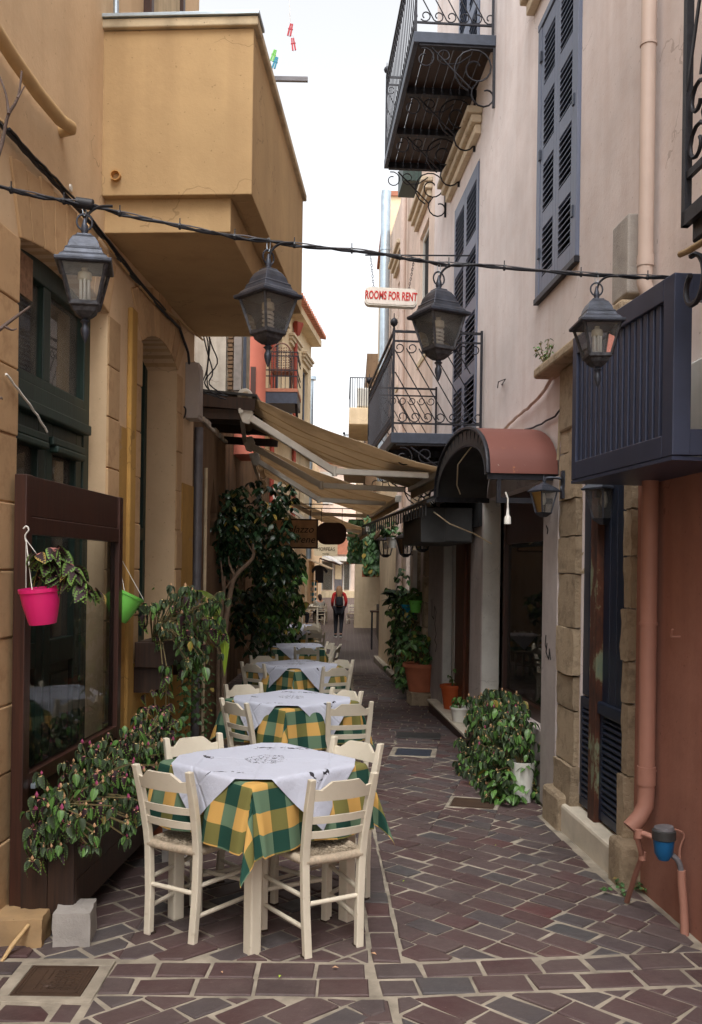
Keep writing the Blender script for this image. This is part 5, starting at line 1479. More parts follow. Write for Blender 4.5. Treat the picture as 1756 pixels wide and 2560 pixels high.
part('beam', MB().beam((-1.9, 9.5, 3.41), (-1.0, 9.5, 3.34), .08, .12), MT['brown_plank'], SR)
part('beam', MB().beam((-1.9, 9.52, 3.26), (-1.05, 9.52, 3.24), .06, .1), MT['brown_plank'], SR)
for yy in (10.5, 11.6, 12.7): part('rafter', MB().beam((-1.93, yy, 3.42), (-1.02, yy, 3.38), .06, .1), MT['brown_plank'], SR)
L3 = Fr(-2.02, 10.4, -.004, 1)
TH = thing('tavern_house', 'dark brown tavern front in shade behind the ficus and tables', 'house', (-2.3, 15, gz(15)))
th = [(rect(11.2, 12.4, -.2, 2.3), .2), (rect(14.2, 15.2, .7, 2.2), .15), (rect(17, 18.1, -.3, 2.1), .2), (rect(21, 22.2, .3, 2.2), .15), (rect(26, 27.2, .2, 2.2), .15)]
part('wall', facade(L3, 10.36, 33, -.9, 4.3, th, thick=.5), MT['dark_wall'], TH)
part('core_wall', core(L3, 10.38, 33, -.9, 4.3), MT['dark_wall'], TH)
for h, dp in th:
    y0, y1, z0, z1 = h[0][0], h[1][0], h[0][1], h[2][1]
    dr = part('door', MB().fbox(L3, y0, y1, z0, z1, -dp - .06, -dp + .02), MT['brown_plank'], TH)
    part('pane', MB().fbox(L3, y0 + .15, y1 - .15, z0 + .5, z1 - .15, -dp + .02, -dp + .03), MT['dark_slot'], dr)
SA = thing('salmon_house', 'salmon pink rounded house corner seen past the weathered wall', 'house', (-1.9, 16, 4))
a, b = D(616, 990, 16.), D(655, 780, 16.)
m = MB(); m.lathe([(.34, a.z - 1), (.34, b.z + 1.6)], ((a.x + b.x) / 2 + .02 - .18, 16.3, 0), 24)
m.box(((a.x + b.x) / 2 - .6, 16.6, (a.z + b.z) / 2 + .3), (1.0, .9, b.z - a.z + 2.6))
part('wall', m, MT['salmon'], SA, 50)
part('window', MB().box((a.x + .1, 16.0, a.z + .25), (.12, .04, .5)), MT['brown_frame'], SA)
L5 = Fr(-1.85, 25.7, .11, 1)
CB = thing('cream_house', 'tall cream house with terracotta eaves and cornices, far left', 'house', (-2, 27, 5))
part('wall', facade(L5, 22, 30, 2.5, 8.8, [(rect(24., 25., 6.0, 7.8), .15), (rect(26.2, 27.2, 6., 7.8), .15), (rect(28.4, 29.4, 6., 7.8), .15), (rect(28, 29, 3., 4.8), .15)], thick=.5), MT['cream'], CB)
part('core_wall', core(L5, 22.02, 29.98, 2.5, 8.8), MT['cream'], CB)
for y0 in (24., 26.2, 28.4):
    window(L5, CB, y0, y0 + 1, 6., 7.8, -.15)
    cornice(L5, y0 - .2, y0 + 1.2, 7.95, CB)
    cornice(L5, y0 - .2, y0 + 1.2, 5.5, CB)
part('string_course', MB().fbox(L5, 22, 30.05, 5.1, 5.25, 0, .16), MT['cream'], CB)
part('eave', MB().fbox(L5, 21.9, 30.1, 8.8, 9.0, -.2, .32), MT['cream'], CB)
tl = None
for i in range(32):
    y0 = 21.9 + i * .255
    p = L5.pt(y0, 9.06, .1)
    if tl is None: tl = mesh_of(MB().tube([Vector((-.5, 0, .12)), Vector((.4, 0, -.02))], .07, 8), 'roof_tile', MT['tile'], 60)
    o = link('roof_tile', tl, CB); o.location = p
pipe('down_pipe', [L5.pt(23.4, 8.7, .08), L5.pt(23.4, 3, .08)], .06, plain('red pipe', srgb(150, 66, 52), .6), CB)
pipe('down_pipe', [L5.pt(26.6, 8.7, .08), L5.pt(26.6, 3, .08)], .06, plain('red pipe', srgb(150, 66, 52), .6), CB)
part('hopper', MB().lathe([(.06, 0), (.16, .3), (.16, .36), (0, .36)], L5.pt(26.6, 8.3, .14), 4), plain('red pipe', srgb(150, 66, 52), .6), CB)
# small iron balcony with a wicker chair on it
bd = 18.5
a, b = D(652, 968, bd), D(745, 880, bd)
FB = thing('small_balcony', 'small balcony with red edge and black railing, far left above the awnings', 'balcony', (a.x, bd, a.z))
part('slab', MB().box(((a.x + b.x) / 2, bd + .6, a.z - .05), (b.x - a.x + .02, 1.2, .07)), MT['tile'], FB)
part('fascia', MB().box(((a.x + b.x) / 2, bd + .6, a.z - .2), (b.x - a.x, 1.18, .22)), MT['iron_slate'], FB)
for k in (0, .08, .36, .48): part('rail', MB().beam((a.x, bd + .02, b.z - k), (b.x, bd + .02, b.z - k), .02, .02).beam((b.x - .01, bd + .02, b.z - k), (b.x - .01, bd + 1.2, b.z - k), .02, .02), MT['iron'], FB)
for i in range(10): part('baluster', MB().beam((a.x + (b.x - a.x) * i / 9, bd + .02, a.z - .02), (a.x + (b.x - a.x) * i / 9, bd + .02, b.z), .012, .012), MT['iron'], FB)
part('brace', MB().beam((b.x - .02, bd + 1.1, a.z - 1.1), (b.x - .02, bd + .05, a.z - .3), .05, .05), MT['iron'], FB)
cc = D(703, 962, bd + .45)
WC2 = thing('wicker_chair', 'brown wicker armchair on the small far balcony', 'chair', cc)
m = MB()
for i in range(9):
    for j in range(10):
        m.box(cc + Vector((-.2 + i * .05, .02 * math.cos(i - 4), .3 + j * .05)), (.03, .01, .02), Matrix.Rotation(rad(35 if (i + j) % 2 else -35), 3, 'Y'))
part('back', m, MT['door_wood'], WC2)
part('frame', MB().tube(fine([cc + Vector((-.22, 0, 0)), cc + Vector((-.24, 0, .45)), cc + Vector((-.12, 0, .8)), cc + Vector((.12, 0, .8)), cc + Vector((.24, 0, .45)), cc + Vector((.22, 0, 0))]), .016, 6), MT['door_wood'], WC2, 60)
part('seat', MB().box(cc + Vector((0, .2, .3)), (.42, .42, .06)), MT['door_wood'], WC2)
for sx in (-.19, .19): part('leg', MB().beam(cc + Vector((sx, .38, 0)), cc + Vector((sx, .38, .28)), .03, .03), MT['door_wood'], WC2)
fp = D(778, 950, 34)
tag(part('flue_pipe', MB().tube([Vector((fp.x, 34, 2)), Vector((fp.x, 34, fp.z)), Vector((fp.x, 34, fp.z + .02))], .1, 10).lathe([(.2, fp.z), (.2, fp.z + .12), (.0, fp.z + .16)], (fp.x, 34, 0), 10), MT['zinc'], None, 50), 'thin galvanised flue with cap standing beside the far left house', 'flue')
# ---------------------------------------------------------------- farther buildings, right side
R2 = Fr(1.137, 13.45, -.065, -1)
H2 = thing('old_stone_house', 'pale house with stone pilasters and blue doors past the shop doorway', 'house', (1.5, 17, 0))
r2h = [(rect(13.75, 14.35, -.25, 3.3), .12), (rect(15.1, 16.2, -.3, 3.3), .12), (rect(14., 15.0, 5.0, 7.0), .12), (rect(17.2, 18.1, 5.2, 7.2), .12)]
part('wall', facade(R2, 13.46, 20.5, -.8, 8.7, r2h, thick=.5), MT['pale'], H2)
part('core_wall', core(R2, 13.47, 20.45, -.8, 8.65), MT['pale'], H2)
for a, b in ((13.75, 14.35), (15.1, 16.2)):
    plank_leaf(R2, H2, a, b, -.25, 3.3, -.08, MT['navy_paint'], 3)
for a, b in ((13.5, 13.75), (14.38, 14.62), (14.7, 15.08)):
    z = gz(a) - .05
    while z < 3.2:
        h = R_.uniform(.3, .5); block(R2, H2, a, b, z, z + h, -.1, .06 + R_.uniform(-.01, .02), MT['rough_stone'], bev=.02); z += h
part('cream_pier', MB().fbox(R2, 16.75, 20.5, -.8, 3.6, 0, .05), MT['cream'], H2)
part('brown_dado', MB().fbox(R2, 13.5, 16.7, -.8, .55, 0, .1), MT['dark_wall'], H2)
part('plinth', MB().fbox(R2, 13.5, 20.5, -.8, gz(17) + .08, 0, .16), MT['mortar'], H2, bevel=.02)
for y0, y1, z0, z1 in ((14., 15.0, 5.0, 7.0), (17.2, 18.1, 5.2, 7.2)):
    window(R2, H2, y0, y1, z0, z1, -.1, 'white_jamb')
    cornice(R2, y0 - .25, y1 + .25, z1 + .2, H2)
pipe('down_pipe', [R2.pt(16.45, 8.5, .1), R2.pt(16.45, gz(16.4), .1)], .055, MT['pipe_pink'], H2, [(R2.pt(16.45, 2.6, .1), .02), (R2.pt(16.45, .2, .1), .02)])
zf = R2.pt(19.3, 0, .14)
pipe('flue', [Vector((zf.x, 19.3, 3.5)), Vector((zf.x, 19.3, 9.4)), Vector((zf.x + .01, 19.3, 9.5))], .1, MT['zinc'], H2, [((zf.x, 19.3, 8.3), .03), ((zf.x, 19.3, 7.2), .03), ((zf.x, 19.3, 6), .03), ((zf.x, 19.3, 5), .03)])
part('awning_blind', MB().fbox(R2, 14.9, 15.6, 7.9, 8.3, .0, .3), MT['green_paint'], H2)
tb = R2.pt(14.5, 1.62, .09)
IB = thing('wall_box', 'white utility box fixed to the stone pilaster past the doorway', 'box', tb)
part('door', MB().fbox(R2, 14.34, 14.66, 1.25, 1.98, .06, .13), MT['sign_white'], IB, bevel=.01)
for k in (1.33, 1.9): part('screw', MB().fbox(R2, 14.38, 14.4, k, k + .02, .13, .14), MT['iron'], IB)
# nearer cream house with slab balcony, right
R3 = Fr(.70, 20.55, -.009, -1)
H3 = thing('cream_house', 'narrow cream house with slab balcony, far right of the lane', 'house', (1.2, 25, 5))
part('wall', facade(R3, 20.55, 25.5, 2.6, 9.9, [(rect(22.5, 23.5, 4.7, 6.9), .12)], thick=.5), MT['cream'], H3)
part('core_wall', core(R3, 20.57, 25.45, -1, 9.85, 4, -.51), MT['cream'], H3)
part('roof_edge', MB().fbox(R3, 20.5, 25.6, 9.9, 10.0, -.5, .06), MT['tile'], H3)
bl_ = part('balcony', MB().fbox(R3, 21.8, 24.6, 5.05, 5.45, 0, .78), MT['cream'], H3, bevel=.02)
for i in range(14):
    c = R3.pt(21.83, 5.45, .05 + i * .055)
    part('baluster', MB().tube([c, c + Vector((0, 0, .7))], .009, 5), MT['iron'], bl_)
for i in range(24):
    c = R3.pt(21.85 + i * .118, 5.45, .76)
    part('baluster', MB().tube([c, c + Vector((0, 0, .7))], .009, 5), MT['iron'], bl_)
part('rail', MB().beam(R3.pt(21.83, 6.15, .02), R3.pt(21.83, 6.15, .77), .02, .02).beam(R3.pt(21.83, 6.15, .77), R3.pt(24.58, 6.15, .77), .02, .02), MT['iron'], bl_)
part('air_conditioner', MB().fbox(R3, 22., 22.4, 5.5, 5.95, .2, .6), MT['white_plastic'], H3, bevel=.02)
pw = R3.pt(21.6, 4.75, .1)
# farther right houses, stepped
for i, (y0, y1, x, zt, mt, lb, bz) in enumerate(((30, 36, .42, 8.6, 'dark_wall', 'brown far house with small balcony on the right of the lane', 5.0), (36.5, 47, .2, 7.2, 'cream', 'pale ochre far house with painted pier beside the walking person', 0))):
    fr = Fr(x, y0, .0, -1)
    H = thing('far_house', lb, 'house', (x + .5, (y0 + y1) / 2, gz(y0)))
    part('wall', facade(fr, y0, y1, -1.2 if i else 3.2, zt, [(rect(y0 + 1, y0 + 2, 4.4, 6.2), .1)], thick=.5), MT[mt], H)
    part('core_wall', core(fr, y0 + .02, y1 - .02, -1.2 if i else 3.2, zt, 4), MT[mt], H)
    window(fr, H, y0 + 1, y0 + 2, 4.4, 6.2, -.1)
    if bz:
        b_ = part('balcony', MB().fbox(fr, y0 - .5, y0 + 2.5, bz - .35, bz, 0, .7), MT['cream'], H)
        for k in range(12): c = fr.pt(y0 - .48, bz, .05 + k * .055); part('baluster', MB().tube([c, c + Vector((0, 0, .9))], .012, 4), MT['iron'], b_)
        part('rail', MB().beam(fr.pt(y0 - .48, bz + .9, 0), fr.pt(y0 - .48, bz + .9, .7), .03, .03).beam(fr.pt(y0 - .48, bz + .9, .7), fr.pt(y0 + 2.5, bz + .9, .7), .03, .03), MT['iron'], b_)
        c = fr.pt(y0 - .48, bz + .9, .7); part('ball_finial', MB().lathe([(.01, 0), (.05, .05), (.01, .1)], c, 8), MT['iron'], b_)
    else:
        part('pier', MB().fbox(fr, y0 - .02, y0 + 1.4, -1.2, 3.2, 0, .05), MT['cream'], H)
# dark bar recess between
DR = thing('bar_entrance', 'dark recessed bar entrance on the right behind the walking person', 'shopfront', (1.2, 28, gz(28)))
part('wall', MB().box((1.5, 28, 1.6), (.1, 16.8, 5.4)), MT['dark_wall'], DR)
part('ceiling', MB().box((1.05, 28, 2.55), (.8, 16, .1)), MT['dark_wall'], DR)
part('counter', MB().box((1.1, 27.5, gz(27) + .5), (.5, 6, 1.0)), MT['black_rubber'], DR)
tb_ = G(960, 1620); tb_ = Vector((.74, 24.5, gz(24.5)))
TT = thing('bar_table', 'tall black bar table at the dark entrance on the right', 'table', tb_)
part('top', MB().box(tb_ + Vector((0, 0, 1.0)), (.45, .45, .04)), MT['brown_frame'], TT)
for sx, sy in ((-1, -1), (1, -1), (1, 1), (-1, 1)): part('leg', MB().beam(tb_ + Vector((sx * .17, sy * .17, 0)), tb_ + Vector((sx * .17, sy * .17, .98)), .04, .04), MT['iron'], TT)
# house that closes the lane
EH = thing('end_house', 'pale house with shop window closing the far end of the lane', 'house', (0, 60, -.3))
ef = 60.
def eb_(u0, u1, v0, v1, d0, d1, mat, name='wall', par=None, bev=0):
    a, b = D(u0, v1, ef), D(u1, v0, ef)
    return part(name, MB().hexa([Vector(p) for p in ((a.x, ef - d1, a.z), (b.x, ef - d1, a.z), (b.x, ef - d0, a.z), (a.x, ef - d0, a.z), (a.x, ef - d1, b.z), (b.x, ef - d1, b.z), (b.x, ef - d0, b.z), (a.x, ef - d0, b.z))]), mat, par or EH)
eb_(560, 1250, 1130, 1560, -4, 0, MT['pale'])
eb_(775, 862, 1130, 1160, 0, .6, MT['tile'], 'roof')
eb_(795, 835, 1180, 1260, 0, .05, MT['white_jamb'], 'window'); 
eb_(770, 870, 1345, 1385, 0, .25, MT['tile'], 'fascia')
eb_(806, 832, 1406, 1474, 0, .06, MT['old_pane'], 'shop_pane'); eb_(860, 874, 1406, 1474, 0, .06, MT['old_pane'], 'shop_pane')
for u in (804, 831, 858, 874): eb_(u, u + 3, 1400, 1478, .06, .12, MT['white_jamb'], 'window_post')
dd_ = eb_(836, 857, 1406, 1500, .0, .08, MT['grey_pipe'], 'shop_door')
eb_(838, 855, 1412, 1448, .08, .1, MT['sign_cream'], 'notice', dd_)
eb_(775, 905, 1478, 1497, .0, .3, MT['capping'], 'plinth')
eb_(800, 880, 1392, 1402, .0, 1.0, MT['white_jamb'], 'shop_awning')
# left far shops with canvas blinds and a hanging shirt
LS = Fr(-2.0, 33.5, .006, 1)
H4 = thing('far_shop', 'brown far shop row on the left with doors and canvas blind', 'shop', (-2.2, 42, gz(40)))
part('wall', facade(LS, 33.2, 59, -1.2, 7.2, [(rect(36, 37.2, -.6, 1.7), .2), (rect(40, 41.5, -.6, 1.7), .2), (rect(46, 48, -.6, 1.8), .2)], thick=.5), MT['tan'], H4)
part('core_wall', core(LS, 33.22, 58.9, -1.2, 7.1), MT['tan'], H4)
for a, b in ((36, 37.2), (40, 41.5), (46, 48)): part('door', MB().fbox(LS, a, b, -.6, 1.75, -.25, -.18), MT['dark_slot'], H4)
part('blind', MB().hexa([LS.pt(43, 2.0, 0), LS.pt(49, 2.0, 0), LS.pt(49, 1.6, 1.0), LS.pt(43, 1.6, 1.0), LS.pt(43, 2.04, 0), LS.pt(49, 2.04, 0), LS.pt(49, 1.64, 1.0), LS.pt(43, 1.64, 1.0)]), MT['awning'], H4)
AW4 = thing('shop_awning', 'small pale awning stretched below the hotel sign', 'awning', (-.6, 40, 2))
part('canvas', MB().hexa([Vector(p) for p in (tuple(D(800, 1385, 38)), tuple(D(852, 1412, 38)), tuple(D(858, 1410, 42)), tuple(D(812, 1384, 42)), tuple(D(800, 1383, 38)), tuple(D(852, 1410, 38)), tuple(D(858, 1408, 42)), tuple(D(812, 1382, 42)))]), MT['white_cloth_plain'], AW4)
part('arm', MB().beam(D(800, 1396, 38), D(852, 1413, 38), .05, .06), MT['brown_frame'], AW4)
ts = D(799, 1436, 46)
TS = thing('hanging_shirt', 'dark blue t-shirt hanging outside the far shop', 'shirt', ts)
m = MB().prism([(-.2, -.42), (.2, -.42), (.21, .2), (.34, .05), (.42, .16), (.22, .42), (.08, .46), (-.08, .46), (-.22, .42), (-.42, .16), (-.34, .05), (-.21, .2)], lambda x, z: ts + Vector((x, -.03, z)), lambda x, z: ts + Vector((x, .05, z)))
part('cloth', m, MT['cage'], TS)
part('hanger', MB().tube([ts + Vector((0, 0, .46)), ts + Vector((0, 0, .8))], .01, 5), MT['iron'], TS)
rk = D(783, 1478, 45)
RK = thing('postcard_rack', 'yellow framed souvenir rack beside the far shop', 'rack', rk)
part('frame', MB().beam(rk + Vector((-.2, 0, -.7)), rk + Vector((-.2, 0, .5)), .04, .04).beam(rk + Vector((.2, 0, -.7)), rk + Vector((.2, 0, .5)), .04, .04).beam(rk + Vector((-.2, 0, .5)), rk + Vector((.2, 0, .5)), .04, .04), MT['deep_ochre'], RK)
for i in range(4):
    for j in range(3): part('card', MB().box(rk + Vector((-.12 + j * .12, -.02, -.4 + i * .25)), (.09, .01, .16)), MT['teal_plastic' if (i + j) % 3 else 'sign_white'], RK)

# ---------------------------------------------------------------- tables, cloths and chairs
def make_chair():
    t = thing('chair', 'c', 'chair', (0, 0, 0), None, False)
    def by(z): return -.19 if z < .42 else -.19 - .085 * ((z - .42) / .4) ** 1.35
    worn = MT['chair']
    for s in (-1, 1):
        zs = [0, .2, .42, .5, .6, .7, .8, .83]
        V = []; w, d = .019, .017
        for z in zs:
            ww = w * (1. if z < .8 else .8); x = s * (.135 + .028 * z / .83)
            y = by(z) + (.012 if z < .1 else 0) * -1
            V += [(x - ww, y - d, z), (x + ww, y - d, z), (x + ww, y + d, z), (x - ww, y + d, z)]
        fs = [(3, 2, 1, 0)]
        for i in range(len(zs) - 1):
            for k in range(4):
                l = (k + 1) % 4; fs.append((4 * i + k, 4 * i + l, 4 * i + 4 + l, 4 * i + 4 + k))
        e = 4 * (len(zs) - 1); fs.append((e, e + 1, e + 2, e + 3))
        part('back_post', MB().add(V, fs), worn, t, bevel=.005)
        part('worn_foot', MB().box((s * .135, -.19, .006), (.041, .037, .012)).box((s * .178, .185, .005), (.0365, .0365, .01)), MT['soil'], t)
        part('front_leg', MB().box((s * .178, .185, .225), (.034, .034, .45)), worn, t, bevel=.005)
        m = MB()
        for z in (.13, .27): m.tube([(s * .141, -.18, z), (s * .178, .18, z)], .0115, 8)
        part('side_stretcher', m, worn, t, 60)
    part('front_stretcher', MB().tube([(-.175, .185, .2), (.175, .185, .2)], .012, 8), worn, t, 60)
    part('back_stretcher', MB().tube([(-.14, -.19, .24), (.14, -.19, .24)], .012, 8), worn, t, 60)
    def slat(z0, z1, prof, th=.011):
        n = 14; V = []
        for i in range(n + 1):
            x = (-1 + 2 * i / n) * (.137 + .028 * z0 / .83); k = abs(i / n * 2 - 1)
            top = z1 + prof(k); c = -.028 * (1 - k * k)
            for z in (z0, top):
                y = by(z) + c; V += [(x, y - th / 2, z), (x, y + th / 2, z)]
        fs = [(0, 1, 3, 2), (4 * n, 4 * n + 2, 4 * n + 3, 4 * n + 1)]
        for i in range(n):
            a, b = 4 * i, 4 * i + 4
            fs += [(a, a + 2, b + 2, b), (a + 1, b + 1, b + 3, a + 3), (a + 2, a + 3, b + 3, b + 2), (a, b, b + 1, a + 1)]
        return MB().add(V, fs)
    part('top_rail', slat(.725, .79, lambda k: .025 if k < .45 else (.025 - .04 * min((k - .45) / .25, 1) if k < .7 else -.015 + .008 * (k - .7) / .3), .018), worn, t, 40)
    part('back_slat', slat(.615, .652, lambda k: -.004 * k), worn, t, 40)
    part('back_slat', slat(.545, .582, lambda k: -.004 * k), worn, t, 40)
    # woven seat
    m = MB(); n = 11
    def sp(a, b, dz):
        wx = .165 + .022 * b; x = a * wx; y = b * .19
        return Vector((x, y, .448 - .018 * (1 - a * a) * (1 - b * b) + dz))
    for i in range(n):
        for j in range(n):
            a0, a1, b0, b1 = -1 + 2 * i / n, -1 + 2 * (i + 1) / n, -1 + 2 * j / n, -1 + 2 * (j + 1) / n
            e = (i + j) % 2; h = .008 if e else .001; g = .012
            ga, gb = (g * 3.4, g * .1) if e else (g * .1, g * 3.4)
            c = [sp(a0 + ga, b0 + gb, -.012), sp(a1 - ga, b0 + gb, -.012), sp(a1 - ga, b1 - gb, -.012), sp(a0 + ga, b1 - gb, -.012)]
            d = [sp(a0 + ga, b0 + gb, h * .3), sp(a1 - ga, b0 + gb, h * .3), sp(a1 - ga, b1 - gb, h * .3), sp(a0 + ga, b1 - gb, h * .3)]
            top = (c[0] + c[2]) / 2 + Vector((0, 0, .014 + h))
            k = len(m.v); m.v += [tuple(p) for p in c + d + [top]]
            m.f += [(k + q, k + (q + 1) % 4, k + 4 + (q + 1) % 4, k + 4 + q) for q in range(4)] + [(k + 4 + q, k + 4 + (q + 1) % 4, k + 8) for q in range(4)]
    part('woven_seat', m, MT['rush'], t, 60)
    part('seat_base', MB().box((0, 0, .42), (.3, .36, .012)), MT['soil'], t)
    m = MB()
    loop = [(-.148, -.19), (.148, -.19), (.188, .19), (-.188, .19)]
    for i in range(4):
        a, b = Vector((*loop[i], .437)), Vector((*loop[(i + 1) % 4], .437)); m.tube([a, a.lerp(b, .5) - Vector((0, 0, .003)), b], .021, 10)
    part('seat_roll', m, MT['rush'], t, 60)
    return t
chair0 = make_chair(); chair_used = [False]
def chair(x, y, facing, label, group='cream tavern chairs'):
    c = copy_tree(chair0) if chair_used[0] else chair0
    chair_used[0] = True
    tag(c, label, 'chair', group)
    c.location = (x, y, gz(y) + .004); c.rotation_euler = (0, 0, facing); return c
def make_table():
    t = thing('table', 't', 'table', (0, 0, 0), None, False)
    part('tabletop', MB().box((0, 0, .765), (.74, .74, .03)), MT['chair'], t, bevel=.006)
    for sx, sy in ((-1, -1), (1, -1), (1, 1), (-1, 1)):
        part('leg', MB().box((sx * .305, sy * .305, .372), (.062, .062, .756)), MT['chair'], t, bevel=.008)
    for a in range(4):
        part('apron', MB().box((0, .3, .69), (.54, .022, .1)).xf(Matrix.Rotation(a * PI / 2, 4, 'Z')), MT['chair'], t)
    return t
table0 = make_table()
def drape(c, half, ang, z, n, seed, amp=.03, flare=.16, thick_off=0., corner_flare=.34):
    """a square cloth of half-size `half` turned by `ang` over a table of half-size c; UV = metres on the cloth"""
    r = random.Random(seed); V, UV = [], []
    ph = [r.uniform(0, 6) for _ in range(8)]; sh = (r.uniform(-.02, .02), r.uniform(-.02, .02))
    cs, sn = math.cos(ang), math.sin(ang)
    for j in range(n + 1):
        for i in range(n + 1):
            a, b = -half + 2 * half * i / n, -half + 2 * half * j / n
            x, y = a * cs - b * sn + sh[0], a * sn + b * cs + sh[1]
            UV.append((a, b))
            tx, ty = max(-c, min(c, x)), max(-c, min(c, y)); ex, ey = x - tx, y - ty
            e = math.hypot(ex, ey); zz = z
            if e > 1e-6:
                if abs(ex) > 1e-6 and abs(ey) > 1e-6:
                    th = math.atan2(abs(ey), abs(ex)); mid = math.sin(2 * th)
                    dgx, dgy = math.copysign(.7071, ex), math.copysign(.7071, ey)
                    # material gathers in one fold that stands out along the diagonal
                    out = e * (flare * (1 - mid) + corner_flare * mid ** 1.5) 
                    ux, uy = ex / e, ey / e
                    px = tx + (ux * (1 - mid) + dgx * mid) * out - math.copysign(.1 * e * mid * (1 - mid), ex)
                    py = ty + (uy * (1 - mid) + dgy * mid) * out - math.copysign(.1 * e * mid * (1 - mid), ey)
                    wob = amp * math.sin(th * 6 + ph[0]) * e * 3
                    x, y = px + wob * -dgy, py + wob * dgx
                    dz = math.sqrt(max(e * e - (out * .8) ** 2, 0)) * (.97)
                else:
                    s = ty if abs(ex) > 1e-6 else tx
                    k = 0 if ex > 1e-6 else 1 if ex < -1e-6 else 2 if ey > 1e-6 else 3
                    wave = amp * (math.sin(s * 11 + ph[k]) + .6 * math.sin(s * 23 + ph[k + 4]))
                    out = e * flare + wave * min(e * 5, 1)
                    x = tx + math.copysign(out, ex) if abs(ex) > 1e-6 else x
                    y = ty + math.copysign(out, ey) if abs(ey) > 1e-6 else y
                    dz = math.sqrt(max(e * e - (e * flare) ** 2, 0))
                zz = z - dz
                soft = min(e / .02, 1); 
            else:
                zz += .004 * (math.sin(x * 9 + ph[0]) * math.sin(y * 8 + ph[1])) + .004
            dn = Vector((x, y, 0)); 
            if e > 1e-6 and thick_off: x += math.copysign(thick_off, ex) if abs(ex) > 1e-6 else 0; y += math.copysign(thick_off, ey) if abs(ey) > 1e-6 else 0
            V.append((x, y, zz))
    m = MB(); m.v = V; m.uv = UV
    m.f = [(j * (n + 1) + i, j * (n + 1) + i + 1, (j + 1) * (n + 1) + i + 1, (j + 1) * (n + 1) + i) for j in range(n) for i in range(n)]
    return m
which = ['nearest', 'second', 'third', 'fourth', 'fifth', 'farthest']
TB = [(-.43, 4.71, 45), (-.45, 7.29, 44), (-.60, 10.39, 46), (-.78, 13.5, 8), (-1.1, 17.2, 6), (-1.2, 20.1, 4)]
for i, (x, y, a) in enumerate(TB):
    t = table0 if i == 0 else copy_tree(table0)
    tag(t, f'cream wooden table under checked cloth, {which[i]} of the row', 'table', 'row of tavern tables')
    t.location = (x, y, gz(y) + .006); t.rotation_euler = (0, 0, rad(a))
    n = 64 if i < 2 else 40
    o = part('checked_tablecloth', drape(.372, .372 + (.30 if i < 3 else .27), 0, .785, n, 20 + i), MT['check'], None, 180)
    tag(o, f'yellow and green checked cloth on the {which[i]} table of the row', 'tablecloth', 'checked tablecloths')
    o.location = (x, y, gz(y) + .006); o.rotation_euler = (0, 0, rad(a))
    o = part('white_tablecloth', drape(.374, .452, rad(45 + (3 if i % 2 else -2)), .799, n, 40 + i, .014, .2, .006, .3), MT['white_cloth'], None, 180)
    tag(o, f'white embroidered overcloth laid cornerwise on the {which[i]} table of the row', 'tablecloth', 'white overcloths')
    o.location = (x, y, gz(y) + .006); o.rotation_euler = (0, 0, rad(a))
pos = ['front left', 'front right', 'back left', 'back right']
def chair_at(bx, by_, fx, fy, label):
    """place a chair whose back rail centre is at (bx,by_), facing direction (fx,fy)"""
    f = Vector((fx, fy)).normalized(); c = Vector((bx, by_)) + f * .265
    chair(c.x, c.y, math.atan2(-f.x, f.y), label)
CH = [[(-.865, 4.37, .5, .87), (-.025, 4.245, -.5, .87), (-.868, 5.237, .57, -.82), (.04, 5.163, -.63, -.78)],
      [(-.845, 6.9, .75, .66), (.006, 6.93, -.22, .97), (-.904, 7.99, .52, -.855), (-.028, 7.664, -.69, -.73)],
      [(-1.055, 10.2, .6, .8), (-.135, 9.9, -.45, .9), (-1.03, 11.2, .4, -.9), (-.1, 10.8, -.6, -.8)],
      [(-.6, 12.9, .05, 1), (-.18, 13.3, -.98, .2), (-.3, 13.85, -.95, -.3), (-1.35, 13.4, 1, .1)],
      [(-1.5, 16.75, .3, .95), (-.62, 16.8, -.2, .97), (-1.4, 17.8, .2, -.95), (-.7, 17.75, -.3, -.95)],
      [(-1.5, 19.7, .2, .95), (-.8, 19.7, -.1, .97), (-1.5, 20.6, .2, -.95), (-.85, 20.6, -.2, -.95)]]
for i, row_ in enumerate(CH):
    for j, c in enumerate(row_):
        pp_ = pos[j]
        if i == 3: pp_ = ['near', 'right near', 'right far', 'left'][j]
        chair_at(*c, f'cream ladder-back rush seat chair at the {pp_} side of the {which[i]} table')
# stacked chairs far away
for k in range(3):
    c = chair(-1.66 + k * .22, 40.6 + k * .5, rad(180), f'{["left", "middle", "right"][k]} far chair in the group beside the seated people', 'far tavern chairs')
c = chair(.05, 40.2, rad(170), 'far chair on the right side of the lane past the walking person', 'far tavern chairs')

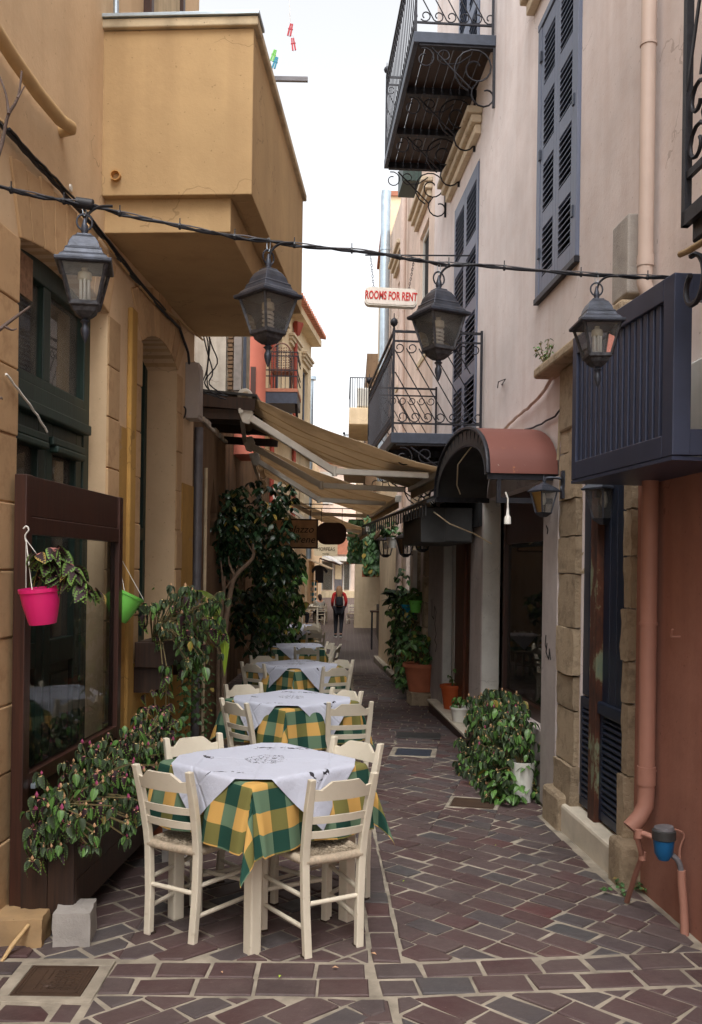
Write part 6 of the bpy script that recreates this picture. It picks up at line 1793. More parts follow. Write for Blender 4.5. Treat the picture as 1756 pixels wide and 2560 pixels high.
# ---------------------------------------------------------------- leaves and plants
def leaf_mesh(name, mat, w=.38, curl=.35, fold=.25, tip=1.):
    ts = [0, .18, .42, .68, .88, 1.0]; ws = [.04, .8, 1., .8, .4, 0]
    V, UV, fs = [], [], []
    for t, k in zip(ts, ws):
        z = -curl * t * t
        for s in (-1, 0, 1):
            V.append((s * w * k, t, z + fold * w * k * abs(s))); UV.append((s * w * k, t))
    for i in range(len(ts) - 1):
        a = 3 * i; fs += [(a, a + 1, a + 4, a + 3), (a + 1, a + 2, a + 5, a + 4)]
    m = MB(); m.v = V; m.uv = UV; m.f = fs
    return m
LEAF = {}
def leaf_data(kind):
    if kind not in LEAF:
        mat, w, cu, fo = {'coleus': ('coleus', .36, .5, .25), 'coleus2': ('coleus', .3, .9, .6), 'droop': ('coleus_dark', .24, .3, .8), 'droop2': ('coleus_dark', .3, .6, .7), 'ficus': ('ficus', .25, .3, .2), 'bush': ('bush', .3, .4, .3), 'ivy': ('ivy', .42, .2, .15), 'bushdroop': ('coleus_dark', .2, .25, 1.1)}[kind]
        LEAF[kind] = (mesh_of(leaf_mesh(kind, mat, w, cu, fo), 'leaf', MT[mat], 180), leaf_mesh(kind, mat, w, cu, fo), MT[mat])
    return LEAF[kind]
def leaf_matrix(p, d, up, size):
    d = Vector(d).normalized(); x = d.cross(Vector(up))
    if x.length < 1e-3: x = d.orthogonal()
    x.normalize(); zz = x.cross(d)
    return Matrix.Translation(p) @ Matrix((x, d, zz)).transposed().to_4x4() @ Matrix.Scale(size, 4)
class Foliage:
    def __init__(s): s.items = []
    def leaf(s, kind, p, d, size, up=None):
        s.items.append((kind, leaf_matrix(p, d, up or (R_.uniform(-.3, .3), R_.uniform(-.6, .1), 1), size)))
    def cluster(s, p, n, size, kinds, droop, buds=None):
        a0 = R_.uniform(0, 6.28)
        for i in range(n):
            a = a0 + 2.4 * i; dz = -droop * R_.uniform(.6, 1.2)
            d = Vector((math.cos(a), math.sin(a), dz))
            s.leaf(R_.choice(kinds), p + Vector((0, 0, R_.uniform(-.01, .01))) + d * .006, d, size * R_.uniform(.5, 1.25), (math.cos(a) * .4 + R_.uniform(-.8, .8), math.sin(a) * .4 + R_.uniform(-.8, .8), 1))
    def emit(s, parent, n_obj=0, name='leaf', stuff='foliage'):
        """the n_obj leaves nearest the lane are parts of their own, the rest one joined part"""
        it = sorted(s.items, key=lambda q: (q[1].translation - Vector((0, 0, 1.7))).length)
        for kind, M in it[:n_obj]:
            o = link(name, leaf_data(kind)[0], parent)
            o.matrix_world = M if True else M
            o.matrix_parent_inverse = Matrix.Identity(4)
            o.matrix_basis = Matrix.Translation(-parent.location) @ M
        rest = {}
        for kind, M in it[n_obj:]:
            m = rest.setdefault(kind, MB()); t = leaf_data(kind)[1]
            if m.uv is None: m.uv = []
            m.add([M @ Vector(v) for v in t.v], t.f); m.uv += t.uv
        for kind, m in rest.items():
            me = bpy.data.meshes.new(stuff); me.from_pydata(m.v, [], m.f); me.materials.append(leaf_data(kind)[2])
            l = me.uv_layers.new(name='UVMap')
            for lp in me.loops: l.data[lp.index].uv = m.uv[lp.vertex_index]
            me.shade_smooth()
            tag(link(stuff, me, parent), kind='stuff')
def buds(parent, pts, mat, size=.012, name='buds'):
    m = MB()
    for p in pts:
        s = size * R_.uniform(.6, 1.3)
        m.add([p + Vector(v) * s for v in ((1, 0, 0), (0, 1, 0), (-1, 0, 0), (0, -1, 0), (0, 0, 1.8), (0, 0, -1.6))], [(0, 1, 4), (1, 2, 4), (2, 3, 4), (3, 0, 4), (1, 0, 5), (2, 1, 5), (3, 2, 5), (0, 3, 5)])
    tag(part(name, m, mat, parent, 60), kind='stuff')
# 1 planter of wilting coleus below the windbreak
PC = thing('coleus_plant', 'drooping green and purple coleus filling the planter below the windbreak', 'plant', L.pt(5.2, .48, .23))
F = Foliage(); st = MB(); bp = []
for i in range(230):
    yy = (4.42 + 1.75 * (i / 200) if i < 200 else 4.41) + R_.uniform(-.06, .06); root = L.pt(min(max(yy, 4.5), 6.0), .45, .23)
    hgt = R_.uniform(.0, .28) * (1 if yy < 5.4 else 1.1)
    out = R_.uniform(-.1, .3) + (.06 if hgt < .2 else 0)
    tip = L.pt(yy + R_.uniform(-.06, .06), .45 + hgt - max(out - .15, 0) * .5, .23 + out)
    if yy < 4.6: tip.y -= R_.uniform(0, .1); tip.z -= R_.uniform(0, .12)
    if i >= 200: tip = L.pt(yy, R_.uniform(.3, .62), R_.uniform(.14, .4))
    st.tube([root, root.lerp(tip, .5) + Vector((0, 0, .05)), tip], .004, 4)
    F.cluster(tip, R_.randint(5, 8), .054, ['droop', 'droop2', 'droop', 'coleus2', 'bush'], 1.2)
    F.cluster(root.lerp(tip, .65) + Vector((0, 0, .03)), 5, .05, ['droop', 'bush', 'coleus'], 1.0)
    bp.append(tip + Vector((.006, -.008, .008)))
part('stems', st, MT['stem'], PC, 60)['kind'] = 'stuff'
F.emit(PC, 280)
buds(PC, bp[::2], MT['bud'], .007); buds(PC, bp[1::4], MT['pink_bud'], .008)
# taller coleus at the planter's far end
P2 = thing('coleus_plant', 'upright purple hearted coleus between the windbreak and the nearest chair', 'plant', L.pt(6.3, .0, .25))
F = Foliage(); st = MB()
for i in range(7):
    b = L.pt(6.2 + R_.uniform(-.2, .25), .05, .25 + R_.uniform(-.1, .12)); tp = b + Vector((R_.uniform(-.12, .1), R_.uniform(-.2, .2), R_.uniform(.45, .98)))
    st.tube([b, b.lerp(tp, .5) + Vector((.02, 0, 0)), tp], .005, 5)
    for k in range(6): F.cluster(b.lerp(tp, .4 + .12 * k), 4, .088 - .006 * k, ['coleus', 'coleus', 'coleus2'], .55)
part('stems', st, MT['stem'], P2, 60)['kind'] = 'stuff'
F.emit(P2, 240)
part('pot', MB().lathe([(.1, 0), (.13, .2), (.14, .22), (.12, .22), (.11, .19), (0, .19)], L.pt(6.25, gz(6.2), .25), 18), MT['terracotta'], P2, 50)
# hanging pots
def hanging_pot(name, c, r, h, tilt, mat, label, hook):
    t = thing(name, label, 'pot', c)
    Rt = Matrix.Rotation(tilt[0], 3, 'X') @ Matrix.Rotation(tilt[1], 3, 'Y')
    part('pot', MB().lathe([(r * .66, -h), (r * .7, -h * .93), (r * .9, -h * .45), (r * .97, -.02), (r * 1.03, -.018), (r * 1.04, 0), (r * .97, .0), (r * .95, -.02), (r * .6, -h * .9), (0, -h * .9)], c, 24, Rt), mat, t, 40)
    part('soil', MB().lathe([(0, -.025), (r * .93, -.025)], c, 20, Rt, close=False), MT['soil'], t)
    for k in range(3):
        a = k * 2.094 + .5; p = c + Rt @ Vector((r * math.cos(a), r * math.sin(a), .002))
        part('strap', MB().tube([p, hook - Vector((0, 0, .05))], .0022, 5), MT['white_wire'], t, 60)
    part('hook', MB().tube(fine([hook - Vector((0, 0, .06)), hook - Vector((.004, 0, .03)), hook + Vector((.012, 0, -.005)), hook + Vector((0, 0, .012)), hook + Vector((-.014, 0, .0))]), .004, 6), MT['white_wire'], t, 60)
    return t
c = D(99, 1470, 4.33); hk = D(66, 1322, 4.36)
HP = hanging_pot('hanging_pot', c, .093, .168, (rad(4), rad(-5)), MT['pink_plastic'], 'bright pink plastic pot of coleus hanging in front of the windbreak glass', hk)
F = Foliage(); st = MB()
stalks = [[(95, 1468), (105, 1440), (125, 1405), (140, 1375)], [(110, 1465), (140, 1432), (170, 1420), (185, 1432)], [(112, 1462), (150, 1440), (190, 1450), (215, 1478)], [(100, 1465), (115, 1425), (110, 1395), (95, 1385)]]
for s_ in stalks:
    P = fine([D(u, v, 4.33 - .02 * i) for i, (u, v) in enumerate(s_)], 4); st.tube(P, .004, 5)
    for q in P[4::2]: F.cluster(q, 3, .07, ['coleus', 'coleus', 'coleus2'], .35)
    F.cluster(P[-1], 5, .075, ['coleus'], .5)
for u, v in ((120, 1395), (150, 1385), (165, 1400), (180, 1412), (100, 1400), (205, 1460), (235, 1478), (135, 1372)): F.cluster(D(u, v, 4.3), 3, .075, ['coleus'], .4)
part('stems', st, MT['stem'], HP, 60)
F.emit(HP, 120)
c = D(322, 1482, 6.1); hk = D(293, 1358, 6.08)
GP = hanging_pot('hanging_pot', c, .108, .19, (rad(-8), rad(24)), MT['green_plastic'], 'lime green plastic pot hanging behind the right post of the windbreak', hk)
# trough of trailing plants on the niche sill
TR = thing('trough_plant', 'trailing wilted coleus in a wooden trough on the arched niche sill', 'plant', L.pt(7.1, 1.05, .15))
part('trough', MB().fbox(L, 6.5, 7.75, .98, 1.16, .03, .24), MT['brown_plank'], TR, bevel=.006)
part('soil', MB().fbox(L, 6.52, 7.73, 1.1, 1.165, .05, .22), MT['soil'], TR)
part('bracket', MB().fbox(L, 6.55, 6.6, .8, .98, 0, .2).fbox(L, 7.65, 7.7, .8, .98, 0, .2), MT['brown_plank'], TR)
F = Foliage(); st = MB(); bp = []
for i in range(110):
    yy = 6.2 + 1.5 * i / 110 + R_.uniform(-.08, .08); r0 = L.pt(min(max(yy, 6.55), 7.7), 1.16, .14)
    h = R_.uniform(-.16, .42); tp = L.pt(yy + R_.uniform(-.1, .12), 1.16 + h, .14 + R_.uniform(0, .32))
    st.tube([r0, r0.lerp(tp, .5) + Vector((.02, 0, .08)), tp], .004, 4)
    F.cluster(tp, R_.randint(5, 8), .058, ['droop', 'bush', 'droop2', 'bushdroop'], 1.6)
    if i % 3 == 0: F.cluster(tp + Vector((0, 0, -.08)), 3, .085, ['bush', 'coleus2'], .9)
    bp.append(tp)
for i in range(9):
    p = L.pt(7.0 + .11 * i, 1.1, .26 + R_.uniform(-.04, .06)); n = R_.randint(6, 13); Q = [p]
    for k in range(n): Q.append(Q[-1] + Vector((R_.uniform(-.012, .012), R_.uniform(-.012, .012), -.06)))
    st.tube(Q, .0025, 4)
    for q in Q[1:]: F.cluster(q, 3, .045, ['ivy'], .6)
part('stems', st, MT['stem'], TR, 60)['kind'] = 'stuff'
F.emit(TR, 250)
buds(TR, bp[::4], MT['bud'], .008)
# broad strap leaves by the pipe
SPL = thing('strap_plant', 'arching yellow green strap leaves in front of the grey drain pipe', 'plant', D(480, 1500, 7.9))
for pts, w in (([(470, 1478), (505, 1482), (540, 1510), (548, 1545)], .035), ([(500, 1530), (530, 1540), (552, 1580), (562, 1615), (562, 1690)], .04), ([(440, 1540), (480, 1515), (515, 1530), (520, 1560)], .03), ([(420, 1490), (400, 1470), (380, 1475)], .02)):
    Q = fine([D(u, v, 7.75 - .03 * i) for i, (u, v) in enumerate(pts)], 5); V, UV, fs = [], [], []
    for i, q in enumerate(Q):
        t_ = i / (len(Q) - 1); k = w * min(1, .35 + 3 * t_) * min(1, (1 - t_) * 3.5 + .03)
        V += [q + Vector((-k, -k * .5, k * .3)), q + Vector((0, 0, -k * .2)), q + Vector((k, k * .5, k * .3))]; UV += [(-.4, t_), (0, t_), (.4, t_)]
    m = MB(); m.v = [tuple(v) for v in V]; m.uv = UV
    for i in range(len(Q) - 1): m.f += [(3 * i, 3 * i + 1, 3 * i + 4, 3 * i + 3), (3 * i + 1, 3 * i + 2, 3 * i + 5, 3 * i + 4)]
    part('leaf', m, MT['strap'], SPL, 180)
# bare twigs at the left edge
TW = thing('bare_twigs', 'bare thorny twigs reaching in at the left edge of the picture', 'twigs', D(-60, 700, 3.1))
for pts, r in (([(-70, 560), (-20, 430), (5, 360), (20, 290), (45, 245), (55, 178)], .009), ([(22, 285), (15, 235), (-5, 180)], .006), ([(45, 245), (62, 215)], .004), ([(-60, 860), (-10, 830), (30, 800), (76, 766)], .009), ([(10, 815), (30, 825), (42, 822)], .005), ([(-40, 1010), (0, 995), (6, 998)], .006)):
    Q = fine([D(u, v, 3.1 + .02 * i) for i, (u, v) in enumerate(pts)], 3)
    part('twig', MB().tube(Q, [r * (1 - .6 * i / (len(Q) - 1)) for i in range(len(Q))], 6), MT['twig'], TW, 60)

# 2 bush with pots at the shop window on the right
BS = thing('flowering_bush', 'large drooping coleus bush growing at the foot of the shop window', 'plant', (1.2, 8.2, gz(8.2)))
F = Foliage(); st = MB(); bp = []
for i in range(300):
    yy = R_.uniform(7.3, 8.65); w = 1 - abs(yy - 8.05) / 1.4
    rt = RW.pt(min(max(yy, 7.45), 9.2), gz(8.2) + .2, .12)
    h = R_.uniform(.05, .9) * (.7 + .28 * w); o = R_.uniform(.02, .4 + .14 * w) * (1.0 - .45 * h)
    tp = RW.pt(yy, gz(yy) + h * .92 + .02, o + .03)
    if i % 2: st.tube([rt, rt.lerp(tp, .5) + Vector((-.03, 0, .05)), tp], .005, 4)
    F.cluster(tp, R_.randint(5, 8), .064, ['bushdroop', 'droop', 'droop2', 'bush'], 1.4)
    F.cluster(tp + Vector((.05, 0, -.07)), 4, .075, ['bush', 'droop2'], .8)
    bp.append(tp + Vector((-.006, -.008, .008)))
for i in range(26):
    p = RW.pt(R_.uniform(7.15, 7.6), gz(7.4) + R_.uniform(.02, .35), R_.uniform(.12, .42)); F.cluster(p, 5, .09, ['bush'], .3)
part('stems', st, MT['stem'], BS, 60)['kind'] = 'stuff'
F.emit(BS, 290)
buds(BS, bp[::3], MT['bud'], .008); buds(BS, bp[1::9], MT['pink_bud'], .008)
part('trough', MB().fbox(RW, 7.5, 9.3, gz(8.4) - .05, gz(8.4) + .25, .02, .24), MT['brown_plank'], BS, bevel=.01)
pb = G(1368, 1990); pb = Vector((1.38, 7.38, gz(7.38)))
WPt = thing('white_pot', 'tall white plastic pot half hidden by bush leaves beside the grey pilaster', 'pot', pb)
part('pot', MB().lathe([(.07, 0), (.1, .3), (.105, .32), (.09, .32), (.08, .28), (0, .28)], pb, 20), MT['white_plastic'], WPt, 50)
def potted(name, base, r, h, mat, label, foliage, soil=True, cat='potted plant'):
    t = thing(name, label, cat, base)
    part('pot', MB().lathe([(r * .68, 0), (r * .95, h * .86), (r * 1.06, h * .87), (r * 1.06, h), (r * .94, h), (r * .9, h * .9), (0, h * .9)], base, 20), mat, t, 45)
    F = Foliage(); st = MB()
    foliage(F, st, base + Vector((0, 0, h * .9)))
    if st.v: part('stems', st, MT['stem'], t, 60)
    F.emit(t, 12)
    return t
def tuft(n, hh, spread, kinds, sz, droop=.5, each=5):
    def f(F, st, b):
        for i in range(n):
            a = R_.uniform(0, 6.28); r = R_.uniform(0, spread); tp = b + Vector((r * math.cos(a), r * math.sin(a), R_.uniform(.15, 1) * hh))
            st.tube([b, tp], .004, 4); F.cluster(tp, each, sz, kinds, droop)
    return f
sb = RW.pt(11.9, -.058, .0)
potted('potted_plant', RW.pt(11.75, -.058, -.05), .15, .3, MT['orange_plastic'], 'orange plastic pot with sparse plant on the shop doorstep', tuft(5, .35, .08, ['bush'], .06, .6, 3))
potted('potted_plant', RW.pt(10.75, -.058, .03), .115, .17, MT['white_plastic'], 'small white pot with low plant on the shop doorstep', tuft(8, .18, .1, ['bush'], .07, .6, 4))
bb = Vector((1.02, 13.3, gz(13.3)))
rough_block('stone_block', bb + Vector((0, 0, .09)), (.34, .4, .2), MT['rough_stone'], 'rough stone block under the big terracotta pot', 'block', .1, .012)
potted('potted_plant', bb + Vector((0, .02, .19)), .25, .4, MT['terracotta'], 'big terracotta pot with bushy plant on a stone block', tuft(34, .5, .3, ['bush', 'ivy'], .12, .5, 5))
# pots hung on the stone house and trailing greenery
potted('potted_plant', R2.pt(14.25, .95, .2), .11, .2, MT['teal_plastic'], 'teal pot hanging on the stone house beyond the doorway', tuft(12, .2, .12, ['bush'], .1, .7))
potted('potted_plant', R2.pt(13.75, 1.05, .16), .1, .18, MT['green_plastic'], 'lime green pot hanging on the stone house beyond the doorway', tuft(12, .22, .12, ['bush'], .1, .7))
potted('potted_plant', R2.pt(16.2, 2.05, .25), .1, .18, MT['white_plastic'], 'small white pot hanging beside the farthest wall lantern', tuft(14, .3, .2, ['ivy'], .1, .7))
TG = thing('climbing_plant', 'leafy climber with spider plant hanging on the blue door surround', 'plant', R2.pt(15, .9, .2))
F = Foliage(); st = MB()
for i in range(210):
    yy = R_.uniform(13.6, 16.0); z = R_.gauss(.75, .45) if yy > 14.6 else R_.uniform(-.1, 1.1)
    p = R2.pt(yy, max(gz(yy) + .1, z), R_.uniform(.1, .36)); F.cluster(p, 4, .1, ['bush', 'ivy', 'droop2'], .6)
    if i % 8 == 0: st.tube([R2.pt(yy, .9, .1), p], .005, 4)
for i in range(24):
    a = R_.uniform(0, 6.28); p = R2.pt(15.3, 1.2, .2); F.leaf('ficus', p, (math.cos(a), math.sin(a), R_.uniform(-.2, .9)), .34)
part('stems', st, MT['stem'], TG, 60)['kind'] = 'stuff'
F.emit(TG, 60)
for k, (u0, u1, v0, v1, d, lb) in enumerate(((912, 948, 1288, 1430, 27, 'green ivy curtain hanging on the far right house, nearer piece'), (872, 905, 1300, 1400, 33, 'green ivy curtain hanging on the far right house, farther piece'))):
    t = thing('ivy_curtain', lb, 'ivy', D((u0 + u1) / 2, v1, d), 'ivy curtains')
    F = Foliage()
    for i in range(520):
        p = D(R_.uniform(u0, u1), R_.uniform(v0, v1), d + R_.uniform(-.15, .15)); F.leaf('ivy', p, (R_.uniform(-.5, .5), -.6, -1), .17)
    F.emit(t, 0)
    a, b = D(u0, v0, d + .2), D(u1, v1, d + .2)
    part('trellis', MB().box(((a.x + b.x) / 2, d + .22, (a.z + b.z) / 2), (abs(b.x - a.x), .05, abs(a.z - b.z))), MT['brown_plank'], t)
    part('hanging_bar', MB().beam(Vector((a.x, d + .2, a.z)), Vector((1.5, d + .2, a.z)), .05, .05), MT['iron'], t)
    part('planter', MB().box(((a.x + b.x) / 2, d + .1, b.z - .05), (abs(b.x - a.x) + .1, .25, .2)), MT['terracotta'], t)
# ficus tree and shrubs by the tavern
def tree(name, base, trunks, crown, n, size, label, kinds=('ficus',), mat='bark', nobj=0, jitter_=.1):
    t = thing(name, label, 'tree', base)
    m = MB()
    for pts, r in trunks:
        Q = fine([Vector(p) for p in pts], 4); m.tube(Q, [r * (1 - .6 * i / (len(Q) - 1)) for i in range(len(Q))], 8)
    part('trunk', m, MT[mat], t, 60)
    F = Foliage()
    for i in range(n):
        c, rx, ry, rz = R_.choice(crown)
        v = Vector((R_.gauss(0, 1), R_.gauss(0, 1), R_.gauss(0, 1))).normalized() * R_.uniform(.55, 1) ** .6
        p = Vector(c) + Vector((v.x * rx, v.y * ry, v.z * rz))
        F.cluster(p, 4, size, list(kinds), .7)
    F.emit(t, nobj, 'leaf', 'crown')
    return t
fb = D(548, 1750, 9.75); fb.z = gz(9.75)
def q_(u, v, d): return D(u, v, d)
tree('ficus_tree', fb, [([fb, q_(548, 1640, 9.75), q_(552, 1560, 9.75), q_(560, 1480, 9.75), q_(562, 1440, 9.75)], .035), ([fb + Vector((.06, 0, 0)), q_(560, 1620, 9.7), q_(575, 1490, 9.7), q_(590, 1440, 9.7), q_(632, 1395, 9.7), q_(632, 1360, 9.7)], .036),
     ([q_(560, 1478, 9.75), q_(555, 1430, 9.75), q_(552, 1400, 9.75)], .016), ([q_(588, 1442, 9.7), q_(574, 1410, 9.7), q_(572, 1390, 9.7)], .016), ([q_(565, 1470, 9.7), q_(590, 1435, 9.7), q_(600, 1420, 9.7)], .008), ([q_(632, 1380, 9.7), q_(620, 1360, 9.7), q_(612, 1345, 9.7)], .007)],
     [(q_(625, 1275, 10), .38, .5, .34), (q_(665, 1325, 10.1), .34, .5, .32), (q_(580, 1345, 9.9), .26, .35, .26), (q_(690, 1400, 10.6), .32, .5, .26), (q_(712, 1408, 10.9), .2, .5, .16), (q_(640, 1370, 10.6), .34, .4, .32), (q_(545, 1390, 10), .16, .25, .28)],
     640, .082, 'ficus tree with slim forked trunks and dark glossy crown on the left', nobj=200)
tree('ficus_shrub', Vector((-1.55, 14.5, gz(14.5))), [([(-1.55, 14.5, gz(14.5)), (-1.5, 14.5, .8), (-1.4, 14.5, 1.6)], .04)],
     [(q_(690, 1560, 14.5), .4, .8, .45), (q_(715, 1510, 15.5), .35, .8, .35), (q_(700, 1440, 14), .4, .7, .35), (q_(650, 1480, 14), .45, .6, .6)], 420, .12, 'dense dark shrub behind the tables past the ficus tree', ('ficus', 'bush'))
tree('ficus_shrub', Vector((-1.75, 11.9, gz(11.9))), [([(-1.75, 11.9, gz(11.9)), (-1.7, 11.9, .9), (-1.6, 11.9, 1.8)], .04)],
     [(q_(600, 1480, 12), .4, .5, .5), (q_(640, 1560, 12.2), .3, .5, .5), (q_(560, 1300, 12), .3, .4, .4), (q_(660, 1250, 12.4), .5, .5, .3)], 260, .11, 'low dark shrub in the shade close behind the ficus tree', ('ficus',))
# weeds
for i, (u, v, lb) in enumerate(((1620, 2232, 'tuft of small weeds at the foot of the red wall'), (1560, 2220, 'tiny weeds sprouting beside the stone doorstep'), (1535, 2235, 'tiny weeds sprouting between paving stones near the door'))):
    p = G(u, v); t = thing('weeds', lb, 'weeds', p); F = Foliage()
    for k in range((26, 9, 6)[i]): F.cluster(p + Vector((R_.uniform(-.06, .06), R_.uniform(-.06, .06), R_.uniform(.012, .045))), 4, .025, ['ivy'], .1)
    F.emit(t, 0)
wp = RW.pt(7.08, 3.255, .1)
t = thing('wall_weed', 'small plant growing on the stone ledge above the canopy', 'weed', wp); F = Foliage(); st = MB()
for k in range(7):
    tp = wp + Vector((R_.uniform(-.1, .1), R_.uniform(-.15, .15), R_.uniform(.06, .3))); st.tube([wp, tp], .004, 4)
    for q in (.4, .7, 1): F.cluster(wp.lerp(tp, q), 4, .035, ['bush'], .2)
part('stems', st, MT['stem'], t); F.emit(t, 0)
# ---------------------------------------------------------------- water meter
wm = D(1660, 2108, 4.62)
WM = thing('water_meter', 'blue water meter with grey lid on pipes against the red wall', 'water meter', wm)
part('body', MB().lathe([(.0, -.085), (.026, -.082), (.045, -.05), (.05, .0), (.052, .02), (0, .02)], wm, 18), MT['meter_blue'], WM, 50)
part('collar_ring', MB().lathe([(.052, .0), (.058, .004), (.058, .045), (.05, .05), (0, .05)], wm + Vector((0, 0, .018)), 18), MT['black_rubber'], WM, 40)
part('lid', MB().lathe([(.05, 0), (.047, .016), (.03, .022), (0, .022)], wm + Vector((0, 0, .066)), 18, Matrix.Rotation(rad(-6), 3, 'Y')), MT['grey_pipe'], WM, 40)
e1 = G(1566, 2255); e1.z -= .01
pp1 = [wm + Vector((-.04, .02, .02)), wm + Vector((-.085, .04, .035)), wm + Vector((-.1, .05, .035)), wm + Vector((-.115, .06, .015)), D(1606, 2140, 4.75), D(1588, 2190, 4.88), e1]
part('inlet_pipe', MB().tube(pp1, .014, 10), MT['pipe_red'], WM, 60)
for q in (wm + Vector((-.108, .055, .03)), pp1[4]): part('pipe_joint', MB().lathe([(.0, -.02), (.019, -.02), (.019, .02), (0, .02)], q, 12), MT['pipe_red'], WM, 50)
part('outlet_valve', MB().tube(fine([wm + Vector((.03, 0, -.05)), wm + Vector((.07, -.01, -.085)), wm + Vector((.085, -.01, -.14))]), .014, 8), MT['grey_pipe'], WM, 60)
e2 = G(1712, 2338); e2.z -= .01
part('outlet_pipe', MB().tube([wm + Vector((.085, -.01, -.13)), wm + Vector((.088, -.012, -.2)), wm + Vector((.096, -.015, -.29)), e2.lerp(wm + Vector((.1, -.02, -.3)), .35), e2], .021, 10), MT['pipe_red'], WM, 60)
part('loose_pipe', MB().tube(fine([wm + Vector((.05, .05, .06)), wm + Vector((.12, .06, .03)), wm + Vector((.1, .06, -.05)), wm + Vector((.1, .03, -.14))]), .006, 6), MT['pipe_red'], WM, 60)

# ---------------------------------------------------------------- people
def skin_mesh(name, verts, edges, radii, mat, parent=None, root=0, sub=2):
    me = bpy.data.meshes.new(name); me.from_pydata([tuple(v) for v in verts], edges, [])
    o = link(name, me, parent); me.materials.append(mat)
    md = o.modifiers.new('skin', 'SKIN'); md.use_smooth_shade = True
    sv = me.skin_vertices[0].data
    for i, r in enumerate(radii): sv[i].radius = (r, r) if not isinstance(r, tuple) else r
    sv[root].use_root = True
    s_ = o.modifiers.new('sub', 'SUBSURF'); s_.levels = sub; s_.render_levels = sub
    dg = bpy.context.evaluated_depsgraph_get(); me2 = bpy.data.meshes.new_from_object(o.evaluated_get(dg))
    o.modifiers.clear(); o.data = me2; me2.name = name
    if not me2.materials: me2.materials.append(mat)
    me2.shade_smooth()
    return o
def walker(base, yaw):
    t = thing('person', 'person with long hair in red jacket and black backpack walking away', 'person', base, None, False)
    t.rotation_euler = (0, 0, yaw)
    S = {'pel': (0, 0, .92), 'wai': (0, 0, 1.08), 'che': (0, .01, 1.28), 'sho': (0, .0, 1.39), 'nec': (0, .01, 1.46), 'hea': (0, .03, 1.55), 'top': (0, .02, 1.62),
         'sl': (-.17, 0, 1.37), 'el': (-.215, -.06, 1.12), 'wl': (-.21, .08, .98), 'hl': (-.19, .13, .93), 'sr': (.17, 0, 1.37), 'er': (.225, -.09, 1.13), 'wr': (.19, .0, .95), 'hr': (.16, .03, .88),
         'll': (-.09, 0, .88), 'kl': (-.095, .07, .5), 'al': (-.1, -.02, .1), 'tl': (-.11, .12, .04), 'lr': (.09, 0, .88), 'kr': (.08, .02, .49), 'ar': (.06, -.16, .12), 'tr': (.06, -.05, .03)}
    K_ = list(S); ix = {k: i for i, k in enumerate(K_)}
    E_ = [('pel', 'wai'), ('wai', 'che'), ('che', 'sho'), ('sho', 'nec'), ('nec', 'hea'), ('hea', 'top'), ('sho', 'sl'), ('sl', 'el'), ('el', 'wl'), ('wl', 'hl'), ('sho', 'sr'), ('sr', 'er'), ('er', 'wr'), ('wr', 'hr'), ('pel', 'll'), ('ll', 'kl'), ('kl', 'al'), ('al', 'tl'), ('pel', 'lr'), ('lr', 'kr'), ('kr', 'ar'), ('ar', 'tr')]
    Rr = {'pel': .13, 'wai': .1, 'che': .12, 'sho': .085, 'nec': .048, 'hea': .085, 'top': .065, 'sl': .055, 'el': .04, 'wl': .03, 'hl': .034, 'sr': .055, 'er': .04, 'wr': .03, 'hr': .034, 'll': .085, 'kl': .052, 'al': .035, 'tl': .03, 'lr': .085, 'kr': .052, 'ar': .035, 'tr': .03}
    body = skin_mesh('body', [S[k] for k in K_], [(ix[a], ix[b]) for a, b in E_], [Rr[k] for k in K_], MT['skin'], t)
    J = ['wai', 'che', 'sho', 'sl', 'el', 'wl', 'sr', 'er', 'wr']; j = {k: i for i, k in enumerate(J)}
    Ps = [Vector(S[k]) for k in J]; Ps[0] = Vector((0, 0, .96))
    skin_mesh('jacket', Ps, [(j[a], j[b]) for a, b in (('wai', 'che'), ('che', 'sho'), ('sho', 'sl'), ('sl', 'el'), ('el', 'wl'), ('sho', 'sr'), ('sr', 'er'), ('er', 'wr'))], [.145, .138, .1, .066, .052, .042, .066, .052, .042], MT['jacket_red'], t)
    J = ['pel', 'll', 'kl', 'al', 'lr', 'kr', 'ar']; j = {k: i for i, k in enumerate(J)}
    skin_mesh('trousers', [S[k] for k in J], [(j[a], j[b]) for a, b in (('pel', 'll'), ('ll', 'kl'), ('kl', 'al'), ('pel', 'lr'), ('lr', 'kr'), ('kr', 'ar'))], [.165, .118, .076, .05, .118, .076, .05], MT['black_cloth'], t)
    skin_mesh('hair', [(0, .02, 1.63), (0, -.03, 1.56), (0, -.085, 1.42), (.01, -.1, 1.28), (.02, -.09, 1.2)], [(0, 1), (1, 2), (2, 3), (3, 4)], [.07, (.105, .09), (.12, .06), (.1, .04), (.04, .02)], MT['hair_blond'], t)
    bp_ = skin_mesh('backpack', [(0, -.17, 1.3), (0, -.2, 1.15), (0, -.19, 1.0)], [(0, 1), (1, 2)], [(.1, .06), (.125, .09), (.12, .085)], MT['black_cloth'], t, 1)
    for s_ in (-1, 1): part('strap', MB().tube(fine([Vector((s_ * .08, -.16, 1.28)), Vector((s_ * .1, -.06, 1.43)), Vector((s_ * .1, .1, 1.36)), Vector((s_ * .12, .12, 1.15)), Vector((s_ * .12, -.1, 1.02))]), .014, 6), MT['black_cloth'], bp_, 60)
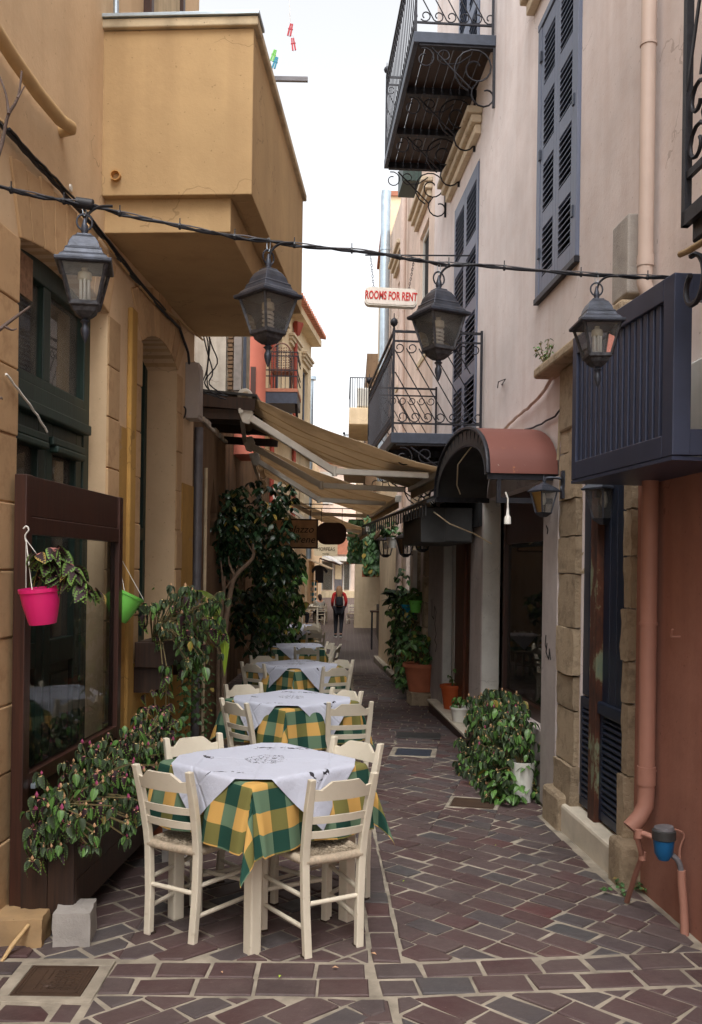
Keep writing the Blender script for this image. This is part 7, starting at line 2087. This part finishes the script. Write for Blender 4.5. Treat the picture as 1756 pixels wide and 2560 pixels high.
    for a, b, tl in (('al', 'tl', 0), ('ar', 'tr', .05)):
        p, q = Vector(S[a]), Vector(S[b])
        sh_ = skin_mesh('shoe', [p + Vector((0, -.03, -.03)), p.lerp(q, .5) + Vector((0, 0, -.02)), q], [(0, 1), (1, 2)], [.046, .045, .036], MT['black_cloth'], t, 0)
        part('sole', MB().beam(p + Vector((0, -.06, -.085 + tl * .2)), q + Vector((0, .03, -.034)), .075, .022), MT['sole'], sh_, bevel=.006)
    # hands: palm and five bent fingers each, thumb from the side of the palm
    for s_, w_, h_ in ((-1, 'wl', 'hl'), (1, 'wr', 'hr')):
        a, b = Vector(S[w_]), Vector(S[h_]); d = (b - a).normalized(); x = d.cross(Vector((0, 0, 1))).normalized()
        for k in range(4):
            r0 = b + x * (-.024 + .016 * k); L_ = (.036, .044, .042, .032)[k]
            part('finger', MB().tube([r0, r0 + d * L_, r0 + d * L_ * 1.7 + Vector((0, 0, -.014))], [.008, .0075, .006], 6), MT['skin'], t, 60)
        r0 = a.lerp(b, .4) + x * .026; part('thumb', MB().tube([r0, r0 + x * .018 + d * .025, r0 + x * .014 + d * .05], [.009, .008, .006], 6), MT['skin'], t, 60)
    return t
pz = G(847, 1594)
walker(Vector((pz.x, pz.y, gz(pz.y) + .012)), rad(3))
def sitter(base, yaw, top_mat, hair, label):
    t = thing('person', label, 'person', base, None, False); t.rotation_euler = (0, 0, yaw)
    S = [(0, 0, .52), (0, -.02, .72), (0, .02, .95), (0, .03, 1.05), (0, .07, 1.17), (0, .08, 1.26), (-.17, .03, .98), (-.22, .14, .76), (-.1, .34, .76), (.17, .03, .98), (.22, .14, .76), (.1, .34, .76), (-.09, .05, .5), (-.11, .42, .5), (-.11, .4, .1), (-.11, .52, .04), (.09, .05, .5), (.11, .42, .5), (.11, .36, .1), (.11, .48, .04)]
    Eg = [(0, 1), (1, 2), (2, 3), (3, 4), (4, 5), (2, 6), (6, 7), (7, 8), (2, 9), (9, 10), (10, 11), (0, 12), (12, 13), (13, 14), (14, 15), (0, 16), (16, 17), (17, 18), (18, 19)]
    Rr = [.14, .12, .12, .05, .09, .07, .055, .042, .034, .055, .042, .034, .09, .065, .04, .032, .09, .065, .04, .032]
    skin_mesh('body', S, Eg, Rr, MT['skin'], t)
    skin_mesh('top', [S[0], S[1], S[2], S[6], S[7], S[9], S[10], (-.14, .26, .76), (.14, .26, .76)], [(0, 1), (1, 2), (2, 3), (3, 4), (2, 5), (5, 6), (4, 7), (6, 8)], [.16, .14, .135, .07, .056, .07, .056, .045, .045], top_mat, t)
    skin_mesh('trousers', [S[0], S[12], S[13], S[14], S[16], S[17], S[18]], [(0, 1), (1, 2), (2, 3), (0, 4), (4, 5), (5, 6)], [.15, .1, .076, .05, .1, .076, .05], MT['black_cloth'], t)
    skin_mesh('hair', [(0, .07, 1.27), (0, .01, 1.18), (0, -.05, 1.0)], [(0, 1), (1, 2)], [.085, .1, .05], hair, t)
    return t
def far_seat(x, y, yaw, label):
    chair(x, y, yaw, label, 'far tavern chairs')
s1 = D(745, 1500, 37.5); s2 = D(800, 1490, 38.5)
sitter(Vector((s1.x, 37.5, gz(37.5))), rad(-70), MT['white_cloth_plain'], MT['hair_dark'], 'seated person in white top with dark hair at the far left table')
far_seat(s1.x - .05, 37.5, rad(-70), 'far chair under the seated person in white top')
sitter(Vector((s2.x, 38.8, gz(38.8))), rad(20), MT['grey_cloth'], MT['hair_dark'], 'seated person in grey top seen from behind at the far table')
far_seat(s2.x, 38.75, rad(20), 'far chair under the seated person in grey top')
ft = Vector(((s1.x + s2.x) / 2, 38.7, gz(38.7)))
FT = copy_tree(table0); tag(FT, 'small bare cream table between the two seated people', 'table', 'row of tavern tables'); FT.location = ft; FT.rotation_euler = (0, 0, .1)
